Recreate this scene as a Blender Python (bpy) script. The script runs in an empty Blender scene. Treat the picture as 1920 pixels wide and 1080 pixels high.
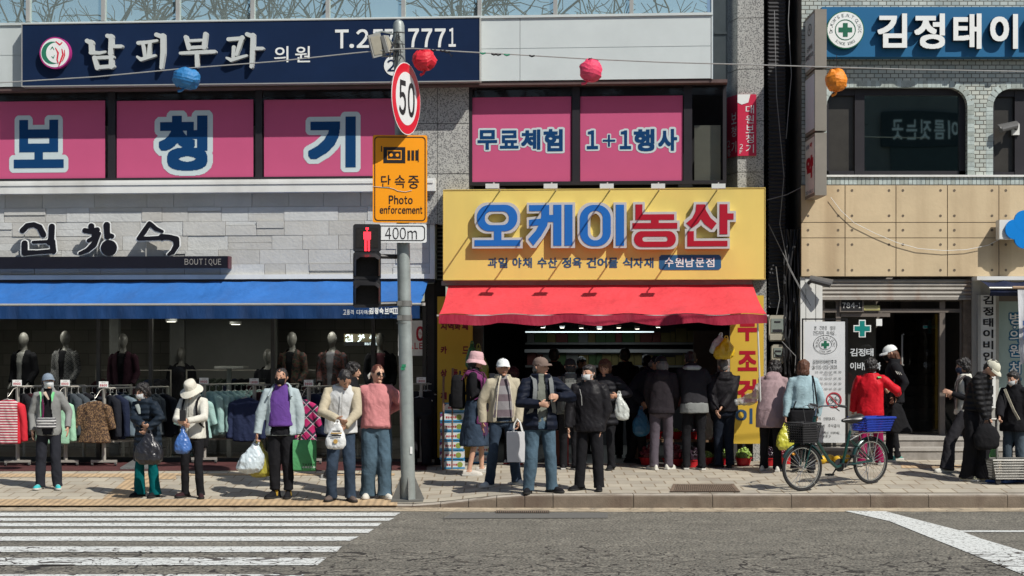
import bpy, bmesh, math, random
import numpy as np
from mathutils import Vector, Matrix, noise
R = math.radians
random.seed(7)
SC = bpy.context.scene
COL = SC.collection
# ---------------------------------------------------------------- camera, sky, sun, exposure
F, YH, CZ = 3400.0, 640.0, 1.906           # focal length in photo pixels, horizon row, eye height
cd = bpy.data.cameras.new('camera'); cam = bpy.data.objects.new('camera', cd); COL.objects.link(cam)
cd.sensor_width = 36; cd.lens = F*36/1920; cd.shift_y = (YH-540)/1920
cd.clip_start = .5; cd.clip_end = 500
cam.location = (0, 0, CZ); cam.rotation_euler = (R(90), 0, 0)
SC.camera = cam
SUN = Vector((.62, -.66, 1.0)).normalized()
w = bpy.data.worlds.new('World'); SC.world = w; w.use_nodes = True
nt = w.node_tree; bg = nt.nodes['Background']
sky = nt.nodes.new('ShaderNodeTexSky'); sky.sky_type = 'NISHITA'; sky.sun_disc = False
sky.sun_elevation = math.asin(SUN.z); sky.sun_rotation = math.atan2(SUN.x, SUN.y)
sky.air_density = 1.0; sky.dust_density = 1.0; sky.ozone_density = 2.0
nt.links.new(sky.outputs[0], bg.inputs[0]); bg.inputs[1].default_value = .075
sl = bpy.data.lights.new('sun', 'SUN'); sl.energy = 4.7; sl.angle = R(.5); sl.color = (1, .955, .875)
so = bpy.data.objects.new('sun', sl); COL.objects.link(so); so.rotation_euler = SUN.to_track_quat('Z', 'Y').to_euler()
so.location = (10, -5, 30)
SC.view_settings.view_transform = 'Standard'; SC.view_settings.look = 'None'
SC.view_settings.exposure = .12; SC.view_settings.gamma = 1; SC.view_settings.use_curve_mapping = False
try:
    SC.cycles.use_denoising = True; SC.cycles.max_bounces = 8; SC.cycles.transparent_max_bounces = 12
    SC.cycles.sample_clamp_indirect = 6
except Exception: pass
BAKE = bpy.data.scenes.new('bake')
def evaluated(o):
    BAKE.collection.objects.link(o); BAKE.view_layers[0].update()
    me = bpy.data.meshes.new_from_object(o.evaluated_get(BAKE.view_layers[0].depsgraph))
    bpy.data.objects.remove(o); return me
# ---------------------------------------------------------------- materials
MATS = {}
def mat(name, col, rough=.7, var=.12, scale=6, bump=0, bscale=40, metal=0, spec=.4, emit=None, dirt=None, stretch=None, coat=0, trans=0, bd=.02, bdist=0):
    """procedural surface: two octaves of colour variation, optional stains and bump"""
    if name in MATS: return MATS[name]
    m = bpy.data.materials.new(name); m.use_nodes = True; n = m.node_tree.nodes; l = m.node_tree.links
    b = n['Principled BSDF']; b.inputs['Roughness'].default_value = rough; b.inputs['Metallic'].default_value = metal
    b.inputs['Specular IOR Level'].default_value = spec
    b.inputs['Coat Weight'].default_value = coat
    tc = n.new('ShaderNodeTexCoord'); mp = n.new('ShaderNodeMapping'); l.new(tc.outputs['Object'], mp.inputs[0])
    if stretch: mp.inputs['Scale'].default_value = stretch
    c = tuple(col)+(1,)
    if var > 0:
        nz = n.new('ShaderNodeTexNoise'); nz.inputs['Scale'].default_value = scale; nz.inputs['Detail'].default_value = 5; nz.inputs['Roughness'].default_value = .65
        l.new(mp.outputs[0], nz.inputs['Vector'])
        r = n.new('ShaderNodeValToRGB'); r.color_ramp.elements[0].position = .3; r.color_ramp.elements[1].position = .7
        r.color_ramp.elements[0].color = tuple(max(0, x*(1-var)) for x in col)+(1,)
        r.color_ramp.elements[1].color = tuple(min(1, x*(1+var)) for x in col)+(1,)
        l.new(nz.outputs['Fac'], r.inputs[0]); out = r.outputs[0]
        if dirt:
            dz = n.new('ShaderNodeTexNoise'); dz.inputs['Scale'].default_value = dirt[1]; dz.inputs['Detail'].default_value = 6
            dm = n.new('ShaderNodeMapping'); dm.inputs['Scale'].default_value = dirt[3] if len(dirt) > 3 else (1, 1, .18)
            l.new(tc.outputs['Object'], dm.inputs[0]); l.new(dm.outputs[0], dz.inputs['Vector'])
            dr = n.new('ShaderNodeValToRGB'); dr.color_ramp.elements[0].position = .5; dr.color_ramp.elements[1].position = .72
            l.new(dz.outputs['Fac'], dr.inputs[0])
            ml = n.new('ShaderNodeMath'); ml.operation = 'MULTIPLY'; ml.inputs[1].default_value = dirt[2]; l.new(dr.outputs[0], ml.inputs[0])
            mx = n.new('ShaderNodeMix'); mx.data_type = 'RGBA'; l.new(ml.outputs[0], mx.inputs[0]); l.new(out, mx.inputs[6]); mx.inputs[7].default_value = tuple(dirt[0])+(1,)
            out = mx.outputs[2]
        l.new(out, b.inputs['Base Color'])
    else: b.inputs['Base Color'].default_value = c
    if bump:
        bz = n.new('ShaderNodeTexNoise'); bz.inputs['Scale'].default_value = bscale; bz.inputs['Detail'].default_value = 4; bz.inputs['Distortion'].default_value = bdist
        l.new(mp.outputs[0], bz.inputs['Vector'])
        bu = n.new('ShaderNodeBump'); bu.inputs['Strength'].default_value = bump; bu.inputs['Distance'].default_value = bd
        l.new(bz.outputs['Fac'], bu.inputs['Height']); l.new(bu.outputs[0], b.inputs['Normal'])
    if emit: b.inputs['Emission Color'].default_value = c; b.inputs['Emission Strength'].default_value = emit
    if trans: b.inputs['Transmission Weight'].default_value = trans
    MATS[name] = m; return m
def nodes(m): return m.node_tree.nodes, m.node_tree.links, m.node_tree.nodes['Principled BSDF']
def glass(name, tint, refl=1.0, rough=.02, ior=1.5, opac=0.0, ocol=(0, 0, 0)):
    """thin window pane: clear tinted film plus fresnel mirror"""
    if name in MATS: return MATS[name]
    m = bpy.data.materials.new(name); m.use_nodes = True; n = m.node_tree.nodes; l = m.node_tree.links; n.clear()
    o = n.new('ShaderNodeOutputMaterial'); t = n.new('ShaderNodeBsdfTransparent'); t.inputs[0].default_value = tuple(tint)+(1,)
    g = n.new('ShaderNodeBsdfGlossy'); g.inputs['Roughness'].default_value = rough
    fr = n.new('ShaderNodeFresnel'); fr.inputs[0].default_value = ior
    mu = n.new('ShaderNodeMath'); mu.operation = 'MULTIPLY'; mu.use_clamp = True; mu.inputs[1].default_value = refl; l.new(fr.outputs[0], mu.inputs[0])
    mx = n.new('ShaderNodeMixShader'); l.new(mu.outputs[0], mx.inputs[0]); l.new(g.outputs[0], mx.inputs[2])
    if opac:
        d = n.new('ShaderNodeBsdfDiffuse'); d.inputs[0].default_value = tuple(ocol)+(1,)
        m2 = n.new('ShaderNodeMixShader'); m2.inputs[0].default_value = opac; l.new(t.outputs[0], m2.inputs[1]); l.new(d.outputs[0], m2.inputs[2]); l.new(m2.outputs[0], mx.inputs[1])
    else: l.new(t.outputs[0], mx.inputs[1])
    l.new(mx.outputs[0], o.inputs[0]); MATS[name] = m; return m
def emis(name, col, s):
    return mat(name, col, emit=s, var=0)
# ---------------------------------------------------------------- frames: from a photo pixel and a real depth to a place
class Frame:
    def __init__(f, ox, oy, ang):
        f.o = (ox, oy); f.a = ang; f.e = (math.cos(ang), math.sin(ang)); f.d = (-math.sin(ang), math.cos(ang))
    def s(f, px, y=0):
        u = (px-960)/F
        return (u*(f.o[1]+y*f.d[1])-f.o[0]-y*f.d[0])/(f.e[0]-u*f.e[1])
    def z(f, py, px, y=0):
        return CZ+(YH-py)*(f.o[1]+f.s(px, y)*f.e[1]+y*f.d[1])/F
    def rect(f, x0, y0, x1, y1, y=0):
        xc = (x0+x1)/2
        return f.s(x0, y), f.s(x1, y), f.z(y1, xc, y), f.z(y0, xc, y)
    def world(f, s, y, z): return Vector((f.o[0]+s*f.e[0]+y*f.d[0], f.o[1]+s*f.e[1]+y*f.d[1], z))
BM = .083
L = Frame(475/F*26.4, 26.4, -math.atan(BM))       # the left block stands slightly turned to the street
RB = Frame(0, 26.4, 0)                             # the right building faces it square
G0 = Frame(0, 0, 0)
# ---------------------------------------------------------------- mesh builder
class MB:
    def __init__(s): s.v = []; s.f = []; s.m = []
    def add(s, vs, fs, m=0):
        k = len(s.v); s.v += [tuple(p) for p in vs]; s.f += [tuple(i+k for i in f) for f in fs]; s.m += [m]*len(fs); return s
    def box(s, x0, x1, y0, y1, z0, z1, m=0):
        return s.add([(x0,y0,z0),(x1,y0,z0),(x1,y1,z0),(x0,y1,z0),(x0,y0,z1),(x1,y0,z1),(x1,y1,z1),(x0,y1,z1)],
              [(0,1,5,4),(1,2,6,5),(2,3,7,6),(3,0,4,7),(4,5,6,7),(3,2,1,0)], m)
    def prism(s, poly, y0, y1, m=0):                # polygon in x,z swept in depth
        n = len(poly); vs = [(x, y0, z) for x, z in poly]+[(x, y1, z) for x, z in poly]
        a = sum(poly[i][0]*poly[(i+1)%n][1]-poly[(i+1)%n][0]*poly[i][1] for i in range(n))
        fr = list(range(n)) if a > 0 else list(range(n))[::-1]
        fs = [tuple(fr), tuple(i+n for i in fr[::-1])]
        for i in range(n):
            p, q = fr[i], fr[(i+1)%n]; fs.append((q, p, p+n, q+n))
        return s.add(vs, fs, m)
    def quad(s, a, b, c, d, m=0): return s.add([a, b, c, d], [(0,1,2,3)], m)
    def loft(s, rings, m=0, cap=True, closed=True):
        n = len(rings[0]); vs = [p for r in rings for p in r]; fs = []
        for i in range(len(rings)-1):
            for j in range(n if closed else n-1):
                k = (j+1)%n; fs.append((i*n+j, i*n+k, (i+1)*n+k, (i+1)*n+j))
        if cap and closed: fs += [tuple(range(n))[::-1], tuple(range((len(rings)-1)*n, len(rings)*n))]
        return s.add(vs, fs, m)
    def tube(s, pts, r, n=8, m=0, cap=True):
        pts = [Vector(p) for p in pts]; rs = r if isinstance(r, list) else [r]*len(pts)
        rings = []; u = None
        for i, p in enumerate(pts):
            t = (pts[min(i+1, len(pts)-1)]-pts[max(i-1, 0)]).normalized()
            if u is None: u = t.orthogonal().normalized()
            u = (u-t*u.dot(t)); u = u.normalized() if u.length > 1e-6 else t.orthogonal().normalized()
            v = t.cross(u); q = rs[i] if isinstance(rs[i], (tuple, list)) else (rs[i], rs[i])
            rings.append([p+u*q[0]*math.cos(2*math.pi*k/n)+v*q[1]*math.sin(2*math.pi*k/n) for k in range(n)])
        return s.loft(rings, m, cap)
    def ell(s, c, r, nu=16, nv=10, m=0, rot=None, fn=None):
        c = Vector(c); rings = []
        for i in range(nv+1):
            th = math.pi*(i/nv if 0 < i < nv else (.02 if i == 0 else .98))
            if i == 0: th = .03
            if i == nv: th = math.pi-.03
            ring = []
            for j in range(nu):
                ph = 2*math.pi*j/nu; p = Vector((r[0]*math.sin(th)*math.cos(ph), r[1]*math.sin(th)*math.sin(ph), -r[2]*math.cos(th)))
                if fn: p = fn(p)
                if rot: p = rot @ p
                ring.append(c+p)
            rings.append(ring)
        return s.loft(rings, m)
    def disc(s, c, r, y0, y1, n=32, m=0): return s.prism([(c[0]+r*math.cos(2*math.pi*k/n), c[1]+r*math.sin(2*math.pi*k/n)) for k in range(n)], y0, y1, m)
    def ring(s, c, r0, r1, y0, y1, n=40, m=0):
        for k in range(n):
            a, b = 2*math.pi*k/n, 2*math.pi*(k+1)/n
            P = [(c[0]+r*math.cos(t), c[1]+r*math.sin(t)) for r, t in ((r0,a),(r1,a),(r1,b),(r0,b))]
            s.prism(P, y0, y1, m)
        return s
    def lathe(s, prof, c=(0,0,0), n=16, m=0, cap=True):
        return s.loft([[(c[0]+r*math.cos(2*math.pi*k/n), c[1]+r*math.sin(2*math.pi*k/n), c[2]+z) for k in range(n)] for r, z in prof], m, cap)
    def xf(s, M):
        s.v = [tuple(M @ Vector(p)) for p in s.v]; return s
    def merge(s, o, dm=0): return s.add(o.v, o.f, 0) if dm == 0 and not any(o.m) else s._mm(o, dm)
    def _mm(s, o, dm):
        k = len(s.v); s.v += o.v; s.f += [tuple(i+k for i in f) for f in o.f]; s.m += [i+dm for i in o.m]; return s
    def mesh(s, name, mats, base=(0,0,0), smooth=.6):
        me = bpy.data.meshes.new(name); b = Vector(base)
        me.from_pydata([Vector(p)-b for p in s.v], [], s.f); 
        for x in (mats if isinstance(mats, (list, tuple)) else [mats]): me.materials.append(x)
        if any(s.m): me.polygons.foreach_set('material_index', s.m)
        if smooth:
            me.polygons.foreach_set('use_smooth', [True]*len(s.f)); me.set_sharp_from_angle(angle=smooth)
        me.update(); return me
def tag(o, label=None, cat=None, group=None, kind=None):
    if label: o['label'] = label
    if cat: o['category'] = cat
    if group: o['group'] = group
    if kind: o['kind'] = kind
    return o
class Thing:
    """an Empty at a thing's base; its parts are built in the coordinates of a frame (or of the thing itself)"""
    def __init__(t, name, label, cat, base=(0,0,0), frame=G0, group=None, rotz=0, local=False):
        t.o = bpy.data.objects.new(name, None); t.o.empty_display_size = .1; COL.objects.link(t.o)
        t.o.location = frame.world(*base); t.o.rotation_euler = (0, 0, frame.a+rotz)
        t.base = (0,0,0) if local else base; tag(t.o, label, cat, group)
    def part(t, name, mb, mats, parent=None, smooth=.6, label=None):
        me = mb if isinstance(mb, bpy.types.Mesh) else mb.mesh(name, mats, t.base, smooth)
        o = bpy.data.objects.new(name, me); COL.objects.link(o); o.parent = parent or t.o
        if label: o['label'] = label
        return o
def solo(name, mb, mats, label, cat, frame=G0, group=None, smooth=.6, kind=None):
    v = np.array([tuple(p) for p in mb.v]); b = ((v[:,0].min()+v[:,0].max())/2, (v[:,1].min()+v[:,1].max())/2, v[:,2].min())
    o = bpy.data.objects.new(name, mb.mesh(name, mats, b, smooth)); COL.objects.link(o)
    o.location = frame.world(*b); o.rotation_euler = (0, 0, frame.a); return tag(o, label, cat, group, kind)
def struct(name, mb, mats, frame=G0, smooth=.6):
    o = bpy.data.objects.new(name, mb.mesh(name, mats, (0,0,0), smooth)); COL.objects.link(o)
    o.location = (frame.o[0], frame.o[1], 0); o.rotation_euler = (0,0,frame.a); o['kind'] = 'structure'; return o
def dup(root, loc, rotz=None, label=None, group=None, scale=None):
    r = root.copy(); COL.objects.link(r); r.location = loc
    if rotz is not None: r.rotation_euler = (0,0,rotz)
    if label: r['label'] = label
    if group: r['group'] = group
    if scale: r.scale = scale
    for ch in list(root.children):
        c = ch.copy(); COL.objects.link(c); c.parent = r
        for g in list(ch.children):
            d = g.copy(); COL.objects.link(d); d.parent = c
    return r
# ---------------------------------------------------------------- lettering: a glyph drawn on a fine grid, thickened as needed
def full(ch):
    return chr(ord(ch)+0xFEE0) if 33 <= ord(ch) <= 126 else ch
_RC = {}
def glyph(txt, N=96, wide=True):
    """boolean raster (rows from the top) of a text, cropped to its ink"""
    key = (txt, N, wide)
    if key in _RC: return _RC[key]
    c = bpy.data.curves.new('t', 'FONT'); c.body = ''.join(full(k) for k in txt) if wide else txt; c.resolution_u = 4; c.fill_mode = 'FRONT'
    o = bpy.data.objects.new('t', c); me = evaluated(o); bpy.data.curves.remove(c)
    me.calc_loop_triangles(); V = np.array([v.co[:2] for v in me.vertices]); T = np.array([t.vertices[:] for t in me.loop_triangles])
    lo, hi = V.min(0), V.max(0); h = hi[1]-lo[1]; k = N/max(h, .3); W = int((hi[0]-lo[0])*k)+1; H = int(h*k)+1
    A = np.zeros((H, W), bool); P = (V-lo)*k
    for t in T:
        a, b, d = P[t]; x0, x1 = int(max(0, min(a[0],b[0],d[0]))), int(max(a[0],b[0],d[0]))+1; y0, y1 = int(max(0, min(a[1],b[1],d[1]))), int(max(a[1],b[1],d[1]))+1
        X, Y = np.meshgrid(np.arange(x0, min(x1, W))+.5, np.arange(y0, min(y1, H))+.5)
        s1 = (b[0]-a[0])*(Y-a[1])-(b[1]-a[1])*(X-a[0]); s2 = (d[0]-b[0])*(Y-b[1])-(d[1]-b[1])*(X-b[0]); s3 = (a[0]-d[0])*(Y-d[1])-(a[1]-d[1])*(X-d[0])
        ins = ((s1 >= 0)&(s2 >= 0)&(s3 >= 0))|((s1 <= 0)&(s2 <= 0)&(s3 <= 0))
        A[y0:y0+ins.shape[0], x0:x0+ins.shape[1]] |= ins
    bpy.data.meshes.remove(me); _RC[key] = A; return A
def dilate(A, rx, ry=None, sq=False):
    ry = rx if ry is None else ry; px, py = int(math.ceil(rx)), int(math.ceil(ry))
    B = np.zeros((A.shape[0]+2*py, A.shape[1]+2*px), bool)
    for dy in range(-py, py+1):
        q = 1-(dy/ry)**2 if ry > 0 else 1
        if q < 0: continue
        kx = int(rx) if sq else int(rx*math.sqrt(q))
        C = np.zeros((A.shape[0], B.shape[1]), bool)
        for dx in range(-kx, kx+1): C[:, px+dx:px+dx+A.shape[1]] |= A
        B[py+dy:py+dy+A.shape[0]] |= C
    return B
def spans(A):
    out = {}; done = []
    for r in range(A.shape[0]):
        d = np.diff(np.concatenate(([0], A[r].astype(int), [0]))); st = np.where(d == 1)[0]; en = np.where(d == -1)[0]; cur = {}
        for a, b in zip(st, en):
            cur[(a, b)] = out.pop((a, b), r)
        done += [(k[0], k[1], v, r) for k, v in out.items()]; out = cur
    return done+[(k[0], k[1], v, A.shape[0]) for k, v in out.items()]
def text(mb, txt, s0, s1, z0, z1, y, bold=0.0, out=0.0, depth=0.0, m=0, wide=True, N=96, sq=False):
    """letters fitted to a box; bold / out are stroke growth as a share of the letter height. The ink without `out` fills the box."""
    A = glyph(txt, N, wide); H0 = A.shape[0]
    # several letters on one line share the height of their tallest
    if bold: A = dilate(A, bold*H0*.5, None, True)
    H, W = A.shape; kx, kz = (s1-s0)/W, (z1-z0)/H; ox = oz = 0
    if out:
        rz = out*H; rx = rz*kz/kx; B = dilate(A, rx, rz, sq); ox = (B.shape[1]-W)/2; oz = (B.shape[0]-H)/2; A = B
    for a, b, r0, r1 in spans(A):
        x0, x1, w0, w1 = s0+(a-ox)*kx, s0+(b-ox)*kx, z0+(r0-oz)*kz, z0+(r1-oz)*kz
        if depth: mb.box(x0, x1, y, y+depth, w0, w1, m)
        else: mb.quad((x0,y,w0),(x1,y,w0),(x1,y,w1),(x0,y,w1), m)
    return mb
def ptext(mb, fr, txt, x0, y0, x1, y1, y, **k):
    s0, s1, z0, z1 = fr.rect(x0, y0, x1, y1, y); return text(mb, txt, s0, s1, z0, z1, y, **k)
def stroke(mb, fr, pts, y, depth=.02, m=0, grow=0.0, n=10):
    """a brush stroke given as photo pixels with a half-width each: rounded, filled, with real thickness"""
    P = [(fr.s(p[0], y), fr.z(p[1], p[0], y), p[2]) for p in pts]; k = abs(fr.s(1000, y)-fr.s(1001, y)); P = [(a, b, r*k+grow) for a, b, r in P]
    q = []
    for i in range(len(P)-1):
        for j in range(6): t = j/6; q.append(tuple(P[i][c]*(1-t)+P[i+1][c]*t for c in range(3)))
    q.append(P[-1]); Lf, Rt = [], []
    for i, p in enumerate(q):
        a, b = q[max(i-1, 0)], q[min(i+1, len(q)-1)]; dx, dz = b[0]-a[0], b[1]-a[1]; d = math.hypot(dx, dz) or 1
        Lf.append((p[0]-dz/d*p[2], p[1]+dx/d*p[2])); Rt.append((p[0]+dz/d*p[2], p[1]-dx/d*p[2]))
    def capp(p, o, sgn):
        a0 = math.atan2(Lf[o][1]-p[1], Lf[o][0]-p[0]); return [(p[0]+p[2]*math.cos(a0+sgn*math.pi*j/n), p[1]+p[2]*math.sin(a0+sgn*math.pi*j/n)) for j in range(1, n)]
    e = capp(q[-1], -1, -1); b = capp(q[0], 0, 1)
    K = len(q); rim = Lf+e+Rt[::-1]+b[::-1]; off = len(rim)
    vs = [(x, y, z) for x, z in rim]+[(x, y+depth, z) for x, z in rim]; fs = []
    nE = len(e)
    rt = lambda i: K+nE+(K-1-i)
    for i in range(K-1): fs.append((i, i+1, rt(i+1), rt(i)))
    fs.append(tuple([K-1]+list(range(K, K+nE))+[rt(K-1)])); fs.append(tuple([rt(0)]+list(range(K+nE+K, off))+[0]))
    for i in range(off): fs.append((i, (i+1)%off, (i+1)%off+off, i+off))
    return mb.add(vs, fs, m)
class Mask:
    """shapes drawn on a fine grid in photo pixels, joined without seams, then cut into real solid letters"""
    def __init__(k, x0, y0, x1, y1, res=4.0):
        k.x0, k.y1, k.res = x0-8, y1+8, res; k.A = np.zeros((int((y1-y0+16)*res), int((x1-x0+16)*res)), bool); H, W = k.A.shape
        k.X, k.Y = np.meshgrid(k.x0+(np.arange(W)+.5)/res, k.y1-(np.arange(H)+.5)/res)
    def rr(k, x0, y0, x1, y1, r=0, on=True):
        cx, cy = np.clip(k.X, x0+r, x1-r), np.clip(k.Y, y0+r, y1-r); k.A[np.hypot(k.X-cx, k.Y-cy) <= max(r, 1e-3)] = on; return k
    def poly(k, P):
        ins = np.zeros_like(k.A)
        for (a, b), (c, d) in zip(P, P[1:]+P[:1]):
            if b != d: ins ^= ((b > k.Y) != (d > k.Y)) & (k.X < (c-a)*(k.Y-b)/(d-b)+a)
        k.A |= ins; return k
    def brush(k, S, grow=0):
        for P in S:
            for (a, b, r), (c, d, q) in zip(P, P[1:]):
                L2 = max((c-a)**2+(d-b)**2, 1e-6); t = np.clip(((k.X-a)*(c-a)+(k.Y-b)*(d-b))/L2, 0, 1)
                k.A |= np.hypot(k.X-a-t*(c-a), k.Y-b-t*(d-b)) <= r+(q-r)*t+grow
        return k
    def emit(k, mb, fr, y, depth, m=0, grow=0, sq=False):
        A, o = k.A, 0
        if grow: A = dilate(A, grow*k.res, None, sq); o = int(math.ceil(grow*k.res))
        xc = k.x0+k.A.shape[1]/k.res/2
        for a, b, r0, r1 in spans(A): mb.box(fr.s(k.x0+(a-o)/k.res, y), fr.s(k.x0+(b-o)/k.res, y), y, y+depth, fr.z(k.y1-(r0-o)/k.res, xc, y), fr.z(k.y1-(r1-o)/k.res, xc, y), m)
        return mb
# ================================================================ ground
def sstep(a, b, x):
    t = min(1, max(0, (x-a)/(b-a))); return t*t*(3-2*t)
def kerb_y(X): return 22.5+.03*max(0, -X)
def kerb_z(X): return -.135*(1-sstep(-1.35, .3, X))
def gz(X, Y):
    rb = .14*sstep(2.6, 5.2, X)
    t = (Y-kerb_y(X))/3.8; w_ = sstep(-1.35, .3, X)
    return (-.135+.215*t)*(1-w_)+((.12+rb)*t)*w_
def rz(Y): return -.165+.018*(22.5-max(Y, 13.5))
def on_walk(px, py):
    """the pavement point seen at a photo pixel"""
    Y = 24.
    for _ in range(40):
        X = (px-960)/F*Y; Y += .6*((CZ-gz(X, Y))*F/(py-YH)-Y)
        Y = max(20, min(27, Y))
    X = (px-960)/F*Y; return Vector((X, Y, gz(X, Y)))
def on_road(px, py):
    Y = 18.
    for _ in range(60): Y += .5*((CZ-rz(Y))*F/(py-YH)-Y)
    return Vector(((px-960)/F*Y, Y, rz(Y)))
# asphalt: aggregate speckle, wheel-worn bands and a crack net in the outer lane
m = mat('asphalt', (.165, .158, .138), .85, .22, 1.6, 0); n_, l_, b_ = nodes(m)
tc = n_.new('ShaderNodeTexCoord'); base_out = b_.inputs['Base Color'].links[0].from_socket
sp = n_.new('ShaderNodeTexNoise'); sp.inputs['Scale'].default_value = 42; sp.inputs['Detail'].default_value = 3; l_.new(tc.outputs['Object'], sp.inputs[0])
sr = n_.new('ShaderNodeValToRGB'); sr.color_ramp.elements[0].position = .36; sr.color_ramp.elements[0].color = (.22,.22,.22,1); sr.color_ramp.elements[1].position = .68; sr.color_ramp.elements[1].color = (1.7,1.65,1.55,1); l_.new(sp.outputs[0], sr.inputs[0])
mu = n_.new('ShaderNodeMix'); mu.data_type = 'RGBA'; mu.blend_type = 'MULTIPLY'; mu.inputs[0].default_value = 1; l_.new(base_out, mu.inputs[6]); l_.new(sr.outputs[0], mu.inputs[7])
def crack_net(n_, l_, tc, thr=.026, scale=3.6):
    wz = n_.new('ShaderNodeTexNoise'); wz.inputs['Scale'].default_value = 3; l_.new(tc.outputs['Object'], wz.inputs[0])
    wa = n_.new('ShaderNodeVectorMath'); wa.operation = 'MULTIPLY_ADD'; wa.inputs[1].default_value = (.5,.5,0); l_.new(wz.outputs['Color'], wa.inputs[0]); l_.new(tc.outputs['Object'], wa.inputs[2])
    vo = n_.new('ShaderNodeTexVoronoi'); vo.feature = 'DISTANCE_TO_EDGE'; vo.inputs['Scale'].default_value = scale; l_.new(wa.outputs[0], vo.inputs['Vector'])
    ck = n_.new('ShaderNodeMath'); ck.operation = 'LESS_THAN'; l_.new(vo.outputs['Distance'], ck.inputs[0])
    # where the net is: patchy, and only in the worn lane away from the kerb
    pn = n_.new('ShaderNodeTexNoise'); pn.inputs['Scale'].default_value = .8; pn.inputs['Detail'].default_value = 6; pn.inputs['Roughness'].default_value = .7; l_.new(tc.outputs['Object'], pn.inputs[0])
    sx = n_.new('ShaderNodeSeparateXYZ'); l_.new(tc.outputs['Object'], sx.inputs[0])
    mr = n_.new('ShaderNodeMapRange'); mr.inputs[1].default_value = 19.2; mr.inputs[2].default_value = 16.6; mr.inputs[3].default_value = -.5; mr.inputs[4].default_value = .05; l_.new(sx.outputs[1], mr.inputs[0])
    ad = n_.new('ShaderNodeMath'); ad.operation = 'ADD'; l_.new(pn.outputs[0], ad.inputs[0]); l_.new(mr.outputs[0], ad.inputs[1])
    mk = n_.new('ShaderNodeMapRange'); mk.inputs[1].default_value = .34; mk.inputs[2].default_value = .62; mk.inputs[3].default_value = 0; mk.inputs[4].default_value = thr*1.6; l_.new(ad.outputs[0], mk.inputs[0])
    l_.new(mk.outputs[0], ck.inputs[1]); return ck
ck = crack_net(n_, l_, tc)
mc = n_.new('ShaderNodeMix'); mc.data_type = 'RGBA'; l_.new(ck.outputs[0], mc.inputs[0]); l_.new(mu.outputs[2], mc.inputs[6]); mc.inputs[7].default_value = (.028,.024,.02,1)
l_.new(mc.outputs[2], b_.inputs['Base Color'])
bu = n_.new('ShaderNodeBump'); bu.inputs['Strength'].default_value = .5; bu.inputs['Distance'].default_value = .012; l_.new(sp.outputs[0], bu.inputs['Height']); l_.new(bu.outputs[0], b_.inputs['Normal'])
M_asph = m
def paint(name, col, worn=.035):
    m = mat(name, col, .7, .06, 5); n_, l_, b_ = nodes(m); src = b_.inputs['Base Color'].links[0].from_socket
    tc = n_.new('ShaderNodeTexCoord'); ck = crack_net(n_, l_, tc, .03)
    wn = n_.new('ShaderNodeTexNoise'); wn.inputs['Scale'].default_value = 30; wn.inputs['Detail'].default_value = 5; l_.new(tc.outputs['Object'], wn.inputs[0])
    lt = n_.new('ShaderNodeMath'); lt.operation = 'LESS_THAN'; lt.inputs[1].default_value = .40; l_.new(wn.outputs[0], lt.inputs[0])
    mx = n_.new('ShaderNodeMath'); mx.operation = 'MAXIMUM'; l_.new(ck.outputs[0], mx.inputs[0]); l_.new(lt.outputs[0], mx.inputs[1])
    mc = n_.new('ShaderNodeMix'); mc.data_type = 'RGBA'; l_.new(mx.outputs[0], mc.inputs[0]); l_.new(src, mc.inputs[6]); mc.inputs[7].default_value = (.07,.062,.055,1); l_.new(mc.outputs[2], b_.inputs['Base Color']); return m
M_paint = paint('road_paint', (.60,.62,.60))
M_soil = mat('soil', (.14,.12,.09), .95, .2, 1)
mb = MB(); mb.quad((-160,-120,-.6),(160,-120,-.6),(160,160,-.6),(-160,160,-.6)); struct('ground', mb, M_soil, smooth=0)
mb = MB(); ys = [-14, 0, 8, 13.5, 16, 19, 21, 22.1]
mb.loft([[(x, y, rz(y)) for x in (-60,-20,-6,0,6,20,60)] for y in ys], cap=False, closed=False); struct('road', mb, M_asph, smooth=0)
# sandy gutter strip along the kerb
M_gut = mat('gutter_sand', (.40,.33,.235), .95, .3, 5, .5, 60, dirt=((.10,.09,.075), 9, .7, (1,1,1)))
mb = MB(); xs = [-60+.75*i for i in range(161)]
mb.loft([[(x, kerb_y(x)-.60+.03*math.sin(x*3.1)+.025*math.sin(x*7.7), rz(22.1)-.004) for x in xs], [(x, kerb_y(x)-.2, -.163) for x in xs], [(x, kerb_y(x)+.05, -.158) for x in xs]], cap=False, closed=False)
for v in range(len(xs)):
    x, y, z = mb.v[v]; mb.v[v] = (x, y, rz(y)+.004)
struct('gutter', mb, M_gut, smooth=0)
# asphalt patch beside the kerb, darker and newer
mb = MB(); P = [on_road(*p) for p in ((830,973),(1140,972),(1140,962),(852,962))]
mb.add([p+Vector((0,0,.006)) for p in P], [(0,1,2,3)]); struct('road_patch', mb, mat('new_asphalt', (.125,.122,.112), .85, .2, 30), smooth=0)
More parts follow.
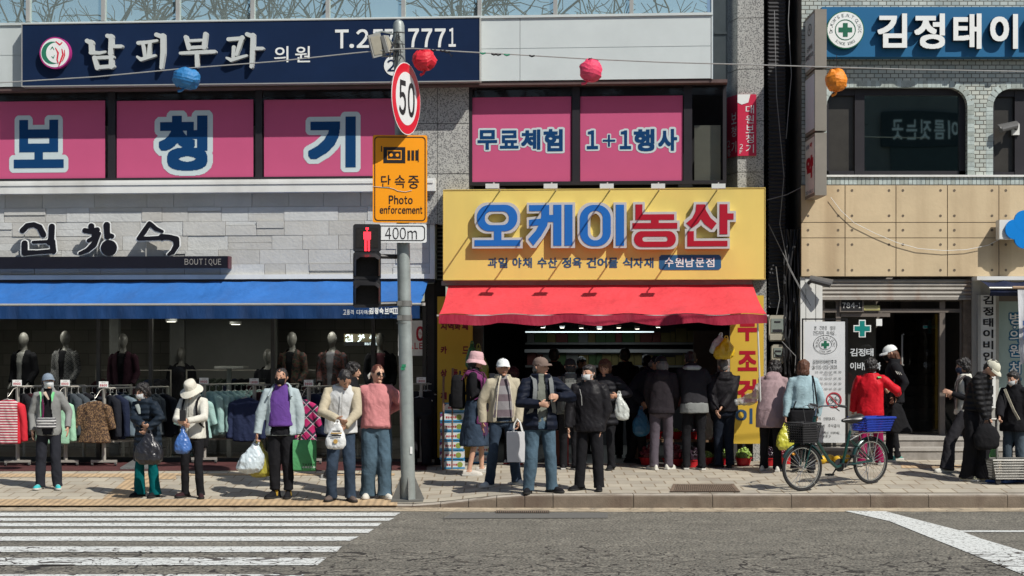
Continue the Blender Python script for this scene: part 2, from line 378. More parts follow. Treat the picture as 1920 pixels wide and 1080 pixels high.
# crosswalk bars
mb = MB()
ends = [(751,740),(740,729),(716,708),(701,690),(673,656),(641,631),(613,595),(571,545),(530,500)]
rows = [(960,966.3),(970,975.2),(979.5,985.6),(990.7,998.2),(1005,1013),(1023.7,1034.2),(1044.5,1059),(1076,1094),(1116,1140)]
for (a, b), (e0, e1) in zip(rows, ends):
    ya, yb = on_road(300, a), on_road(300, b); k = .0022
    pa, pb = on_road(e0, a+2), on_road(e1, b+2)
    n = 14
    for i in range(n):
        t0, t1 = i/n, (i+1)/n
        def pt(t, p, y0): X = -22*(1-t)+p.x*t; Y = y0+.01*math.sin(X*2.3); return (X, Y, rz(Y)+.006)
        mb.quad(pt(t0,pb,pb.y), pt(t1,pb,pb.y), pt(t1,pa,pa.y), pt(t0,pa,pa.y))
struct('crosswalk_marking', mb, M_paint, smooth=0)
up = [(1660,959.5),(1797,995),(1837,1010),(1920,1035),(2060,1080)]; lo = [(1582,958.5),(1668,978),(1752,1012),(1865,1057),(2010,1115)]
mb = MB(); mb.loft([[on_road(*p)+Vector((0,0,.006)) for p in lo], [on_road(*p)+Vector((0,0,.006)) for p in up]], cap=False, closed=False); struct('road_marking', mb, M_paint, smooth=0)
mb = MB(); a, b = on_road(1806,998.2), on_road(1796,995.3); mb.quad((a.x,a.y,a.z+.005),(30,a.y,a.z+.005),(30,b.y,b.z+.005),(b.x,b.y,b.z+.005)); struct('lane_line', mb, M_paint, smooth=0)
# paved pavement
m = mat('paving', (.395,.365,.30), .85, .10, 1.2, dirt=((.24,.19,.14), 2.2, .5, (1,1,1))); n_, l_, b_ = nodes(m); src = b_.inputs['Base Color'].links[0].from_socket
def bricks(n_, l_, src, bw, rh, mortar, mcol, var=.5, off=.5, coord=None, cols=None, squash=1):
    tc = n_.new('ShaderNodeTexCoord'); br = n_.new('ShaderNodeTexBrick'); br.offset = off
    l_.new(coord or tc.outputs['Object'], br.inputs['Vector']); br.inputs['Scale'].default_value = 1; br.inputs['Brick Width'].default_value = bw; br.inputs['Row Height'].default_value = rh
    br.inputs['Mortar Size'].default_value = mortar; br.inputs['Mortar Smooth'].default_value = .1; br.inputs['Bias'].default_value = 0
    c = cols or ((1+var*.5,)*3, (1-var*.5,)*3); br.inputs['Color1'].default_value = (*c[0],1); br.inputs['Color2'].default_value = (*c[1],1); br.inputs['Mortar'].default_value = (*mcol,1)
    mx = n_.new('ShaderNodeMix'); mx.data_type = 'RGBA'; mx.blend_type = 'MULTIPLY'; mx.inputs[0].default_value = 1; l_.new(src, mx.inputs[6]); l_.new(br.outputs['Color'], mx.inputs[7]); return mx.outputs[2], br
o_, br = bricks(n_, l_, src, .31, .36, .010, (.56,.48,.40), .42, cols=((1.08,1.06,1.03),(.84,.83,.83)))
l_.new(o_, b_.inputs['Base Color'])
bu = n_.new('ShaderNodeBump'); bu.inputs['Strength'].default_value = .35; bu.inputs['Distance'].default_value = .01; bu.invert = True; l_.new(br.outputs['Fac'], bu.inputs['Height']); l_.new(bu.outputs[0], b_.inputs['Normal'])
M_pave = m
mb = MB(); xs = [-60+2*i for i in range(26)]+[-8.5+.25*i for i in range(73)]+[10+2*i for i in range(26)]
wl = lambda x: 3.75+.055*min(8.5, max(0,-x))
mb.loft([[(x, kerb_y(x)+.2+t*wl(x), gz(x, kerb_y(x)+.2+t*wl(x))) for x in xs] for t in (0,.05,.12,.2,.3,.4,.5,.7,1)], cap=False, closed=False); struct('pavement', mb, M_pave)
# tactile strips
m = mat('tactile', (.43,.31,.185), .85, .2, 4, dirt=((.22,.17,.12), 3, .5, (1,1,1))); n_, l_, b_ = nodes(m)
tc = n_.new('ShaderNodeTexCoord'); wv = n_.new('ShaderNodeTexWave'); wv.wave_type = 'BANDS'; wv.bands_direction = 'X'; wv.inputs['Scale'].default_value = 3.6; l_.new(tc.outputs['Object'], wv.inputs[0])
bu = n_.new('ShaderNodeBump'); bu.inputs['Strength'].default_value = .5; bu.inputs['Distance'].default_value = .02; l_.new(wv.outputs['Fac'], bu.inputs['Height']); l_.new(bu.outputs[0], b_.inputs['Normal'])
M_tact = m
def strip(pa, pb, ya, yb):
    n = 30; xa = [on_walk(pa+(pb-pa)*i/n, ya) for i in range(n+1)]; xb = [on_walk(pa+(pb-pa)*i/n, yb) for i in range(n+1)]
    mb = MB(); u = Vector((0,0,.005)); mb.loft([[p+u for p in xb], [p+u for p in xa]], cap=False, closed=False); struct('tactile_paving', mb, M_tact)
strip(-200, 745, 936.5, 948.5); strip(-200, 232, 888.5, 895)
strip(232, 330, 888, 899)
P = [on_walk(*p)+Vector((0,0,.006)) for p in ((192,936),(262,936),(300,899.6),(236,899.6))]; mb = MB(); mb.add(P, [(0,1,2,3)]); struct('tactile_paving', mb, M_tact)
strip(330, 740, 888, 892)
strip(1690, 1960, 872, 878)
# kerb stones
M_kerb = mat('kerb_stone', (.36,.325,.275), .85, .18, 4, .3, 50, dirt=((.13,.095,.065), 2.5, .75, (1.2,1,.6)))
random.seed(3); x = -24.; mb = MB()
while x < 26:
    ln = random.choice((.98,.98,1.0,.72)) if x < 5 else .98
    if -1.4 < x < .5: ln = .35
    a, b = x+.004, x+ln-.004; rg = []
    for X in (a, b):
        k, z = kerb_y(X), kerb_z(X); zt = max(z, -.145); hh = .01*min(1, (zt+.16)*8)
        rg.append([(X,k-.006,-.2),(X,k,zt-.025*min(1,(zt+.165)*9)),(X,k+.014,zt-.006),(X,k+.03,zt),(X,k+.205,zt+.003),(X,k+.205,-.2)])
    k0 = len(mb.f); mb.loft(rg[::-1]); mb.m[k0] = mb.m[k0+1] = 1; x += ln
struct('kerb', mb, [M_kerb, mat('kerb_face', (.155,.125,.095), .9, .2, 5, .3, 50, dirt=((.09,.06,.045), 3, .7, (1,1,.4)))], smooth=.4)  # front faces of the stones take a darker brown than the tops
# ================================================================ the two buildings
def B(mb, fr, x0, y0, x1, y1, yf, yb, m=0):
    s0, s1, z0, z1 = fr.rect(x0, y0, x1, y1, yf); return mb.box(s0, s1, yf, yb, z0, z1, m)
def granite(name, col, scale=55):
    m = mat(name, col, .55, .1, 1.5, dirt=((.10,.09,.08), 1.6, .45)); n_, l_, b_ = nodes(m); src = b_.inputs['Base Color'].links[0].from_socket
    tc = n_.new('ShaderNodeTexCoord'); nz = n_.new('ShaderNodeTexNoise'); nz.inputs['Scale'].default_value = scale; nz.inputs['Detail'].default_value = 2; l_.new(tc.outputs['Object'], nz.inputs[0])
    r = n_.new('ShaderNodeValToRGB'); r.color_ramp.elements[0].position = .38; r.color_ramp.elements[0].color = (.38,.38,.4,1); r.color_ramp.elements[1].position = .52; r.color_ramp.elements[1].color = (1.12,1.12,1.1,1); l_.new(nz.outputs[0], r.inputs[0])
    mx = n_.new('ShaderNodeMix'); mx.data_type = 'RGBA'; mx.blend_type = 'MULTIPLY'; mx.inputs[0].default_value = 1; l_.new(src, mx.inputs[6]); l_.new(r.outputs[0], mx.inputs[7]); l_.new(mx.outputs[2], b_.inputs['Base Color']); return m
M_gran = granite('speckled_granite', (.36,.36,.345)); M_joint = mat('dark_joint', (.03,.03,.03), .9, 0)
M_fascia = mat('fascia_panel', (.55,.60,.60), .45, .05, 1.5, dirt=((.35,.38,.37), 1.2, .5))
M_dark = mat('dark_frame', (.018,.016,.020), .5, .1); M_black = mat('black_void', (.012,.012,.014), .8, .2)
M_soffit = mat('brown_soffit', (.10,.065,.06), .7, .2)
M_alu = mat('aluminium', (.42,.42,.40), .4, .06, metal=.3)
M_skyglass = mat('mirror_glass', (.70,.85,.82), .0, 0, metal=.84)
M_pane = glass('window_pane', (.86,.84,.84), .8, .03); M_shopglass = glass('shop_glass', (.72,.76,.75), .55, .02)
M_white = mat('white_paint', (.66,.67,.65), .55, .05, 3, dirt=((.36,.35,.32), 1.4, .5)); M_cream = mat('cream_blind_lit_jamb', (.42,.44,.35), .8, .05)
bl = Thing('commercial_building', 'cream and grey two storey block with pink window posters above two shops', 'building', (L.s(640), 0, .1), L)
# upper mirror glazing, set over the fascia, with pale mullions
mb = MB(); B(mb, L, -60, -190, 1326, 45, -.40, -.36); g_ = bl.part('upper_glazing', mb, M_skyglass)
for px in (-89, 52, 193, 333, 473, 614, 756, 899, 1041, 1184):
    mb = MB(); s = L.s(px, -.44); B(mb, L, px-3.6, -190, px+3.6, 41-.012*px*.9, -.45, -.39); bl.part('mullion', mb, M_alu, g_)
mb = MB()
zt = L.z(38.5, 640, -.45); zb = L.z(155, 640, -.45); zm = L.z(90.5, 1000, -.45)
sL, sR = L.s(-70, -.45), L.s(1334, -.45)
cuts = [sL]+[L.s(p, -.45) for p in (60, 340, 620, 975)]+[sR]
for a, b in zip(cuts, cuts[1:]):
    mb.box(a+.003, b-.003, -.45, .0, zb, zm-.004); mb.box(a+.003, b-.003, -.45, .0, zm+.004, zt)
mb.box(sL, sR, -.44, .0, zm-.004, zm+.004); mb.box(sR, sR+.02, -.46, .35, zb-.01, L.z(-190, 640, -.45))
mb.box(sL, sR+.02, -.475, -.40, zt, zt+.035)
bl.part('fascia', mb, M_fascia)
mb = MB(); mb.box(sL, L.s(1362, 0), -.43, .2, zb-.06, zb-.012); bl.part('soffit', mb, M_soffit)
# second-floor wall behind everything, window openings in dark frames
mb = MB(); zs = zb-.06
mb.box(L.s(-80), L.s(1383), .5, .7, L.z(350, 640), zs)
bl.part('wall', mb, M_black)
def window(name, x0, y0, x1, y1, mull, y=-.22, headers=()):
    s0, s1, z0, z1 = L.rect(x0, y0, x1, y1, y); t = .05; mb = MB()
    mb.box(s0, s1, y, y+.1, z1-t, z1); mb.box(s0, s1, y, y+.1, z0, z0+t); mb.box(s0, s0+t, y, y+.1, z0+t, z1-t); mb.box(s1-t, s1, y, y+.1, z0+t, z1-t)
    for px, wd in mull: c = L.s(px, y); mb.box(c-wd/2, c+wd/2, y, y+.1, z0+t, z1-t)
    o = bl.part('window_frame', mb, M_dark); mb = MB(); mb.quad((s0+t,y+.05,z0+t),(s1-t,y+.05,z0+t),(s1-t,y+.05,z1-t),(s0+t,y+.05,z1-t)); bl.part('pane', mb, M_pane, o, smooth=0)
window('window', -70, 159, 752, 339, ((209,.11),(485,.10)))
window('window', 879, 156, 1362, 346, ((1080,.11),(1290,.12)))
mb = MB(); B(mb, L, -70, 159, 752, 184, -.16, -.10); B(mb, L, 881, 156, 1360, 180, -.16, -.10); bl.part('window_header', mb, M_dark)
mb = MB(); B(mb, L, 1302, 235, 1351, 339, -.06, -.05); bl.part('blind_and_lit_jamb', mb, M_cream)                                               # the pale lower blind beside the last poster
for a, b in ((196,206),(213,222),(472,480),(488,497)): mb = MB(); B(mb, L, a, 236, b, 336, -.02, -.01); bl.part('blind_and_lit_jamb', mb, M_cream)  # sunlight on the lower jambs, painted as pale strips beside the mullions
mb = MB(); jw = .006
for (a, b) in ((754, 819.5), (820.5, 879)):
    for (c, d) in ((120, 231), (232.2, 325), (326.2, 420)): B(mb, L, a, c, b, d, -.23, .5)
B(mb, L, 754, 120, 879, 420, -.222, .5, 1); bl.part('granite_wall', mb, [M_gran, M_joint])
# right-hand granite pier with a splayed return
mb = MB()
for a, b in ((-190,-62),(-61,33),(34.2,129),(130.2,226),(227.2,322),(323.2,420),(421.2,520)):
    s0, s1, z0, z1 = L.rect(1383, a, 1432, b, -.05); sb = L.s(1362, .3)
    mb.add([(s0,-.05,z0),(s1,-.05,z0),(s1,.6,z0),(sb,.42,z0),(s0,-.05,z1),(s1,-.05,z1),(s1,.6,z1),(sb,.42,z1)], [(0,1,5,4),(1,2,6,5),(3,0,4,7),(4,5,6,7),(3,2,1,0),(2,3,7,6)])
s0, s1, z0, z1 = L.rect(1385, -190, 1430, 520, -.04); mb.box(s0, s1, -.04, .5, z0, z1, 1)
B(mb, L, 1412, 524, 1437, 872, -.05, .6); bl.part('pier', mb, [M_gran, M_joint])
mb = MB(); B(mb, L, 1337, -190, 1364, 152, .1, .12); mb.box(L.s(1340), L.s(1362,.3), .08, .1, L.z(62,1350), L.z(58,1350)); bl.part('side_glazing', mb, mat('side_glass', (.05,.06,.065), .15, .1))
# white ledge over the boutique
mb = MB(); B(mb, L, -70, 337, 816, 361, -.32, .1); B(mb, L, -70, 341, 812, 346, -.335, -.32); bl.part('ledge', mb, M_white)
# split-face stone cladding, courses of uneven blocks
M_stone = mat('ashlar', (.46,.46,.44), .75, .08, 2.2, .3, 22, dirt=((.42,.40,.36), 2.0, .4)); random.seed(11)
mb = MB(); s0, s1, z0, z1 = L.rect(-70, 362, 806, 522, -.14)
mb.box(s0, s1, -.13, .1, z0, z1)
rows = 6; hgt = (z1-z0)/rows; grid = {}
for r in range(rows):
    s = s0-random.random()*.5
    while s < s1:
        ln = random.uniform(.3, .82); a, b = max(s, s0), min(s+ln, s1); up_ = 0
        if b-a > .05:
            zz = z0+r*hgt; pr = random.choice((0,.004,.009,.014,.006)); hh = hgt
            if random.random() < .34 and r < rows-1: hh = hgt*random.choice((.5,.72))
            mb.box(a+.003, b-.003, -.14-pr, -.12, zz+.002, zz+hh-.002, random.choice((0,0,1,2)))
            if hh < hgt: mb.box(a+.003, b-.003, -.14-random.choice((.0,.02)), -.12, zz+hh+.002, zz+hgt-.002, random.choice((0,1,2)))
        s += ln
M_stone2 = mat('ashlar_pale', (.50,.51,.50), .7, .08, 2.2, .35, 22); M_stone3 = mat('ashlar_warm', (.43,.425,.40), .75, .08, 2.2, .3, 22, dirt=((.40,.38,.33), 2, .4))
bl.part('stone_cladding', mb, [M_stone, M_stone2, M_stone3], smooth=0)
mb = MB(); B(mb, L, 806, 361, 815, 523, -.18, .1); B(mb, L, -70, 515, 806, 523.5, -.185, -.1); bl.part('cladding_trim', mb, M_white)
mb = MB(); B(mb, L, -70, 523.5, 815, 531, -.16, .1); bl.part('awning_box', mb, M_dark)
# dark louvred slot between the two shops
mb = MB(); B(mb, L, 814, 345, 834, 880, .1, .2, 1)
for k in range(24): y = 352+k*7.4; B(mb, L, 815, y, 833, y+2.6, .06, .1)
bl.part('louvre', mb, [mat('louvre_slat', (.14,.15,.15), .6), M_black])
mb = MB(); B(mb, L, 796, 531, 826, 885, .12, .3); bl.part('dividing_wall', mb, mat('dark_panel', (.03,.028,.03), .6, .2))
# ---- boutique room
M_floor_b = mat('shop_floor', (.16,.13,.11), .3, .15, 2); M_ceil = mat('shop_ceiling', (.2,.2,.185), .8, .04)
M_back = mat('shop_wall', (.26,.25,.22), .8, .1, 3); n_, l_, b_ = nodes(M_back); src = b_.inputs['Base Color'].links[0].from_socket
tc = n_.new('ShaderNodeTexCoord'); sx = n_.new('ShaderNodeSeparateXYZ'); cx = n_.new('ShaderNodeCombineXYZ'); l_.new(tc.outputs['Object'], sx.inputs[0]); l_.new(sx.outputs[0], cx.inputs[0]); l_.new(sx.outputs[2], cx.inputs[1])
XZ = cx.outputs[0]; o_, _ = bricks(n_, l_, src, .5, .2, .006, (.6,.6,.6), .3, coord=XZ); l_.new(o_, b_.inputs['Base Color'])
ra, rb_ = L.s(-200, .3), L.s(797, .3); zf, zc = .09, L.z(566, 400, .3)
def room(a, b, y0, y1, z0, z1):
    mb = MB()
    mb.quad((a,y1,z0),(b,y1,z0),(b,y1,z1),(a,y1,z1), 0); mb.quad((a,y0,z0),(a,y1,z0),(a,y1,z1),(a,y0,z1), 0); mb.quad((b,y1,z0),(b,y0,z0),(b,y0,z1),(b,y1,z1), 0)
    mb.quad((a,y0,z0),(b,y0,z0),(b,y1,z0),(a,y1,z0), 1); mb.quad((a,y1,z1),(b,y1,z1),(b,y0,z1),(a,y0,z1), 2); return mb
bl.part('boutique_interior', room(ra, rb_, .16, 3.6, zf, zc), [M_back, M_floor_b, M_ceil], smooth=0)
mb = MB(); M_pil = mat('grey_plaster', (.22,.225,.215), .8, .06)
for px0, px1, y in ((318,345,2.2),(346,520,2.6),(205,222,1.4)): mb.box(L.s(px0,y), L.s(px1,y), y, y+.12, zf, zc)
bl.part('interior_partition', mb, M_pil)
mb = MB(); mb.box(L.s(-180,.9), L.s(500,.9), .9, 1.4, zc-.12, zc-.001); bl.part('bulkhead', mb, M_ceil)
mb = MB()
for px in (-40, 185, 283, 512, 700, 796): c = L.s(px, .13); mb.box(c-.028, c+.028, .1, .17, .1, zc)
mb.box(ra, rb_, .1, .17, .06, .16); bl.part('shopfront_frame', mb, mat('shop_steel', (.08,.078,.075), .4, .1, metal=.6))
mb = MB(); mb.quad((ra,.135,.16),(rb_,.135,.16),(rb_,.135,zc),(ra,.135,zc)); bl.part('shop_glass', mb, M_shopglass, smooth=0)
def downlight(fr, px, py, y, wx, name='downlight', e=9, par=bl):
    c = (fr.s(px, y), y, fr.z(py, px, y)); mb = MB(); mb.lathe([(wx*1.25,.03),(wx*1.25,-.012),(wx,-.014),(wx*.95,-.004),(.001,-.004)], c, 14, 0, False); o = par.part('downlight', mb, M_white)
    mb = MB(); mb.lathe([(.001,-.02),(wx*.92,-.02),(wx*.92,-.006)], c, 14, 0, False); par.part('lamp_lens', mb, emis('warm_lamp', (1,.93,.8), 3.5), o)
for px, py in ((321,601.5),(442,606.5)): downlight(L, px, py, 1.1, .075)
for px in (60, 360, 620):
    a = bpy.data.lights.new('ceiling_spot', 'AREA'); a.energy = 11; a.size = .5; a.color = (1,.94,.84); o = bpy.data.objects.new('ceiling_spot', a); COL.objects.link(o); o.location = L.world(L.s(px,.55), .55, zc-.1)
# ---- grocery room
ga, gb = L.s(886, .3), L.s(1400, .3); gzc = L.z(596, 1100, .4)
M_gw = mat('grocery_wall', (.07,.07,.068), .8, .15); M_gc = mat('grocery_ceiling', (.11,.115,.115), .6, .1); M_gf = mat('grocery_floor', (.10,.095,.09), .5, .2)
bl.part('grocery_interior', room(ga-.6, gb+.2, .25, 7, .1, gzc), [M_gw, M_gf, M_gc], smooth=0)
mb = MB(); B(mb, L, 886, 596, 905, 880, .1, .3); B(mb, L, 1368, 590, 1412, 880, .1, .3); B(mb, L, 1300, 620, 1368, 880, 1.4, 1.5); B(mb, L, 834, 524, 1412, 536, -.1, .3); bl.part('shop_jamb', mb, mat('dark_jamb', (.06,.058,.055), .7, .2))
mb = MB(); B(mb, L, 985, 621.4, 1226, 623.4, 3.2, 3.26); bl.part('tube_light', mb, emis('cool_tube', (.82,.97,1), 1.1))
for px, py in ((1013,602.5),(1018,612.5),(1054,613),(1090,613.5),(1124,615),(1195,615),(1160,613),(1234,612),(1086,598)): downlight(L, px, py, 2.4+.15*(px%5), .034)
a = bpy.data.lights.new('grocery_lamp', 'AREA'); a.energy = 13; a.size = 1.6; a.color = (.86,.97,1); o = bpy.data.objects.new('grocery_lamp', a); COL.objects.link(o); o.location = L.world(L.s(1110,3.5), 3.6, gzc-.1)
# shelf bands and goods deep in the shop
sh = Thing('display_fridge', 'long open chilled display at the back of the dark grocery', 'fridge', (L.s(1110,5.4),5.4,.1), L)
mb = MB(); s0, s1 = L.s(985,5.2), L.s(1330,5.2)
mb.box(s0, s1, 5.6, 6.2, .1, 2.6); mb.box(s0, s1, 5.0, 5.6, .1, .75); sh.part('cabinet', mb, mat('fridge_dark', (.05,.05,.055), .4))
for z in (1.05, 1.45, 1.85): mb = MB(); mb.box(s0, s1, 5.15, 5.6, z, z+.035); sh.part('shelf', mb, mat('shelf_grey', (.16,.16,.155), .6))
random.seed(5); mb = MB()
for z in (.77, 1.09, 1.49, 1.89):
    s = s0+.03
    while s < s1-.2:
        wd = random.uniform(.09,.22); mb.box(s, s+wd-.01, 5.2, 5.5, z, z+random.uniform(.14,.26), random.randrange(4)); s += wd
gd_ = sh.part('goods', mb, [mat('good_red', (.12,.03,.025)), mat('good_green', (.04,.08,.025)), mat('good_yellow', (.14,.11,.035)), mat('good_white', (.14,.14,.13))], smooth=0); gd_['kind'] = 'stuff'
mb = MB(); mb.box(s0, s1, 5.05, 5.15, L.z(661,1110,5.05), L.z(655,1110,5.05)); sh.part('canopy_trim', mb, mat('fridge_trim', (.4,.4,.4), .5))
# ================================================================ right-hand clinic building
br_ = Thing('tiled_clinic_building', 'pale green tiled building with tan panels and a dark stair entrance', 'building', (RB.s(1700),0,.1), RB)
m = mat('glazed_tile', (.44,.47,.445), .3, .1, 3, spec=.6, dirt=((.20,.19,.16), 1.1, .5)); n_, l_, b_ = nodes(m); src = b_.inputs['Base Color'].links[0].from_socket
tc = n_.new('ShaderNodeTexCoord'); sx = n_.new('ShaderNodeSeparateXYZ'); cx = n_.new('ShaderNodeCombineXYZ'); l_.new(tc.outputs['Object'], sx.inputs[0])
ad = n_.new('ShaderNodeMath'); ad.operation = 'ADD'; l_.new(sx.outputs[0], ad.inputs[0]); l_.new(sx.outputs[1], ad.inputs[1]); l_.new(ad.outputs[0], cx.inputs[0]); l_.new(sx.outputs[2], cx.inputs[1])
o_, br2 = bricks(n_, l_, src, .118, .062, .007, (.28,.26,.23), .3, coord=cx.outputs[0], cols=((1.16,1.14,1.08),(.80,.86,.86)))
l_.new(o_, b_.inputs['Base Color']); bu = n_.new('ShaderNodeBump'); bu.inputs['Strength'].default_value = .4; bu.inputs['Distance'].default_value = .006; bu.invert = True; l_.new(br2.outputs['Fac'], bu.inputs['Height']); l_.new(bu.outputs[0], b_.inputs['Normal'])
M_tile = m; M_tile2 = mat('tile_soldier', (.42,.48,.46), .3, .25, 7, spec=.6)
def ztile(py): return RB.z(py, 1700)
W1 = (1550,164,1814,328); W2 = (1862,166,2080,330)
mb = MB(); sa, sb = RB.s(1503), RB.s(2150)
# wall round the two rounded window openings
def rr(x0, y0, x1, y1, rad, n=6):
    s0, s1, z0, z1 = RB.rect(x0,y0,x1,y1); pts = [(s0,z0),(s1,z0)]
    for k in range(n+1): a = k/n*math.pi/2; pts.append((s1-rad+rad*math.cos(a), z1-rad+rad*math.sin(a)))
    for k in range(n+1): a = math.pi/2+k/n*math.pi/2; pts.append((s0+rad+rad*math.cos(a), z1-rad+rad*math.sin(a)))
    return pts, (s0,s1,z0,z1)
zT, zB = ztile(-190), ztile(346); wins = [rr(*W1, .27), rr(*W2, .27)]
for a, b in ((sa, wins[0][1][0]), (wins[0][1][1], wins[1][1][0]), (wins[1][1][1], sb)): mb.box(a, b, 0, .3, zB, zT)
for pts, (s0, s1, z0, z1) in wins:
    mb.box(s0, s1, 0, .3, zB, z0); mb.box(s0, s1, 0, .3, z1, zT)
    for side in (0, 1):
        arc = pts[2:9] if side == 0 else pts[9:]
        cor = (s1, z1) if side == 0 else (s0, z1)
        for p, q in zip(arc, arc[1:]): mb.prism([cor, p, q], 0, .3)
br_.part('tiled_wall', mb, M_tile, smooth=0)
mb = MB()                                        # side return of the wall seen from the alley, and soldier course, arch tiles
mb.box(sa-.001, sa+.002, .002, 4, .1, zT); br_.part('side_wall', mb, mat('alley_wall', (.12,.11,.10), .9, .2))
mb = MB(); z0, z1 = ztile(346), ztile(331)
s = sa
while s < sb: mb.box(s+.003, min(s+.058, sb), -.02, 0, z0, z1, 0 if random.random() < .6 else 1); s += .062
for pts, (s0, s1, a0, a1) in wins:
    prev = pts[1:]+[pts[0]]
    c = ((s0+s1)/2, (a0+a1)/2)
    for p, q in zip(prev, prev[1:]):
        d = math.hypot(q[0]-p[0], q[1]-p[1]); k = max(1, int(d/.062))
        if abs(p[1]-q[1]) < 1e-6 and p[1] < c[1]: continue
        nx, nz = (q[1]-p[1])/d, -(q[0]-p[0])/d
        for i in range(k):
            t0, t1 = (i+.04)/k, (i+.96)/k; a = (p[0]+(q[0]-p[0])*t0, p[1]+(q[1]-p[1])*t0); b = (p[0]+(q[0]-p[0])*t1, p[1]+(q[1]-p[1])*t1)
            e = .1; mb.prism([a, b, (b[0]+nx*e, b[1]+nz*e), (a[0]+nx*e, a[1]+nz*e)], -.004, 0, 0 if random.random() < .6 else 1)
br_.part('tile_course', mb, [M_tile2, mat('tile_soldier_dark', (.34,.38,.35), .3, .2, 7, spec=.6)], smooth=0)
for k, (pts, (s0, s1, z0, z1)) in enumerate(wins):
    mb = MB(); cxm = s0+(s1-s0)*.235
    mb.box(s0, s1, .12, .2, z0, z0+.07); mb.box(s0, s1, .12, .2, z1-.1, z1); mb.box(s0, s0+.05, .12, .2, z0, z1); mb.box(s1-.09, s1, .12, .2, z0, z1); mb.box(cxm-.05, cxm+.09, .11, .2, z0, z1)
    o = br_.part('window_frame', mb, M_dark)
    mb = MB(); mb.quad((s0,.19,z0),(cxm,.19,z0),(cxm,.19,z1),(s0,.19,z1)); br_.part('pane', mb, mat('curtain_pane', (.045,.042,.038), .25, .15, 3), o, smooth=0)
    mb = MB(); N = 14; bow = lambda t, u: .17+.0006*(1-(2*t-1)**2)*(1-(2*u-1)**2)
    mb.loft([[(cxm+.09+(s1-.09-cxm-.09)*i/N, bow(i/N, j/N), z0+.07+(z1-z0-.17)*j/N) for i in range(N+1)] for j in range(N+1)], cap=False, closed=False)
    br_.part('pane', mb, mat('dark_mirror_pane', (.34,.46,.43), .015, 0, metal=1), o, smooth=3)
mb = MB(); mb.box(RB.s(1546), sb, -.05, .1, ztile(332), ztile(328.4)); br_.part('window_sill', mb, M_white)
# tan rendered panels with recessed joints and tie-hole plugs
M_tan = mat('tan_panel', (.54,.43,.275), .8, .09, 1.6, .12, 18, dirt=((.27,.18,.10), 1.5, .5, (1.6,1,.13))); mb = MB()
xs = [1502,1584.5,1680,1776.5,1873,1968,2064]; rows = [(347,417),(417,446),(446,518.5)]
for a, b in zip(xs, xs[1:]):
    for c, d in rows:
        s0, s1, z0, z1 = RB.rect(a, c, b, d, -.06); mb.box(s0+.006, s1-.006, -.06, 0, z0+.005, z1-.005)
mb.box(sa, RB.s(2064), -.045, .3, RB.z(519,1700,-.06), RB.z(346,1700,-.06), 1)
dk = mat('tie_hole', (.17,.13,.09), .9)
for a, b in zip(xs, xs[1:]):
    for px in (a+13, b-13):
        for py in (357,404.5,431.5,458.5,506.5):
            c = (RB.s(px,-.061), RB.z(py, px, -.061)); mb.ring(c, .012, .019, -.0635, -.06, 10, 1); mb.disc(c, .012, -.0615, -.06, 10, 2)
br_.part('tan_panels', mb, [M_tan, mat('panel_joint', (.12,.10,.08), .9), dk], smooth=0)
# white pier with grooves, roller shutter, doorway
mb = MB()
for a, b in ((1501,1510.5),(1511.5,1529),(1530,1542)): B(mb, RB, a, 519, b, 880, -.02, .3)
br_.part('white_pier', mb, M_white)
mb = MB(); M_shut = mat('shutter_slat', (.30,.28,.25), .6, .15, 3, dirt=((.20,.08,.03), 2.5, .75, (1.5,1,.22)))
ycur = 523
for k in range(5):
    a = 523+k*7.6; s0, s1, z0, z1 = RB.rect(1541, a, 1822, a+7.6, .02); zc_ = (z0+z1)/2
    rg = [[(s, .02+.014-.02*math.sin(math.pi*j/6), z0+(z1-z0)*j/6*.96) for s in (s0, s1)] for j in range(7)]
    mb.loft(rg, cap=False, closed=False)
s0, s1, z0, z1 = RB.rect(1541, 559, 1822, 562, .0); mb.box(s0, s1, -.01, .06, z0, z1); br_.part('roller_shutter', mb, M_shut)
zd, zh = .53, RB.z(561, 1680, .1)                    # door sill above two steps
M_dfr = mat('door_frame', (.17,.145,.125), .5, .1, metal=.3); mb = MB()
def V(px, wd, y=.1): c = RB.s(px, y); mb.box(c-wd/2, c+wd/2, y, y+.09, zd, zh)
V(1543,.05); V(1572,.07); V(1767,.08); V(1803,.05)
s0, s1 = RB.s(1543,.1), RB.s(1803,.1); mb.box(s0, s1, .095, .185, RB.z(586,1680,.1), RB.z(579,1680,.1)); mb.box(s0, s1, .095, .185, zh-.03, zh); mb.box(RB.s(1575,.1), RB.s(1669,.1), .10, .17, RB.z(594,1620,.1), RB.z(587,1620,.1))
mb.box(RB.s(1545,.1), RB.s(1575,.1), .09, .19, zd, RB.z(663,1560,.1)); br_.part('door_frame', mb, M_dfr)
mb = MB(); s0, s1, z0, z1 = RB.rect(1544,562,1803,870,.14)
mb.quad((s0,.14,zd),(RB.s(1669,.14),.14,zd),(RB.s(1669,.14),.14,zh),(s0,.14,zh)); mb.quad((RB.s(1767,.14),.14,zd),(s1,.14,zd),(s1,.14,zh),(RB.s(1767,.14),.14,zh)); o = br_.part('door_glass', mb, glass('door_pane', (.55,.53,.5), .8), smooth=0)
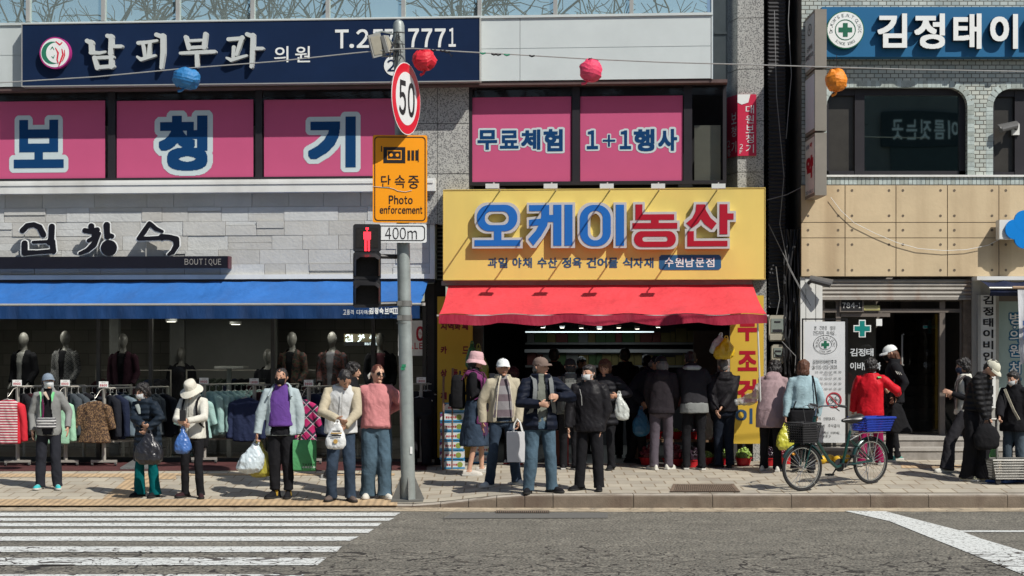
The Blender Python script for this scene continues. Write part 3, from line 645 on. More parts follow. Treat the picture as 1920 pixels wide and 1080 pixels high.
# open right leaf, hinged on the mullion and swung inwards
mb = MB(); h0 = RB.s(1762,.2); mb.quad((h0-.0,.2,zd+.02),(h0-.55,.75,zd+.02),(h0-.55,.75,RB.z(588,1700,.2)),(h0,.2,RB.z(588,1700,.2))); lf = br_.part('open_door', mb, glass('dark_leaf', (.30,.30,.29), .5), smooth=0)
mb = MB(); q = (h0-.45,.62); mb.tube([(q[0],q[1]-.05,1.55),(q[0]-.03,q[1]-.08,1.56),(q[0]-.03,q[1]-.08,2.0),(q[0],q[1]-.05,2.01)], .014, 6); br_.part('handle', mb, M_alu, lf)
# stair hall inside
mb = MB(); s0, s1 = RB.s(1544,.3), RB.s(1815,.3); M_hall = mat('hall_wall', (.26,.235,.21), .8, .1)
mb.quad((s0,.25,zd),(s0,5,zd),(s0,5,3.2),(s0,.25,3.2)); mb.quad((s1,5,zd),(s1,.25,zd),(s1,.25,3.2),(s1,5,3.2)); mb.quad((s0,5,zd),(s1,5,zd),(s1,5,3.6),(s0,5,3.6)); mb.quad((s0,.19,zd),(s1,.19,zd),(s1,1.3,zd),(s0,1.3,zd)); mb.quad((s0,5,3.4),(s1,5,3.4),(s1,.25,3.0),(s0,.25,3.0))
mb.box(s0, RB.s(1650,.6), .9, 1.0, zd, 3.1, 1); br_.part('stair_hall', mb, [M_hall, M_pil], smooth=0)
mb = MB()
for k in range(11): mb.box(RB.s(1655,1.3), s1, 1.3+.27*k, 4.9, zd+.17*k, zd+.17*(k+1))
br_.part('stair', mb, mat('stair_stone', (.34,.31,.28), .6, .2), smooth=0)
mb = MB(); M_step = mat('step_granite', (.27,.25,.225), .7, .15, 20, dirt=((.12,.10,.08), 3, .5))
s0, s1 = RB.s(1541), RB.s(1880); mb.box(RB.s(1503), s1, -.66, .2, .05, zd-.14); mb.box(s0, s1, -.32, .19, zd-.14, zd-.002)
mb.box(RB.s(1503), s1, -.675, -.3, zd-.18, zd-.138, 1); mb.box(s0, s1, -.335, .1, zd-.045, zd, 1); br_.part('front_step', mb, [M_step, mat('step_top', (.36,.34,.31), .7, .1, 20)])
mb = MB(); s0, s1, z0, z1 = RB.rect(1806,562,1823,870,.03); mb.box(s0, s1, .03, .3, zd, z1); br_.part('brick_jamb', mb, mat('brown_brick', (.12,.095,.075), .8, .3, 12), smooth=0)
mb = MB(); B(mb, RB, 1823, 519, 1839, 875, -.03, .3); B(mb, RB, 1839, 519, 2100, 553, .0, .3); B(mb, RB, 1839, 760, 1874, 875, -.02, .3); B(mb, RB, 1867, 553, 1873, 875, -.03, .3); B(mb, RB, 1873, 750, 2100, 875, -.01, .3); br_.part('shop_pier', mb, mat('pale_pier', (.33,.325,.30), .7, .08, 2))
mb = MB(); s0, s1, z0, z1 = RB.rect(1873,553,2100,750,.05); mb.box(s0, s1, .05, .07, z0, z1); B(mb, RB, 1873, 553, 2100, 565, .0, .1, 1); br_.part('frosted_window', mb, [mat('frosted_film', (.34,.44,.42), .35, .08, 1.2), M_dfr])
# the narrow dark gap between the two blocks: ribbed duct against black
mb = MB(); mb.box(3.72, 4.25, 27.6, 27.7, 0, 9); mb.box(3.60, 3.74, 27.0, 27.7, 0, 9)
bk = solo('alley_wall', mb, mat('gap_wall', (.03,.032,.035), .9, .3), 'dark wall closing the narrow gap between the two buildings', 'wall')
M_letw_far = mat('far_letter', (.8,.8,.78), .6, 0)
# across the road: a plain dark row that the panes mirror
op = Thing('opposite_building', 'shaded grey block across the street, mirrored in the shop windows', 'building', (0,-9,0), G0)
mb = MB(); mb.box(-34, 30, -12, -9, 0, 10.3); op.part('wall', mb, mat('opposite_wall', (.16,.155,.15), .8, .2, .6))
for k in range(14):
    mb = MB(); x = -30+4.3*k; mb.box(x, x+3, -8.99, -8.95, 4.2, 6.2); mb.box(x, x+3, -8.99, -8.95, 7.3, 9.2); op.part('window', mb, mat('opposite_window', (.03,.04,.045), .2))
    mb = MB(); mb.box(x-.4, x+3.4, -8.99, -8.9, .4, 3.3); op.part('shopfront', mb, mat('opposite_shop', (.05,.05,.05), .3, .3, .8))
t = Thing('shop_sign', 'pale lettered sign across the street, seen mirrored in the clinic window', 'sign', (14.07,-8.9,8.6), G0); mb = MB(); mb.box(12.7,15.45,-8.93,-8.88,8.6,9.7); t.part('board', mb, mat('far_board', (.03,.04,.045), .7)); mb = MB()
for k, ch in enumerate('이름짓는곳'): q = MB(); text(q, ch, 0, .36, 8.82, 9.46, 0, bold=.06, N=50); mb.add([(15.16-.44*k-x, -8.86, z) for x, y, z in q.v], q.f)
t.part('lettering', mb, M_letw_far, smooth=0)
# bare street trees on the near side, whose twigs the upper glass mirrors
M_bark = mat('plane_bark', (.085,.075,.062), .9, .3, 4)
def bare_tree(x, y, h, seed):
    random.seed(seed); t = Thing('street_tree', 'leafless plane tree mirrored in the upper windows', 'tree', (x,y,0), G0, 'bare street trees', local=True)
    mb = MB(); mb.tube([(0,0,-.2),(.05,0,h*.2),(0,.06,h*.42)], [.24,.19,.16], 8); t.part('trunk', mb, M_bark); mb = MB()
    def grow(p, d, ln, r, lv):
        pts = [p]; q = p; dd = d
        for i in range(3):
            dd = (dd+Vector((random.gauss(0,.22), random.gauss(0,.22), random.gauss(.05,.16)))).normalized(); q = q+dd*ln/3; pts.append(q)
        mb.tube(pts, [r, r*.9, r*.82, r*.74], 5 if lv < 2 else 3, cap=False)
        if lv < 5:
            for k in range(random.choice((2,3,3)) if lv < 3 else 3):
                b = pts[random.choice((1,2,3,3))]; nd = (dd+Vector((random.gauss(0,.75), random.gauss(0,.75), random.gauss(.0,.55)))).normalized(); grow(b, nd, ln*random.uniform(.58,.82), r*.66, lv+1)
    for k in range(6): a = k*1.05+random.random(); grow(Vector((0,.06,h*(.3+.03*k))), Vector((math.cos(a), math.sin(a), .9)).normalized(), h*.3, .13, 0)
    t.part('crown', mb, M_bark)
for a in ((-8.6,-5,15.2,1),(-3.2,-5.4,15.6,2),(1.5,-5,14.6,4),(-20.4,-5,15.4,6),(-17,-6,15,8)): bare_tree(*a)
# ================================================================ signs, awnings, fittings on the buildings
M_navy = mat('sign_navy', (.006,.018,.055), .6, .12, 1.5, spec=.15); M_let = mat('letter_grey', (.50,.53,.52), .5, .04); M_letw = mat('letter_white', (.74,.76,.75), .5, .03)
M_side = mat('letter_edge', (.05,.05,.055), .5, 0)
def sign(name, label, cat, fr, x0, y0, x1, y1, yf, th, m, group=None):
    s0, s1, z0, z1 = fr.rect(x0, y0, x1, y1, yf); t = Thing(name, label, cat, ((s0+s1)/2, yf, z0), fr, group)
    mb = MB(); mb.box(s0, s1, yf, yf+th, z0, z1); t.part('board', mb, m); return t
# --- navy clinic sign
t = sign('clinic_sign', 'long navy clinic sign with silver letters and phone number on the fascia', 'sign', L, 42, 40, 899, 156, -.62, .16, M_navy)
mb = MB(); s0, s1, z0, z1 = L.rect(42,40,899,156,-.62)
for a in ((s0-.012,s1+.012,z1,z1+.014),(s0-.012,s1+.012,z0-.014,z0),(s0-.012,s0,z0,z1),(s1,s1+.012,z0,z1)): mb.box(a[0],a[1],-.63,-.46,a[2],a[3])
t.part('edge_trim', mb, M_alu)
mb = MB(); c = (L.s(103,-.7), L.z(99,103,-.7)); mb.disc(c, .232, -.7, -.62, 36, 0); mb.disc(c, .212, -.704, -.7, 36, 1)
for q, r_, y_ in ((( -.035,.0),.165,-.707),((.02,.0),.15,-.709)): mb.disc((c[0]+q[0],c[1]+q[1]), r_, y_, y_+.002, 30, 2 if y_ > -.708 else 1)
mm = 3
for P in ([(105,78,1),(112,84,1.4),(116,80,1)],[(104,90,.8),(109,99,1.6),(107,112,1.4),(109,118,.8)],[(116,92,.8),(118,102,1.6),(113,116,1.6),(110,124,.6)],[(121,94,.6),(121,104,1.2),(117,114,.8)]): stroke(mb, L, P, -.7115, .002, 3)
for P in ([(95,93,.5),(98,88,1),(101,93,.5)],[(97,106,.6),(100,109,.9),(102,104,.5)]): stroke(mb, L, P, -.7115, .002, 2)
t.part('emblem', mb, [mat('magenta_rim',(.42,.03,.2),.5,0), M_letw, mat('emblem_green',(.02,.17,.10),.5,0), mat('emblem_red',(.62,.02,.05),.5,0)], label='round white emblem with green crescent')
def serif(mb, S, y, d, m):
    for P in S: stroke(mb, L, P, y, d, m)
G1 = {0: [[(163,76,3.5),(171,80,3.8)],[(170,78,3.6),(171,97,3.6)],[(170,98,3.2),(186,99,2.6),(197,97,1.6)],[(201,67,3.2),(208,69,4)],[(208,68,3.6),(207,100,4)],[(208,87,2.8),(227,87,2.6)],[(177,108,3.8),(182,127,3.6)],[(178,108,2.6),(211,107,2.8)],[(208,106,3.4),(208,125,3.8)],[(182,126,3),(211,124,3)]],
      1: [[(259,80,3),(275,79,2.6),(294,76,1.8)],[(268,82,2.8),(272,107,2.8)],[(281,80,2.8),(278,106,2.8)],[(257,106,1.6),(264,111,3),(290,104,2)],[(293,65,3.4),(304,69,3.5)],[(305,67,3.8),(305,100,4),(302,127,2.6)]],
      2: [[(348,69,3.2),(354,90,3.6)],[(385,64,3.6),(382,89,3.6)],[(354,76,2),(384,75,2)],[(354,89,2.6),(384,88,2.6)],[(338,99,2.2),(370,98,3),(402,97,2.8)],[(369,99,3.6),(369,124,2.8)]],
      3: [[(428,73,3),(447,72,3),(455,71,3)],[(454,70,3.4),(447,90,3),(443,102,2.2)],[(438,88,2.8),(437,106,2.6)],[(425,108,1.6),(433,112,3),(462,104,1.8)],[(463,64,3.2),(473,68,3.6)],[(474,66,3.6),(473,100,4),(471,125,2.6)],[(475,91,2.8),(492,91,2.4)]]}
for k in G1: P = [p for S in G1[k] for p in S]; t.part('letter', Mask(min(p[0] for p in P)-5, 58, max(p[0] for p in P)+5, 134).brush(G1[k], .55).emit(MB(), L, -.71, .09), M_let, smooth=0)
mb = MB(); ptext(mb, L, '의', 514,86,541,117, -.626, bold=.04); ptext(mb, L, '원', 553,86,582,117, -.626, bold=.04)
ptext(mb, L, 'T', 628,55,654,91, -.626, bold=.08); ptext(mb, L, '.', 655,82,664,90, -.626, bold=.1); ptext(mb, L, '2', 668,54,692,90, -.626, bold=.05)
ptext(mb, L, '5', 697,54,719,90, -.626, bold=.05); ptext(mb, L, '7', 721,54,742,90, -.626, bold=.05)
for a, b in ((765,786),(790,811),(815,836)): ptext(mb, L, '7', a,53,b,89, -.626, bold=.07)
ptext(mb, L, '1', 841,52,855,88, -.626, bold=.05)
mb.disc((L.s(739,-.625), L.z(123,739,-.625)), .148, -.626, -.622, 30); t.part('lettering', mb, M_letw, smooth=0)
mb = MB(); ptext(mb, L, '2', 726,111,742,134, -.63, bold=.05); t.part('numeral', mb, M_navy, smooth=0)
# --- pink window posters
M_pink = mat('poster_pink', (.50,.08,.19), .6, .05, .8); M_pnavy = mat('poster_navy', (.003,.042,.135), .6, .03, spec=.15); M_pw = mat('poster_white', (.50,.58,.60), .6, .03)
POST = [((-70,190,197,336), [('보',25,223,121,316)], .012, 'pink window poster with the first big navy letter, beside the left edge'),
        ((219,188,475,334), [('청',297,215,390,321)], .012, 'pink window poster with the big middle letter, above the white ledge'),
        ((495,186,752,333), [('기',577,217,668,315)], .012, 'pink window poster with the last big letter, partly behind the signal pole'),
        ((882,182,1071,341), [('무',895,243,933,281),('료',937,244,973,279),('체',977,242,1014,281),('험',1019,241,1056,284)], .01, 'pink window poster advertising a free trial, above the yellow shop sign'),
        ((1088,180,1280,340), [('1',1100,244,1122,280),('+',1130,252,1154,275),('1',1162,244,1184,280),('행',1188,241,1228,284),('사',1234,241,1270,283)], .01, 'pink window poster with a one plus one offer, beside the dark window pane')]
for (r, gl, bd, lb) in POST:
    s0, s1, z0, z1 = L.rect(*r, -.19); t = Thing('window_poster', lb, 'poster', ((s0+s1)/2,-.19,z0), L, 'pink posters in the upstairs windows')
    mb = MB(); mb.box(s0, s1, -.19, -.187, z0, z1); t.part('sheet', mb, M_pink)
    big = len(gl) == 1
    for g in gl:
        mo = MB(); mi = MB(); wide = True; bb = .11 if big else .10
        ptext(mo, L, *g, -.1935, bold=bb, out=.10 if big else .095, wide=wide); ptext(mi, L, *g, -.197, bold=bb)
        o = t.part('letter', mi, M_pnavy, smooth=0); t.part('letter_outline', mo, M_pw, o, smooth=0)
# --- boutique sign: brushed black letters with a pale rim, standing on a black bar
t = Thing('boutique_sign', 'black brush lettered boutique sign standing on a long black bar', 'sign', (L.s(200,-.3),-.3,L.z(502,200,-.3)), L)
mb = MB(); B(mb, L, -70, 481, 427, 503, -.34, -.16); t.part('bar', mb, mat('sign_black', (.010,.010,.016), .35, .1)); mb = MB(); B(mb, L, 427, 480, 428.5, 503.5, -.345, -.15); t.part('end_cap', mb, mat('maroon_cap', (.08,.02,.03), .5))
BS = [[(42,432,4.2),(51,423,4),(63,421,3.6),(74,426,4.4),(81,440,4.6)],[(97,425,4.6),(96,447,4.6),(92,455,4)],[(46,456,4.6),(46,474,4.8)],[(47,474,4.2),(70,473,2.8),(100,471,3.2)],[(62,454,1.8),(90,453,2.2),(92,455,3)],[(98,453,4.4),(100,471,4.4)],
      [(171,424,4.6),(172,430,3.4)],[(159,432,3.8),(170,434,3.6),(182,431,4)],[(176,434,4),(178,445,4.4),(186,438,2.4)],[(184,440,3.2),(176,458,4.6),(164,469,3.4),(150,475,2.2)],[(166,451,2.6),(178,444,3)],[(200,422,5),(201,444,4.2)],[(202,440,3.2),(210,443,3)],
      [(280,419,3.4),(270,434,4),(260,447,3)],[(282,420,3.2),(292,429,3.2),(304,434,1.8)],[(260,447,3),(280,447,2.8),(300,446,3),(303,446,4.4)],[(303,444,4.6),(318,445,4),(330,449,5),(331,460,4.4),(324,472,3.6),(316,477,1.8)]]
for a, b in ((0,6),(6,13),(13,18)):
    P = [p for S in BS[a:b] for p in S]; k = Mask(min(p[0] for p in P)-12, 412, max(p[0] for p in P)+16, 482).brush(BS[a:b], 1.0)
    if a == 6: k.rr(189, 450, 219, 480, 14.9)
    o = t.part('letter', k.emit(MB(), L, -.33, .045), mat('brush_black', (.008,.008,.012), .5, 0, spec=.2), smooth=0); t.part('letter_rim', k.emit(MB(), L, -.32, .03, 0, 1.8), M_letw, o, smooth=0)
mb = MB()
for px in (46, 80, 183, 274): c = L.s(px,-.25); mb.box(c-.008, c+.008, -.262, -.25, L.z(482,px,-.25), L.z(440,px,-.25))
t.part('post', mb, M_alu)
def boutique(mb, fr, x0, y0, x1, y1, y):
    xs = [0,.155,.31,.445,.575,.655,.81,1.0]
    for k, ch in enumerate('BOUTIQUE'):
        a = x0+(x1-x0)*k*.125; wd = (x1-x0)*(.105 if ch not in 'IE' else (.04 if ch == 'I' else .085)); off = .03*(x1-x0) if ch == 'I' else 0
        ptext(mb, fr, ch, a+off, y0, a+off+wd, y1+(1.5 if ch == 'Q' else 0), y, bold=.02, N=48)
mb = MB(); boutique(mb, L, 346, 485, 418, 496.5, -.345); t.part('lettering', mb, mat('dim_letter', (.30,.28,.25), .5, 0), smooth=0)
# --- blue awning over the boutique
def cloth(name, c, r=.75): return mat(name, c, r, .14, 1.6, .45, 7, spec=.25, stretch=(1,1,.35), bd=.06, dirt=(tuple(x*.72+.02 for x in c), 1.3, .5, (2.2,1,.25)))
t = Thing('blue_awning', 'long blue awning with navy valance over the clothes shop', 'awning', (L.s(350,-.7),-.7,L.z(598,350,-1.1)), L)
yb, yf = -.17, -1.15; zt = L.z(528.5, 400, yb); zf_ = L.z(571, 400, yf); sa, sc = L.s(-120,yb), L.s(802,yb); sb2 = L.s(787,yf)
N = 40; rg = []
for j in range(9):
    q = j/8; y = yb+(yf-yb)*q; e = sc+(sb2-sc)*q
    rg.append([(sa+(e-sa)*i/N, y, zt+(zf_-zt)*q-.05*math.sin(math.pi*q)*(1+.35*math.sin(i*.9))-.006*math.sin(i*2.1)) for i in range(N+1)])
M_blue = cloth('awning_blue', (.026,.13,.40)); mb = MB(); mb.loft(rg[::-1], cap=False, closed=False); t.part('canopy', mb, M_blue, smooth=3)
mb = MB(); mb.tube([(sa,yf,zf_),(sb2+.03,yf,zf_)], .018, 8); mb.lathe([(.03,0),(.03,.04)], (sb2+.05,yf,zf_-.02), 10); t.part('front_bar', mb, M_alu)
zv = L.z(597.5, 400, yf); rg = [[(sa+(sb2-sa)*i/120, yf-.012+.02*math.sin(i*.8)*q+.012*math.sin(i*2.3)*q, zf_-.02+(zv-zf_+.02)*q) for i in range(121)] for q in (0,.3,.65,1)]
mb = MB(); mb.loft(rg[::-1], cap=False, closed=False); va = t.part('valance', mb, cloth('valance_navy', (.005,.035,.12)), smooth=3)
mb = MB()
for ch, a in zip('고품격디자이너', (643,650,657,668.5,675.5,682.5,686.8)): ptext(mb, L, ch, a, 580.5, a+6.3, 590, yf-.05, bold=.03, N=40)
for ch, a in zip('김창숙브띠끄', (692,702,711,721,730,738)): ptext(mb, L, ch, a, 576.5, a+8.5, 589, yf-.05, bold=.1, N=40)
t.part('lettering', mb, M_letw, va, smooth=0)
mb = MB()
for px in (40, 430, 700): s = L.s(px,-.6); mb.tube([(s,-.18,zt-.15),(s+.25,-.62,zt-.32),(s,yf+.05,zf_-.03)], .018, 6)
t.part('arm', mb, M_alu)
# --- yellow grocery sign
M_yel = mat('sign_yellow', (.72,.55,.15), .5, .05, .8, dirt=((.52,.40,.13), 1.0, .5)); M_lb = mat('letter_blue', (.012,.13,.45), .45, .03); M_lr = mat('letter_red', (.36,.006,.022), .45, .03); M_lrim = mat('letter_silver', (.56,.56,.55), .4, .04, metal=.2)
t = sign('grocery_sign', 'big yellow grocery sign with blue and red raised letters', 'sign', L, 832, 355, 1434, 523, -.46, .34, M_yel)
mb = MB(); s0, s1, z0, z1 = L.rect(832,355,1434,523,-.46)
for a in ((s0-.01,s1+.01,z1,z1+.012),(s0-.01,s1+.01,z0-.014,z0),(s0-.01,s0,z0,z1),(s1,s1+.01,z0,z1)): mb.box(a[0],a[1],-.468,-.12,a[2],a[3])
t.part('edge_trim', mb, mat('yellow_trim', (.55,.42,.12), .5))
q_ = .34167; X_ = lambda v: 806+v*q_; Y_ = lambda v: 319+v*q_
def YL(x0, x1): return Mask(X_(x0), Y_(180), X_(x1), Y_(425))
def RQ(k, x0, y0, x1, y1, r=0, on=True): return k.rr(X_(x0), Y_(y0), X_(x1), Y_(y1), r*q_, on)
PL = lambda k, P: k.poly([(X_(a), Y_(b)) for a, b in P])
a1 = YL(240,500); RQ(a1,258,190,480,335,70); RQ(a1,302,226,434,301,34,False); RQ(a1,352,330,393,390); RQ(a1,245,383,495,416)
a2 = YL(535,790); RQ(a2,545,191,650,224); PL(a2,[(612,191),(655,191),(655,250),(643,305),(612,358),(568,414),(540,378),(583,330),(603,290),(612,250)]); PL(a2,[(545,272),(625,264),(618,300),(545,306)]); RQ(a2,645,246,682,284); RQ(a2,678,190,722,415); RQ(a2,739,190,783,415)
a3 = YL(818,1070); RQ(a3,823,190,993,417,78); RQ(a3,867,222,949,385,40,False); RQ(a3,1021,190,1066,415)
a4 = YL(1110,1360); RQ(a4,1128,187,1166,272); RQ(a4,1128,242,1341,273); RQ(a4,1214,268,1256,296); RQ(a4,1112,290,1358,321); RQ(a4,1121,334,1350,421,43); RQ(a4,1167,364,1305,392,13,False)
a5 = YL(1405,1670); PL(a5,[(1462,187),(1512,187),(1514,218),(1540,262),(1574,292),(1548,326),(1508,296),(1488,268),(1474,290),(1450,308),(1436,318),(1407,290),(1440,262),(1458,226)]); RQ(a5,1590,187,1633,352); RQ(a5,1630,238,1667,271); RQ(a5,1413,334,1449,418); RQ(a5,1413,388,1633,418)
for k, g in enumerate((a1,a2,a3,a4,a5)):
    o = t.part('letter', g.emit(MB(), L, -.56, .10, 0, 4.6, True), M_lrim, smooth=0, label=('blue' if k < 3 else 'red')+' raised letter with silver rim'); t.part('letter_face', g.emit(MB(), L, -.566, .02), M_lb if k < 3 else M_lr, o, smooth=0)
M_yn = mat('letter_darkblue', (.025,.075,.16), .5, 0); mb = MB(); xs = 913
for wd, a, b in (('과일',914,953),('야채',960,999),('수산',1007,1046),('정육',1053,1092),('건어물',1099,1160),('식자재',1167,1227)):
    n = len(wd); cw = (b-a)/n
    for i, ch in enumerate(wd): ptext(mb, L, ch, a+cw*i+.6, 482.5, a+cw*(i+1)-1, 502.5, -.464, bold=.07, N=64)
t.part('lettering', mb, M_yn, smooth=0)
s0, s1, z0, z1 = L.rect(1236,478,1352,506,-.466); mb = MB(); r_ = .03
mb.prism([(s0+r_,z0),(s1-r_,z0),(s1,z0+r_),(s1,z1-r_),(s1-r_,z1),(s0+r_,z1),(s0,z1-r_),(s0,z0+r_)], -.466, -.46); tb = t.part('name_tablet', mb, mat('tablet_blue', (.02,.10,.22), .5, .03))
mb = MB()
for i, ch in enumerate('수원남문점'): ptext(mb, L, ch, 1246+19.3*i, 483, 1263+19.3*i, 501, -.470, bold=.06, N=64)
t.part('tablet_lettering', mb, M_letw, tb, smooth=0)
# --- five floodlamps reaching out over the yellow sign
for k, (px, adj) in enumerate(((924,'leftmost'),(1033,'second from the left'),(1138,'middle'),(1234,'second from the right'),(1347,'rightmost'))):
    y = -1.5; s = L.s(px, y); z = L.z(350, px, y); t = Thing('sign_lamp', f'white floodlamp on a thin arm above the yellow sign, {adj} of five', 'lamp', (s,y,z-.03), L, 'floodlamps above the yellow sign')
    mb = MB(); mb.box(s-.085, s+.085, y-.07, y+.05, z-.022, z+.028); mb.box(s-.095, s+.095, y-.08, y-.068, z-.03, z+.035); t.part('lamp_head', mb, M_white)
    mb = MB(); mb.tube([(s,y,z+.02),(s+.004,y+.1,z+.06),(s+.01,-.3,z+.03),(s+.01,-.3,L.z(355,px,-.46))], .011, 6); t.part('arm', mb, M_alu)
    mb = MB(); mb.box(s-.05, s+.07, -.36, -.22, L.z(355,px,-.46), L.z(355,px,-.46)+.03); t.part('bracket', mb, M_dark)
# --- red awning
t = Thing('red_awning', 'bright red sloping awning over the open grocery front', 'awning', (L.s(1120,-1),-1,L.z(606,1120,-1.5)), L)
yb, yf = -.30, -1.55; zt = L.z(533, 1120, yb); zf_ = L.z(589, 1120, yf); sa, sc = L.s(841,yb), L.s(1411,yb); fa, fc = L.s(823,yf), L.s(1438,yf); N = 44; rg = []
for j in range(11):
    q = j/10; y = yb+(yf-yb)*q; a = sa+(fa-sa)*q; e = sc+(fc-sc)*q
    rg.append([(a+(e-a)*i/N, y, zt+(zf_-zt)*q-.05*math.sin(math.pi*q)*(1+.3*math.sin(i*.7+1))+.012*math.sin(i*.8)*q) for i in range(N+1)])
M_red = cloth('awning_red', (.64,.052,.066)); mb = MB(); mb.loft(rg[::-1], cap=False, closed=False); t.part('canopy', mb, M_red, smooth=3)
fr_ = rg[-1]; sag = lambda i: .085+.035*abs(math.sin(i*math.pi/9+.3))**.7
rv = [[(p[0], yf-.01-.06*q*abs(math.sin(i*math.pi/9+.3))-.015*q*math.sin(i*1.7), p[2]-.01-sag(i)*q-.02*q) for i, p in enumerate(fr_)] for q in (0,.35,.7,1)]
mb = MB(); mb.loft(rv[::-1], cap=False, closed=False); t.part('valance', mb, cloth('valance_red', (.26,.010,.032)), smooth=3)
mb = MB(); mb.tube([(fa-.03,yf+.01,fr_[0][2]-.02),(fc+.03,yf+.01,fr_[-1][2]-.02)], .016, 8); t.part('front_bar', mb, M_alu)
mb = MB(); mb.box(sa-.1, sc, yb-.03, -.1, zt-.01, zt+.055); t.part('cassette', mb, mat('grey_cassette', (.24,.24,.235), .5))
mb = MB(); s = L.s(1420,-1.5); g_ = on_walk(1436, 866); mb.tube([(s,-1.52,zf_-.03),(L.s(1430,-1.2),-1.2,.2)], .012, 6); t.part('prop_pole', mb, M_white)
# --- yellow boards beside the grocery opening
M_yb = mat('board_yellow', (.60,.40,.045), .6, .06, 1.2)
t = sign('yellow_board', 'tall yellow board with dark red words left of the grocery opening', 'sign', L, 820, 556, 886, 858, -.06, .05, M_yb); mb = MB()
for ch, x, y in (('지',826,604.5),('역',839,604.5),('화',852,604.5),('폐',866,604.5),('카',826,649),('드',867,649),('상',826,692),('품',847,692),('권',868,692),('제',826,735)): ptext(mb, L, ch, x, y, x+12, y+14.5, -.064, bold=.1, N=64)
t.part('lettering', mb, mat('board_maroon', (.20,.01,.035), .6, 0), smooth=0)
t = sign('yellow_board', 'tall yellow board with big red letters right of the grocery opening', 'sign', L, 1369, 554, 1432, 832, -.40, .04, M_yb); mb = MB()
for ch, a, b in (('무',588,640),('조',657,696),('건',710,755)): ptext(mb, L, ch, 1383, a, 1420, b, -.404, bold=.1, N=80)
t.part('red_lettering', mb, M_lr, smooth=0); mb = MB(); ptext(mb, L, '이', 1378, 765, 1412, 795, -.404, bold=.05, N=80); t.part('blue_lettering', mb, M_yn, smooth=0)
# --- small red corner sign on the granite pier
M_rs = mat('sign_crimson', (.52,.018,.06), .5, .05); t = sign('corner_sign', 'small crimson two sided hearing shop sign on the granite pier', 'sign', L, 1383, 177, 1418, 292, -.08, .03, M_rs)
s1_ = L.s(1383,-.08); sb_ = L.s(1363,.26); z0, z1 = L.z(292,1400,-.08), L.z(177,1400,-.08)
mb = MB(); mb.add([(sb_,.25,z0),(s1_,-.08,z0),(s1_,-.08,z1),(sb_,.25,z1),(sb_,.28,z0),(s1_,-.05,z0),(s1_,-.05,z1),(sb_,.28,z1)], [(0,1,2,3),(7,6,5,4),(0,3,7,4),(2,1,5,6),(3,2,6,7),(1,0,4,5)]); t.part('side_board', mb, M_rs)
mb = MB(); s0, s1, za, zb_ = L.rect(1383,177,1407,196,-.084); mb.prism([(s0,za+.03),(s0+.06,za),(s1-.03,za+.03),(s1,zb_),(s0,zb_)], -.084, -.08); t.part('white_corner', mb, M_letw)
mb = MB()
for k, ch in enumerate('대원보청기'): ptext(mb, L, ch, 1398, 197+18.4*k, 1414, 213+18.4*k, -.084, bold=.02, N=60)
ptext(mb, L, '2', 1387, 270, 1393, 279, -.084, N=50); ptext(mb, L, 'F', 1387, 281, 1392, 288, -.084, N=50)
tx = MB()
for k, (ch, u0, u1, a, b) in enumerate((('보',.42,.9,212,234),('청',.42,.9,238,258),('기',.42,.9,266,288),('2',.08,.3,262,275),('층',.05,.38,278,292))):
    text(tx, ch, u0, u1, L.z(b,1372,.1), L.z(a,1372,.1), 0, bold=.03, N=60)
mb.add([(sb_+(s1_-sb_)*x-.003, .25-.33*x-.003, z) for x, y, z in tx.v], tx.f)
t.part('lettering', mb, M_letw, smooth=0)
# --- blue clinic sign on the tiled wall
t = sign('clinic_sign', 'blue clinic sign with big white letters and a green cross emblem', 'sign', RB, 1541, 13, 2100, 106.5, -.24, .22, mat('sign_blue', (.008,.115,.26), .5, .08, 1))
cx_, cz_ = RB.s(1585,-.3), RB.z(56,1585,-.3); mb = MB(); mb.disc((cx_,cz_), .272, -.30, -.24, 44, 0); mb.disc((cx_,cz_), .258, -.303, -.3, 44, 1); mb.ring((cx_,cz_), .138, .150, -.306, -.303, 44, 0)
def cross(mb, c, a, w_, y0, y1, m=0): mb.prism([(c[0]+x*a if abs(x) == 1 else c[0]+x*w_, c[1]+z*a if abs(z) == 1 else c[1]+z*w_) for x, z in ((-.999,-1),(.999,-1),(.999,-.999),(1,-.999),(1,.999),(.999,.999),(.999,1),(-.999,1),(-.999,.999),(-1,.999),(-1,-.999),(-.999,-.999))], y0, y1, m)
cross(mb, (cx_,cz_), .098, .034, -.307, -.303, 0)
def arc_text(mb, txt, c, r, a0, a1, h, y, m, fr=None, sx=1.0, sz=1.0, flip=False):
    n = len(txt)
    for k, ch in enumerate(txt):
        if ch == ' ': continue
        a = a0+(a1-a0)*k/(n-1); wd = h*(.3 if ch in "I.,'" else .72); tmp = MB()
        zz = (h*.7, h) if ch == "'" else ((0, h*.22) if ch in '.,' else (0, h*(.75 if ch == 'r' else 1)))
        text(tmp, ch, -wd/2, wd/2, zz[0], zz[1], 0, bold=.03, N=28); rot = a-math.pi/2 if not flip else a+math.pi/2; ca, sa_ = math.cos(rot), math.sin(rot)
        px_, pz_ = c[0]+r*math.cos(a)*sx, c[1]+r*math.sin(a)*sz
        mb.add([(px_+(x*ca-z*sa_)*sx, y, pz_+(x*sa_+z*ca)*sz) for x, _, z in tmp.v], tmp.f, m)
arc_text(mb, "Dr.KIM'S E,N,T CLINIC", (cx_,cz_), .185, R(188), R(-8), .05, -.3065, 2); arc_text(mb, 'SINCE 1982', (cx_,cz_), .222, R(232), R(308), .042, -.3065, 2, flip=True)
t.part('emblem', mb, [mat('emblem_darkgreen', (.01,.12,.065), .5, 0), M_letw, mat('emblem_ink', (.03,.06,.06), .5, 0)], smooth=0)
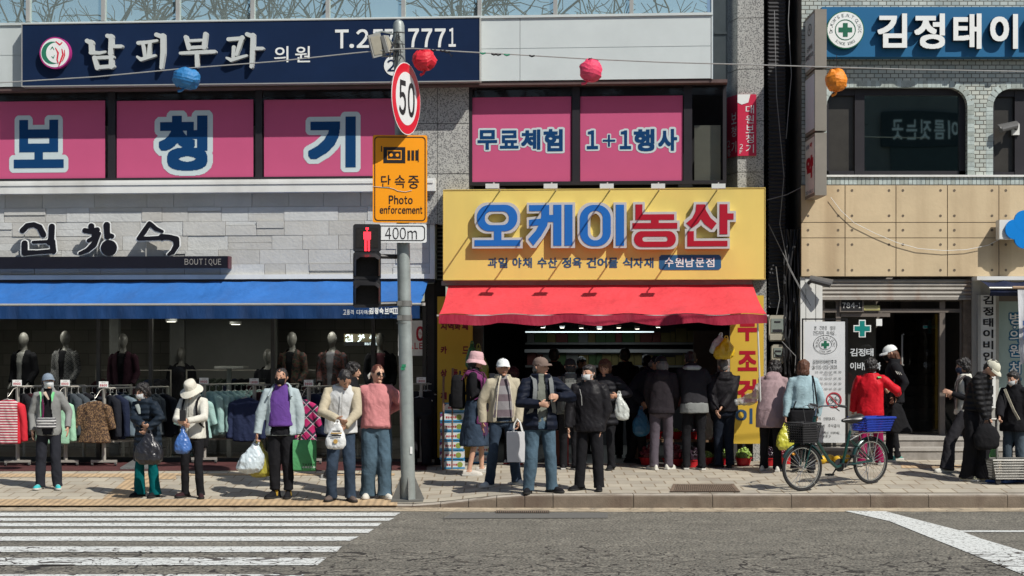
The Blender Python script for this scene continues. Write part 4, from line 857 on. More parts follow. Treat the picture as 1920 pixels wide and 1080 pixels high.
for ch, a, b, c, d in (('김',1645,24,1702,90),('정',1714,24,1773,92),('태',1787,24,1841,92),('이',1856,25,1910,92),('비',1926,25,1982,92)):
    mo, mi = MB(), MB(); s0, s1, z0, z1 = RB.rect(a,b,c,d,-.34); text(mo, ch, s0, s1, z0, z1, -.336, bold=.06, depth=.09, N=100); text(mi, ch, s0, s1, z0, z1, -.341, bold=.06, N=100)
    o = t.part('letter', mo, M_side, smooth=0); t.part('letter_face', mi, M_letw, o, smooth=0)
# --- three stacked boxes of the projecting sign
for k, (ya, yb2, mm_, lb) in enumerate(((17,127,'a','top box of the grey projecting sign, clinic name on its side'),(131,245,'b','blank middle box of the grey projecting sign on the tiled corner'),(249,366,'c','bottom box of the projecting sign with a red pharmacy letter'))):
    yf2, yr = -.93, -.08; sx0, sx1 = RB.s(1528,yf2), RB.s(1550,yf2); z1, z0 = RB.z(ya,1540,yf2), RB.z(yb2,1540,yf2)
    t = Thing('projecting_sign', lb, 'sign', ((sx0+sx1)/2,-.5,z0), RB, 'stacked boxes of the projecting sign'); mb = MB(); mb.box(sx0, sx1, yf2, yr, z0, z1); t.part('casing', mb, mat('sign_casing', (.23,.21,.18), .55, .08, 3, metal=.2))
    mb = MB(); e = .045; mb.box(sx0-.006, sx0, yf2+e, yr-e, z0+e, z1-e); p = t.part('side_panel', mb, [mat('panel_film', (.45,.48,.50), .4, .04), mat('panel_blank', (.58,.61,.68), .4, .03), mat('panel_white', (.66,.65,.62), .4, .04)][k])
    def side(mb, ch, u0, u1, a, b, bold=.04, m=0):   # lettering on the side face: u runs from the wall to the street
        tmp = MB(); text(tmp, ch, u0, u1, 0, 1, 0, bold=bold, N=60)
        mb.add([(sx0-.009, yr-e+(yf2+2*e-yr)*x, z0+(z1-z0)*(1-(b+(a-b)*z) if False else a+(b-a)*z)) for x, _, z in tmp.v], tmp.f, m)
    if k == 0:
        mb = MB()
        for i, ch in enumerate('김정태'): side(mb, ch, .25+.2*i, .42+.2*i, .36, .46)
        for i, ch in enumerate('이비인후과'): side(mb, ch, .06+.18*i, .22+.18*i, .22, .32)
        side(mb, 'O', .3, .75, .62, .84, .02); side(mb, '+', .44, .61, .68, .78, .1); t.part('lettering', mb, M_side, p, smooth=0)
    if k == 2:
        mb = MB(); side(mb, '약', .12, .95, .30, .68, .14); side(mb, '약', .55, .8, .80, .88, .1); t.part('red_letter', mb, M_lr, p, smooth=0); mb = MB(); side(mb, '252-6611', .1, .9, .06, .12, .1); side(mb, '남문', .12, .5, .80, .87, .05); t.part('small_lettering', mb, M_yn, p, smooth=0)
mb = MB(); sx_ = RB.s(1519,-.1); mb.tube([(sx_,-.05,RB.z(30,1519,-.05)),(sx_,-.05,RB.z(350,1519,-.05))], .03, 8); solo('sign_bracket_post', mb, M_dark, 'dark upright post holding the projecting sign boxes to the wall', 'bracket', RB)
# --- pharmacy cross sign at the right edge
t = sign('pharmacy_sign', 'white box sign with a bright blue cross on the tan wall', 'sign', RB, 1874, 412, 1960, 448, -.32, .2, M_white)
c = (RB.s(1921,-.36), RB.z(430,1921,-.36)); mb = MB(); q = .13
for dx, dz in ((-q,0),(q,0),(0,q),(0,-q)): mb.disc((c[0]+dx,c[1]+dz), .145, -.36-.002*(1+dx*3+dz), -.32, 28)
t.part('cross', mb, mat('cross_blue', (.0,.20,.62), .4, .03))
# --- CCTV cameras
def cctv(label, fr, px, py, y, dirx):
    s, z = fr.s(px,y), fr.z(py,px,y); t = Thing('security_camera', label, 'camera', (s,y,z-.05), fr)
    mb = MB(); mb.box(s-.05, s+.05, y+.02, y+.1, z-.09, z+.07); t.part('mount_plate', mb, M_white); mb = MB(); mb.tube([(s,y+.03,z),(s+.03*dirx,y-.08,z+.03)], .028, 8); t.part('bracket', mb, M_dark)
    mb = MB(); mb.tube([(s+.02*dirx,y-.08,z+.035),(s+.28*dirx,y-.18,z-.035)], [.042,.048], 10); o = t.part('camera_body', mb, mat('camera_grey', (.09,.09,.09), .4)); mb = MB(); mb.tube([(s+.0*dirx,y-.075,z+.075),(s+.31*dirx,y-.19,z+.005)], [(.05,.012),(.05,.012)], 8); t.part('sunshade', mb, mat('camera_grey', (.09,.09,.09)), o)
cctv('grey security camera on the white pier by the clinic door', RB, 1517, 530, -.05, 1)
cctv('pale security camera in front of the right upstairs window', RB, 1906, 241, .05, -1)
# --- house number, green cross and lettering on the clinic door
t = sign('number_plate', 'dark house number plate above the clinic door', 'sign', RB, 1577, 561, 1617, 583, .06, .03, M_black); mb = MB(); B(mb, RB, 1574.5, 559.5, 1619.5, 561, .055, .09); B(mb, RB, 1574.5, 583, 1619.5, 585, .055, .09); B(mb, RB, 1574.5, 561, 1577, 583, .055, .09); B(mb, RB, 1617, 561, 1619.5, 583, .055, .09); t.part('plate_rim', mb, M_dfr)
mb = MB()
for ch, a, b in zip('784-1', (1579,1587,1595,1604,1610), (1586,1594,1603.5,1608.5,1613.5)): ptext(mb, RB, ch, a, 567 if ch != '-' else 572.5, b, 578 if ch != '-' else 574.5, .056, bold=.06 if ch != '-' else 0, N=50)
t.part('numerals', mb, mat('dim_white', (.5,.5,.48), .5, 0), smooth=0)
t = Thing('door_decal', 'green cross and white clinic name on the glass door', 'decal', (RB.s(1617,.12),.12,1.2), RB); c = (RB.s(1617,.12), RB.z(616,1617,.12)); mb = MB(); cross(mb, c, .128, .05, .128, .132, 0); cross(mb, c, .112, .035, .124, .128, 1); t.part('cross', mb, [M_letw, mat('cross_teal', (.0,.19,.17), .5, 0)])
mb = MB()
for ch, a in zip('김정태', (1594,1609,1624)): ptext(mb, RB, ch, a, 653, a+14, 668, .128, bold=.05, N=60)
for ch, a in zip('이비인후과', (1594,1607,1618,1630,1641)): ptext(mb, RB, ch, a, 679, a+11, 694, .128, bold=.05, N=60)
t.part('lettering', mb, mat('decal_white', (.55,.58,.6), .5, 0), smooth=0)
t = Thing('door_decal', 'faint cross and lettering on the dark inner door leaf', 'decal', (RB.s(1742,.4),.4,1.2), RB); c = (RB.s(1743,.35), RB.z(613,1743,.35)); mb = MB(); cross(mb, c, .10, .024, .35, .352, 0); cross(mb, c, .09, .014, .346, .35, 1); t.part('cross', mb, [mat('decal_dim', (.2,.22,.22), .5, 0), mat('cross_teal', (0,.19,.17))])
mb = MB()
for ch, a in zip('김정태', (1737,1743,1748.5)): ptext(mb, RB, ch, a, 655, a+5, 667, .35, N=50)
for ch, a in zip('이비인후과', (1732,1737,1742,1747,1752)): ptext(mb, RB, ch, a, 678, a+4.4, 691, .35, N=50)
t.part('lettering', mb, mat('decal_dim', (.2,.22,.22)), smooth=0)
t = sign('notice', 'small yellowish notice strip beside the house number', 'notice', RB, 1620, 573, 1650, 582, .07, .01, mat('notice_yellow', (.36,.34,.14), .6)); mb = MB()
for k in range(2): B(mb, RB, 1623, 575+3.2*k, 1646, 576+3.2*k, .067, .07)
t.part('print', mb, M_dfr)
t = sign('notice', 'white sheet of paper taped on the door glass', 'notice', RB, 1643, 598, 1654, 611, .12, .004, M_letw)
# --- vertical white clinic board by the pharmacy
t = sign('clinic_board', 'tall white board with black vertical clinic name by the pharmacy', 'sign', RB, 1839, 553, 1867, 765, -.08, .05, M_white); mb = MB()
for k, ch in enumerate('김정태이비인후과의원'): ptext(mb, RB, ch, 1843, 554+21.1*k, 1863, 571+21.1*k, -.085, bold=.09, N=64)
t.part('lettering', mb, mat('ink_black', (.012,.012,.014), .5, 0), smooth=0)
mb = MB(); B(mb, RB, 1834, 553, 1839, 768, -.09, -.02); t.part('edge_frame', mb, M_alu)
# --- frosted pharmacy window words
t = Thing('window_lettering', 'blue and white words stuck down the pharmacy window', 'decal', (RB.s(1903,.04),.04,1.5), RB); mo, mi = MB(), MB()
for ch, a, b in (('병',586,609),('·',611,616),('의',618,641),('원',646,669),('처',678,701),('방',704,727)): ptext(mo, RB, ch, 1893 if ch != '·' else 1900, a, 1914 if ch != '·' else 1905, b, .046, bold=.1, out=.10 if ch != '·' else .3, N=64); ptext(mi, RB, ch, 1893 if ch != '·' else 1900, a, 1914 if ch != '·' else 1905, b, .042, bold=.06, N=64)
t.part('letter_outline', mo, mat('window_blue', (.0,.12,.25), .5, 0), smooth=0); t.part('letters', mi, M_letw, smooth=0)
# --- navy pharmacy awning and cloth banner at the right edge
t = Thing('navy_awning', 'short dark navy awning with white case over the pharmacy', 'awning', (RB.s(1890,-.5),-.5,2.6), RB); mb = MB(); B(mb, RB, 1832, 518, 2100, 525, -.32, -.02); t.part('case', mb, M_white)
a0, a1 = RB.s(1838,-.3), RB.s(2100,-.3); z1, z2, z3 = RB.z(525,1880,-.28), RB.z(540,1880,-.85), RB.z(555,1880,-.8); mb = MB(); n = 30
mb.loft([[(a0+(a1-a0)*i/n, y, z-.012*abs(math.sin(i*.6))*k) for i in range(n+1)] for k, (y, z) in enumerate(((-.8,z3),(-.85,(z2+z3)/2),(-.85,z2),(-.28,z1)))], cap=False, closed=False); t.part('canopy', mb, cloth('awning_navy', (.01,.016,.045)), smooth=3)
mb = MB(); mb.tube([(a0-.02,-.86,z2),(a1,-.86,z2)], .016, 8); t.part('front_bar', mb, M_alu)
t = Thing('cloth_banner', 'white cloth banner hanging from the pharmacy awning at the edge', 'banner', (RB.s(1925,-.95),-.95,1.4), RB); b0, b1 = RB.s(1908,-.95), RB.s(1990,-.95); z1, z0 = RB.z(539,1915,-.95), RB.z(684,1915,-.95); mb = MB(); n = 16
mb.loft([[(b0+.05*q+(b1-b0)*i/n, -.95+.05*math.sin(i*1.1+q*2)*q, z1+(z0-z1)*q+.03*math.sin(i)*q) for i in range(n+1)] for q in (1,.8,.6,.4,.2,0)], cap=False, closed=False); bp = t.part('cloth', mb, cloth('banner_white', (.62,.63,.66)), smooth=3)
mb = MB(); mb.tube([(b0-.07,-.95,z1),(b1,-.95,z1)], .02, 8); t.part('rod', mb, mat('wood_rod', (.3,.2,.12), .6)); mb = MB(); mb.box(b0+.06, b1, -1.0, -.998, z0+.55, z0+.62); mb.box(b0+.07, b1, -1.0, -.998, z0+.36, z0+.5); t.part('print', mb, mat('banner_blue', (.03,.08,.25), .6), smooth=0)
# --- electric meters, conduit and cable bundle in the gap
def meter(label, x0, y0, x1, y1):
    y = .1; s0, s1, z0, z1 = RB.rect(x0,y0,x1,y1,y); t = Thing('electric_meter', label, 'meter', ((s0+s1)/2,y,z0), RB, 'electric meters in the gap'); h = z1-z0; mb = MB(); c = (s0+s1)/2
    mb.prism([(s0+.02,z0),(s1-.02,z0),(s1,z0+.04),(s1,z1-.03),(s1-.03,z1),(s0+.03,z1),(s0,z1-.03),(s0,z0+.04)], y, y+.14); mb.box(s0+.012, s1-.012, y-.025, y, z0+.02, z0+h*.26); t.part('case', mb, mat('meter_beige', (.33,.31,.25), .5, .06))
    mb = MB(); mb.box(s0+.03, s1-.03, y-.012, y, z0+h*.34, z1-.05); t.part('window', mb, mat('meter_glass', (.20,.23,.21), .2)); mb = MB(); mb.box(s0+.05, s1-.05, y-.016, y-.012, z0+h*.36, z0+h*.46); t.part('display', mb, M_dark)
    mb = MB(); mb.box(c-.045, c+.045, y-.016, y-.012, z1-.11, z1-.085); t.part('label_plate', mb, M_dark)
meter('upper grey electric meter beside the yellow board', 1442, 591, 1473, 640); meter('lower small electric meter in the cable gap', 1447, 646, 1470, 682)
random.seed(21); mb = MB()
for k in range(16):
    x = 1466+random.uniform(0,32); P = []; xx = x
    for py in range(430, 770, 34): xx += random.gauss(0,2.5); xx = min(1500, max(1470, xx)); y = .02+random.random()*.25; P.append((RB.s(xx,y), y, RB.z(py,xx,y)))
    mb.tube(P, random.uniform(.007,.017), 5)
solo('cable_bundle', mb, mat('cable_black', (.02,.02,.022), .5), 'tangled black cables running down the gap beside the white pier', 'cables', RB)
mb = MB()
for P in ([(1480,0),(1478,40),(1484,140),(1474,260)],[(1438,375),(1475,365),(1505,350)],[(1452,20),(1456,180),(1470,330),(1462,420),(1478,500),(1510,560),(1500,572)],[(1441,420),(1490,520),(1520,573)],[(1455,500),(1462,560),(1456,590)],[(1466,640),(1492,668),(1490,700)]):
    mb.tube([(RB.s(a,-.02), -.02, RB.z(b,a,-.02)) for a, b in P], .006, 5)
solo('loose_wire', mb, mat('wire_grey', (.22,.22,.22), .5), 'loose thin grey wires dangling across the dark gap', 'wires', RB)
mb = MB(); s0, s1 = RB.s(1440,.3), RB.s(1474,.3); zz = 2.4
rg = []
for k in range(230): z = zz+k*.028; r_ = .0 if k % 2 else .02; rg.append([(s0+r_,.32-r_,z),(s1-r_,.32-r_,z),(s1-r_,.6,z),(s0+r_,.6,z)])
mb.loft(rg); solo('ribbed_duct', mb, mat('duct_black', (.03,.03,.034), .45), 'black ribbed duct rising in the gap between the buildings', 'duct', RB, smooth=0)
mb = MB(); mb.tube([(RB.s(a,-.03), -.10, RB.z(b,a,-.10)) for a, b in ((1556,370),(1575,395),(1600,418),(1640,438),(1680,455),(1720,466),(1770,470),(1810,468),(1850,460),(1873,448))], .0045, 5); 
solo('slack_cable', mb, M_white, 'slack white cable looping across the tan panels', 'cable', RB)
# ================================================================ figures: lofts fused into one skin, clothes fused the same way
def fuse(mb, vox, it=3, fold=0, fs=9, seed=0, cut=None, fac=.5, name='body'):
    me = mb.mesh(name, [], (0,0,0), 0); o = bpy.data.objects.new('t', me)
    r = o.modifiers.new('r', 'REMESH'); r.mode = 'VOXEL'; r.voxel_size = vox
    if it: s = o.modifiers.new('s', 'SMOOTH'); s.iterations = it; s.factor = fac
    out = evaluated(o); bpy.data.meshes.remove(me)
    if fold or cut:
        n = len(out.vertices); co = np.empty(n*3, np.float32); out.vertices.foreach_get('co', co); co = co.reshape(-1,3)
        if fold:
            no = np.empty(n*3, np.float32); out.vertex_normals.foreach_get('vector', no); no = no.reshape(-1,3); off = Vector((seed*3.7, seed*1.3, 0))
            d = np.array([noise.noise(Vector((p[0]*fs, p[1]*fs, p[2]*fs*.55))+off)+.5*noise.noise(Vector((p[0]*fs*2.3+p[2]*fs, p[1]*fs*2.3, p[2]*fs*1.1))+off) for p in co.tolist()])
            co = co+no*(d*fold)[:,None]; out.vertices.foreach_set('co', co.astype(np.float32).ravel())
        if cut:
            bm = bmesh.new(); bm.from_mesh(out); kill = [f for f in bm.faces if cut(f.calc_center_median(), f.normal)]; bmesh.ops.delete(bm, geom=kill, context='FACES'); bm.to_mesh(out); bm.free()
    out.polygons.foreach_set('use_smooth', [True]*len(out.polygons)); out.name = name; return out
def ringpts(c, rx, ry, n, T=None, p=2.0):
    out = []
    for k in range(n):
        a = 2*math.pi*k/n; ca, sa_ = math.cos(a), math.sin(a)
        q = Vector((c[0]+rx*math.copysign(abs(ca)**(2/p), ca), c[1]+ry*math.copysign(abs(sa_)**(2/p), sa_), c[2])); out.append(T(q) if T else q)
    return out
SKIN = mat('skin', (.50,.29,.20), .55, .08, 14); SKIN2 = mat('skin_tan', (.40,.215,.14), .55, .1, 14)
M_eye = mat('eye_dark', (.02,.015,.012), .3, 0); M_lip = mat('lip', (.36,.16,.125), .5, 0)
def hairm(name, c): return mat(name, c, .5, .35, 30, .5, 60, stretch=(1,1,.25))
H_BLK = hairm('hair_black', (.016,.014,.014)); H_BRN = hairm('hair_brown', (.085,.036,.020)); H_RED = hairm('hair_auburn', (.10,.030,.018)); H_GRY = hairm('hair_grey', (.12,.115,.11))
def fab(name, c, rough=.9, var=.10, bump=.34, bs=9, sc=7): return mat(name, tuple(x*(.72 if max(c) < .06 else 1) for x in c), rough, var, sc, bump, min(bs, 13), spec=.12, bd=.035, bdist=1.2)
class Person:
    def __init__(s, label, feet, top, face=0, H=None, hat=.03, lean=0, roll=0, hyaw=0, hpitch=0, hroll=0, a=None, b=None, ea=None, eb=None, wide=1.0, skin=SKIN, hair=None, hs='short', knee=(0,0), grip=('r','r'), curve=0, vox=.0072, toes=(8,-8), hidden=False):
        fa, fb = on_walk(*feet[0]), on_walk(*feet[1]); root = (fa+fb)/2; s.Y = root.y; s.face = R(face)
        s.ppm = F/root.y; fy = (feet[0][1]+feet[1][1])/2
        s.k = (H or (fy-top)/s.ppm)/(1.70+hat); s.px = (feet[0][0]+feet[1][0])/2; s.fy = fy; s.root = root
        rn = random.Random(int(s.px if hasattr(s,'px') else feet[0][0])); knee = tuple(q+rn.choice((0,.015,.035)) for q in knee); roll += rn.uniform(-1.5,1.5); s.t = Thing('person', label, 'person', tuple(root), G0, None, s.face, local=True); s.wide = wide; s.seed = int(s.px)
        Rm = Matrix.Rotation(-s.face, 3, 'Z'); s.Rm = Rm
        s.feet = [(Rm @ (q-root))/s.k for q in (fa, fb)]
        s.tF = sorted(range(2), key=lambda i: s.feet[i].x); s.feet = [s.feet[i] for i in s.tF]
        ca, sa_ = math.cos(R(lean)), math.sin(R(lean)); cr, sr = math.cos(R(roll)), math.sin(R(roll)); mid = (s.feet[0]+s.feet[1])/2
        hipz = .92; s.mid = mid
        def T(q, curve=curve):
            q = Vector(q); z = q.z-hipz
            w_ = min(1, max(0, (z+.10)/.2)); x, y = q.x, q.y
            th = R(lean)*w_+R(curve)*max(0, z-.25)
            y2 = y*math.cos(th)-z*math.sin(th); z2 = y*math.sin(th)+z*math.cos(th)
            x2 = x*math.cos(R(roll)*w_)+z2*math.sin(R(roll)*w_)
            return Vector((x2+mid.x*.6, y2+mid.y*.6, z2+hipz))
        s.T = T; neck = Vector((0,.0,1.46))
        Rh = Matrix.Rotation(R(hyaw), 3, 'Z') @ Matrix.Rotation(R(hroll), 3, 'Y') @ Matrix.Rotation(R(hpitch), 3, 'X')   # +pitch looks down
        base = T(neck); tilt = Matrix.Rotation(R(lean+curve*.29)*.55, 3, 'X')
        def TH(q): return base+tilt @ (Rh @ (Vector(q)-neck))
        s.TH = TH
        # arms
        s.sh = [T((-.162*wide,.005,1.38)), T((.162*wide,.005,1.385))]; s.el, s.wr, s.hd = [], [], []
        for i, (tg, eh) in enumerate(((a, ea), (b, eb))):
            sg = -1 if i == 0 else 1; S = s.sh[i]; U, Fo = .285, .25
            W = s.loc(tg) if tg else T((sg*.225*wide, -.03, .80)) if not lean else T((sg*.2, -.1, .95))
            d = W-S; D = d.length; mx = (U+Fo)*.995
            if D > mx: W = S+d*(mx/D); d = W-S; D = mx
            if D < .12: D = .12
            hint = Vector(eh) if eh else Vector((sg*.55, .6, -.35)); x = (U*U-Fo*Fo+D*D)/(2*D); h = math.sqrt(max(1e-5, U*U-x*x)); dn = d.normalized(); hp = (hint-dn*hint.dot(dn)).normalized()
            s.el.append(S+dn*x+hp*h); s.wr.append(W); s.hd.append((W-s.el[i]).normalized())
        # legs
        s.hip = [T((-.088,.0,.90)), T((.088,.0,.90))]; s.an = [Vector((f.x, f.y+.0, f.z+.085)) for f in s.feet]; s.kn = []
        for i in range(2):
            m_ = s.hip[i]*.47+s.an[i]*.53; L2 = .84; d = (s.hip[i]-s.an[i]).length; bend = math.sqrt(max(0, .42**2-(min(d, .84)/2)**2)); s.kn.append(m_+Vector((0, -.016-knee[i], 0)))
        s.toes = [R(toes[0]), R(toes[1])]
        # ---- the body: one skin
        mb = MB(); n = 18
        for rings in ([(.80,.13,.09),(.90,.155,.105),(1.0,.15,.10),(1.1,.135,.092),(1.24,.15,.10),(1.34,.158,.095),(1.41,.13,.075),(1.45,.075,.06)],):
            mb.loft([ringpts((0,.01,z), rx*wide, ry, n, T) for z, rx, ry in rings])
        mb.loft([ringpts((0,.018,1.40), .062, .062, 12, T), ringpts((0,.008,1.46), .055, .056, 12, T), [TH(q) for q in ringpts((0,.012,1.55), .052, .056, 12)]])
        def hf(p):
            q = Vector(p); t = -q.z/.115
            if t > .1: q.x *= 1-.34*(t-.1); q.y = q.y*(1-.12*t) if q.y > 0 else q.y*(1-.10*t)
            if q.y > 0: q.y *= 1.06
            return TH(q+Vector((0,-.004,1.588)))
        mb.ell((0,0,0), (.076,.094,.116), 22, 16, fn=hf)
        nose = [TH(q) for q in ((0,-.088,1.612),(0,-.101,1.592),(0,-.114,1.572),(0,-.098,1.563))]; mb.tube(nose, [.009,.011,.0145,.012], 8)
        for sg in (-1, 1): mb.tube([TH((sg*.074,.012,1.605)), TH((sg*.083,.018,1.59)), TH((sg*.076,.008,1.562))], [(.008,.012),(.009,.018),(.007,.010)], 8); mb.tube([TH((sg*.036,-.083,1.612)), TH((sg*.018,-.091,1.612))], .008, 6)
        mb.tube([TH((-.028,-.083,1.538)), TH((0,-.095,1.538)), TH((.028,-.083,1.538))], .0095, 6); mb.tube([TH((-.02,-.075,1.497)), TH((0,-.088,1.495)), TH((.02,-.075,1.497))], .016, 8)
        for i in range(2):
            sg = -1 if i == 0 else 1; S = s.sh[i]
            mb.tube([S+(s.T((0,0,1.385))-S)*.25, S, S*.5+s.el[i]*.5, s.el[i], s.el[i]*.6+s.wr[i]*.4, s.wr[i]], [.05,.052,.045,.037,.036,.024], 10)
            s.hand(mb, i, grip[i]); mb.tube([s.hip[i]+Vector((0,0,.03)), s.hip[i]*.6+s.kn[i]*.4, s.kn[i], s.kn[i]*.65+s.an[i]*.35, s.an[i]-Vector((0,0,.02))], [.068,.060,.043,.041,.032], 10)
            f = s.feet[i]; dr = Vector((math.sin(s.toes[i]), -math.cos(s.toes[i]), 0)); mb.tube([s.an[i]-Vector((0,0,.02))-dr*.03, s.an[i]-Vector((0,0,.045))+dr*.06, f+dr*.13+Vector((0,0,.03))], [.034,.032,.025], 8)
        me = fuse(mb, vox, 1, name='body'); s.scale(me)
        for x in (skin, M_eye, M_lip, H_BLK): me.materials.append(x)
        eyes = [s.TH((sg*.031,-.088,1.594))*s.k for sg in (-1,1)]; br = [s.TH((sg*x,-.09,1.621))*s.k for sg in (-1,1) for x in (.020,.031,.042)]; lp = [s.TH((x,-.094,1.538))*s.k for x in (-.020,-.007,.007,.020)]
        hc = s.TH((0,-.02,1.58))*s.k
        for p in me.polygons:
            c = p.center
            if (c-hc).length > .14: continue
            if min((c-e).length for e in eyes) < .0100*s.k: p.material_index = 1
            elif min((c-e).length for e in br) < .0065*s.k: p.material_index = 3
            elif min((c-e).length for e in lp) < .009*s.k: p.material_index = 2
        s.body = s.t.part('body', me, None)
        if hair: s.hair(hair, hs)
    def loc(s, q):
        """a photo pixel (and a depth offset from the feet) in the figure's own unscaled coordinates"""
        px, py, dy = q; Y = s.Y+dy; w_ = Vector(((px-960)/F*Y, Y, CZ+(YH-py)*Y/F)); return (s.Rm @ (w_-s.root))/s.k
    def wpt(s, q): px, py, dy = q; Y = s.Y+dy; return Vector(((px-960)/F*Y, Y, CZ+(YH-py)*Y/F))
    def world(s, p): return s.root+Matrix.Rotation(s.face, 3, 'Z') @ (Vector(p)*s.k)
    def scale(s, me): me.transform(Matrix.Scale(s.k, 4)); return me
    def put(s, name, me, mats, parent=None, label=None):
        s.scale(me)
        for m_ in (mats if isinstance(mats, list) else [mats]): me.materials.append(m_)
        return s.t.part(name, me, None, parent, label=label)
    def putmb(s, name, mb, mats, parent=None, smooth=1.0): return s.put(name, mb.mesh(name, [], (0,0,0), smooth), mats, parent)
    def hand(s, mb, i, mode):
        W, d = s.wr[i], s.hd[i]; sg = -1 if i == 0 else 1
        if mode == 'down': d = (d*.3+Vector((0,0,-1))).normalized()
        inn = Vector((-sg,0,0)); n = (inn-d*inn.dot(d)); n = n.normalized() if n.length > .2 else Vector((0,-1,0)); wv = d.cross(n).normalized()
        if wv.y > 0: wv = -wv                                   # thumb side forward
        mb.loft([[W+d*q+wv*(rx*math.cos(t))+n*(ry*math.sin(t)) for t in [2*math.pi*j/10 for j in range(10)]] for q, rx, ry in ((-.015,.024,.020),(.03,.036,.017),(.075,.041,.016),(.095,.036,.012))])
        curl = {'r': .30, 'down': .25, 'g': 1.0, 'f': .55}[mode]
        for j, (o_, ln) in enumerate(((.030,.068),(.010,.078),(-.010,.072),(-.029,.056))):
            p = W+d*.085+wv*o_; dd = (d+wv*o_*2.0).normalized(); P = [p]; th = 0
            for q in range(3): th += curl*(.75+.1*j)*(1 if q else .6); v = dd*math.cos(th)+n*math.sin(th); p = p+v*ln*(.42,.33,.25)[q]; P.append(p)
            mb.tube(P, [.0098,.0092,.0085,.0075], 7)
        p = W+d*.025+wv*.028; P = [p, p+(wv*.7+d*.6+n*.3).normalized()*.035, p+(wv*.55+d*.85+n*.55).normalized()*.062]; mb.tube(P, [.013,.011,.009], 7)
    # ---- hair and headgear
    def hair(s, m_, style):
        mb = MB(); TH = s.TH; q = lambda c, r: mb.ell((0,0,0), r, 16, 12, fn=lambda p: TH(Vector(p)+Vector(c)))
        if style in ('short', 'man'):
            q((0,.018,1.628), (.083,.100,.088)); q((0,.055,1.575), (.066,.052,.075))
            if style == 'short': q((-.062,.02,1.59), (.022,.042,.05)); q((.062,.02,1.59), (.022,.042,.05)); q((0,-.052,1.665),(.058,.045,.035))
        if style == 'curly':
            q((0,.02,1.635), (.100,.112,.098)); q((0,.06,1.56), (.088,.06,.09)); q((-.075,.015,1.59), (.03,.055,.065)); q((.075,.015,1.59), (.03,.055,.065)); q((0,-.05,1.672),(.068,.05,.04))
        if style in ('bob', 'long'):
            zl = 1.47 if style == 'bob' else 1.30
            q((0,.018,1.63), (.090,.106,.092)); mb.loft([[TH(p) for p in ringpts((0,.045,z), rx, ry, 14)] for z, rx, ry in ((1.63,.092,.078),(1.56,.098,.074),(1.50,.098,.068),(zl,.088,.05))]); q((0,-.05,1.672),(.064,.05,.036))
        if style == 'tied': q((0,.018,1.626), (.083,.100,.088)); q((0,.095,1.60), (.04,.04,.05)); q((-.06,.025,1.595), (.022,.04,.04)); q((.06,.025,1.595), (.022,.04,.04))
        if style == 'nape': q((0,.055,1.56), (.070,.05,.075)); q((-.064,.03,1.575), (.018,.032,.045)); q((.064,.03,1.575), (.018,.032,.045))
        if style == 'nape_long': q((0,.055,1.55), (.082,.055,.10)); mb.loft([[TH(p) for p in ringpts((0,.06,z), rx, ry, 12)] for z, rx, ry in ((1.58,.086,.055),(1.48,.085,.05),(1.38,.07,.035))]); q((-.068,.02,1.56), (.02,.04,.06)); q((.068,.02,1.56), (.02,.04,.06))
        me = fuse(mb, .009, 2, .010 if style != 'curly' else .022, 40 if style == 'curly' else 26, s.seed, name='hair'); s.put('hair', me, m_)
    def cap(s, m_, brim=None, tilt=0):
        mb = MB(); TH = s.TH; rings = []
        for j in range(9):
            th = math.pi/2*j/8*.985; rings.append([TH(p) for p in ringpts((0,.004,1.618+.098*math.sin(th)), .087*math.cos(th)**.8+.001, .109*math.cos(th)**.8+.001, 24)])
        mb.loft(rings, cap=True); mb.ell((0,0,0), (.008,.008,.006), 8, 6, fn=lambda p: TH(Vector(p)+Vector((0,.004,1.718)))); c = s.putmb('cap', mb, m_, smooth=1.2)
        mb = MB(); n = 14; up, dn = [], []
        for rr_, zz in ((.0,.0),(.4,.006),(.75,.002),(1,-.012)):
            row = []
            for i in range(n+1):
                a = math.pi*(-.5+(i/n-.5)*.86); row.append(TH((.087*math.cos(a)*(1+rr_*.05), .004+.108*math.sin(a)-rr_*.062*max(0,math.sin(-a))**.6, 1.630+zz-.016*rr_*abs(math.cos(a))**1.5)))
            up.append(row)
        low = [[p-Vector((0,0,.006)) for p in r_] for r_ in up]; mb.loft(up+low[::-1], cap=False, closed=False); s.putmb('brim', mb, brim or m_, c, 1.2)
        mb = MB(); mb.loft([[TH(p) for p in ringpts((0,.004,z), .0885, .1105, 24)] for z in (1.616,1.628)], cap=False); s.putmb('cap_band', mb, brim or m_, c)
    def bucket(s, m_, br=.075, drop=.055):
        mb = MB(); TH = s.TH; rg = [[TH(p) for p in ringpts((0,.004,z), rx, ry, 26)] for z, rx, ry in ((1.60-.0,.0885+.0,.1095),(1.625,.089,.110),(1.66,.085,.104),(1.70,.079,.096),(1.722,.066,.082),(1.73,.03,.04),(1.731,.002,.003))]; mb.loft(rg, cap=False)
        o = s.putmb('hat_crown', mb, m_, smooth=1.0); mb = MB(); rg = []
        for q in (0,.35,.7,1): rg.append([TH((p.x+.006*q*math.sin(i*.9), p.y, p.z-drop*q**1.2+.010*q*math.sin(i*.7+s.seed))) for i, p in enumerate(ringpts((0,.004-.008*q,1.615), .0895+br*q, .1105+br*q, 26))])
        low = [[p-Vector((0,0,.005)) for p in r_] for r_ in rg]; mb.loft(rg[::-1]+low, cap=False); s.putmb('hat_brim', mb, m_, o, 1.0)
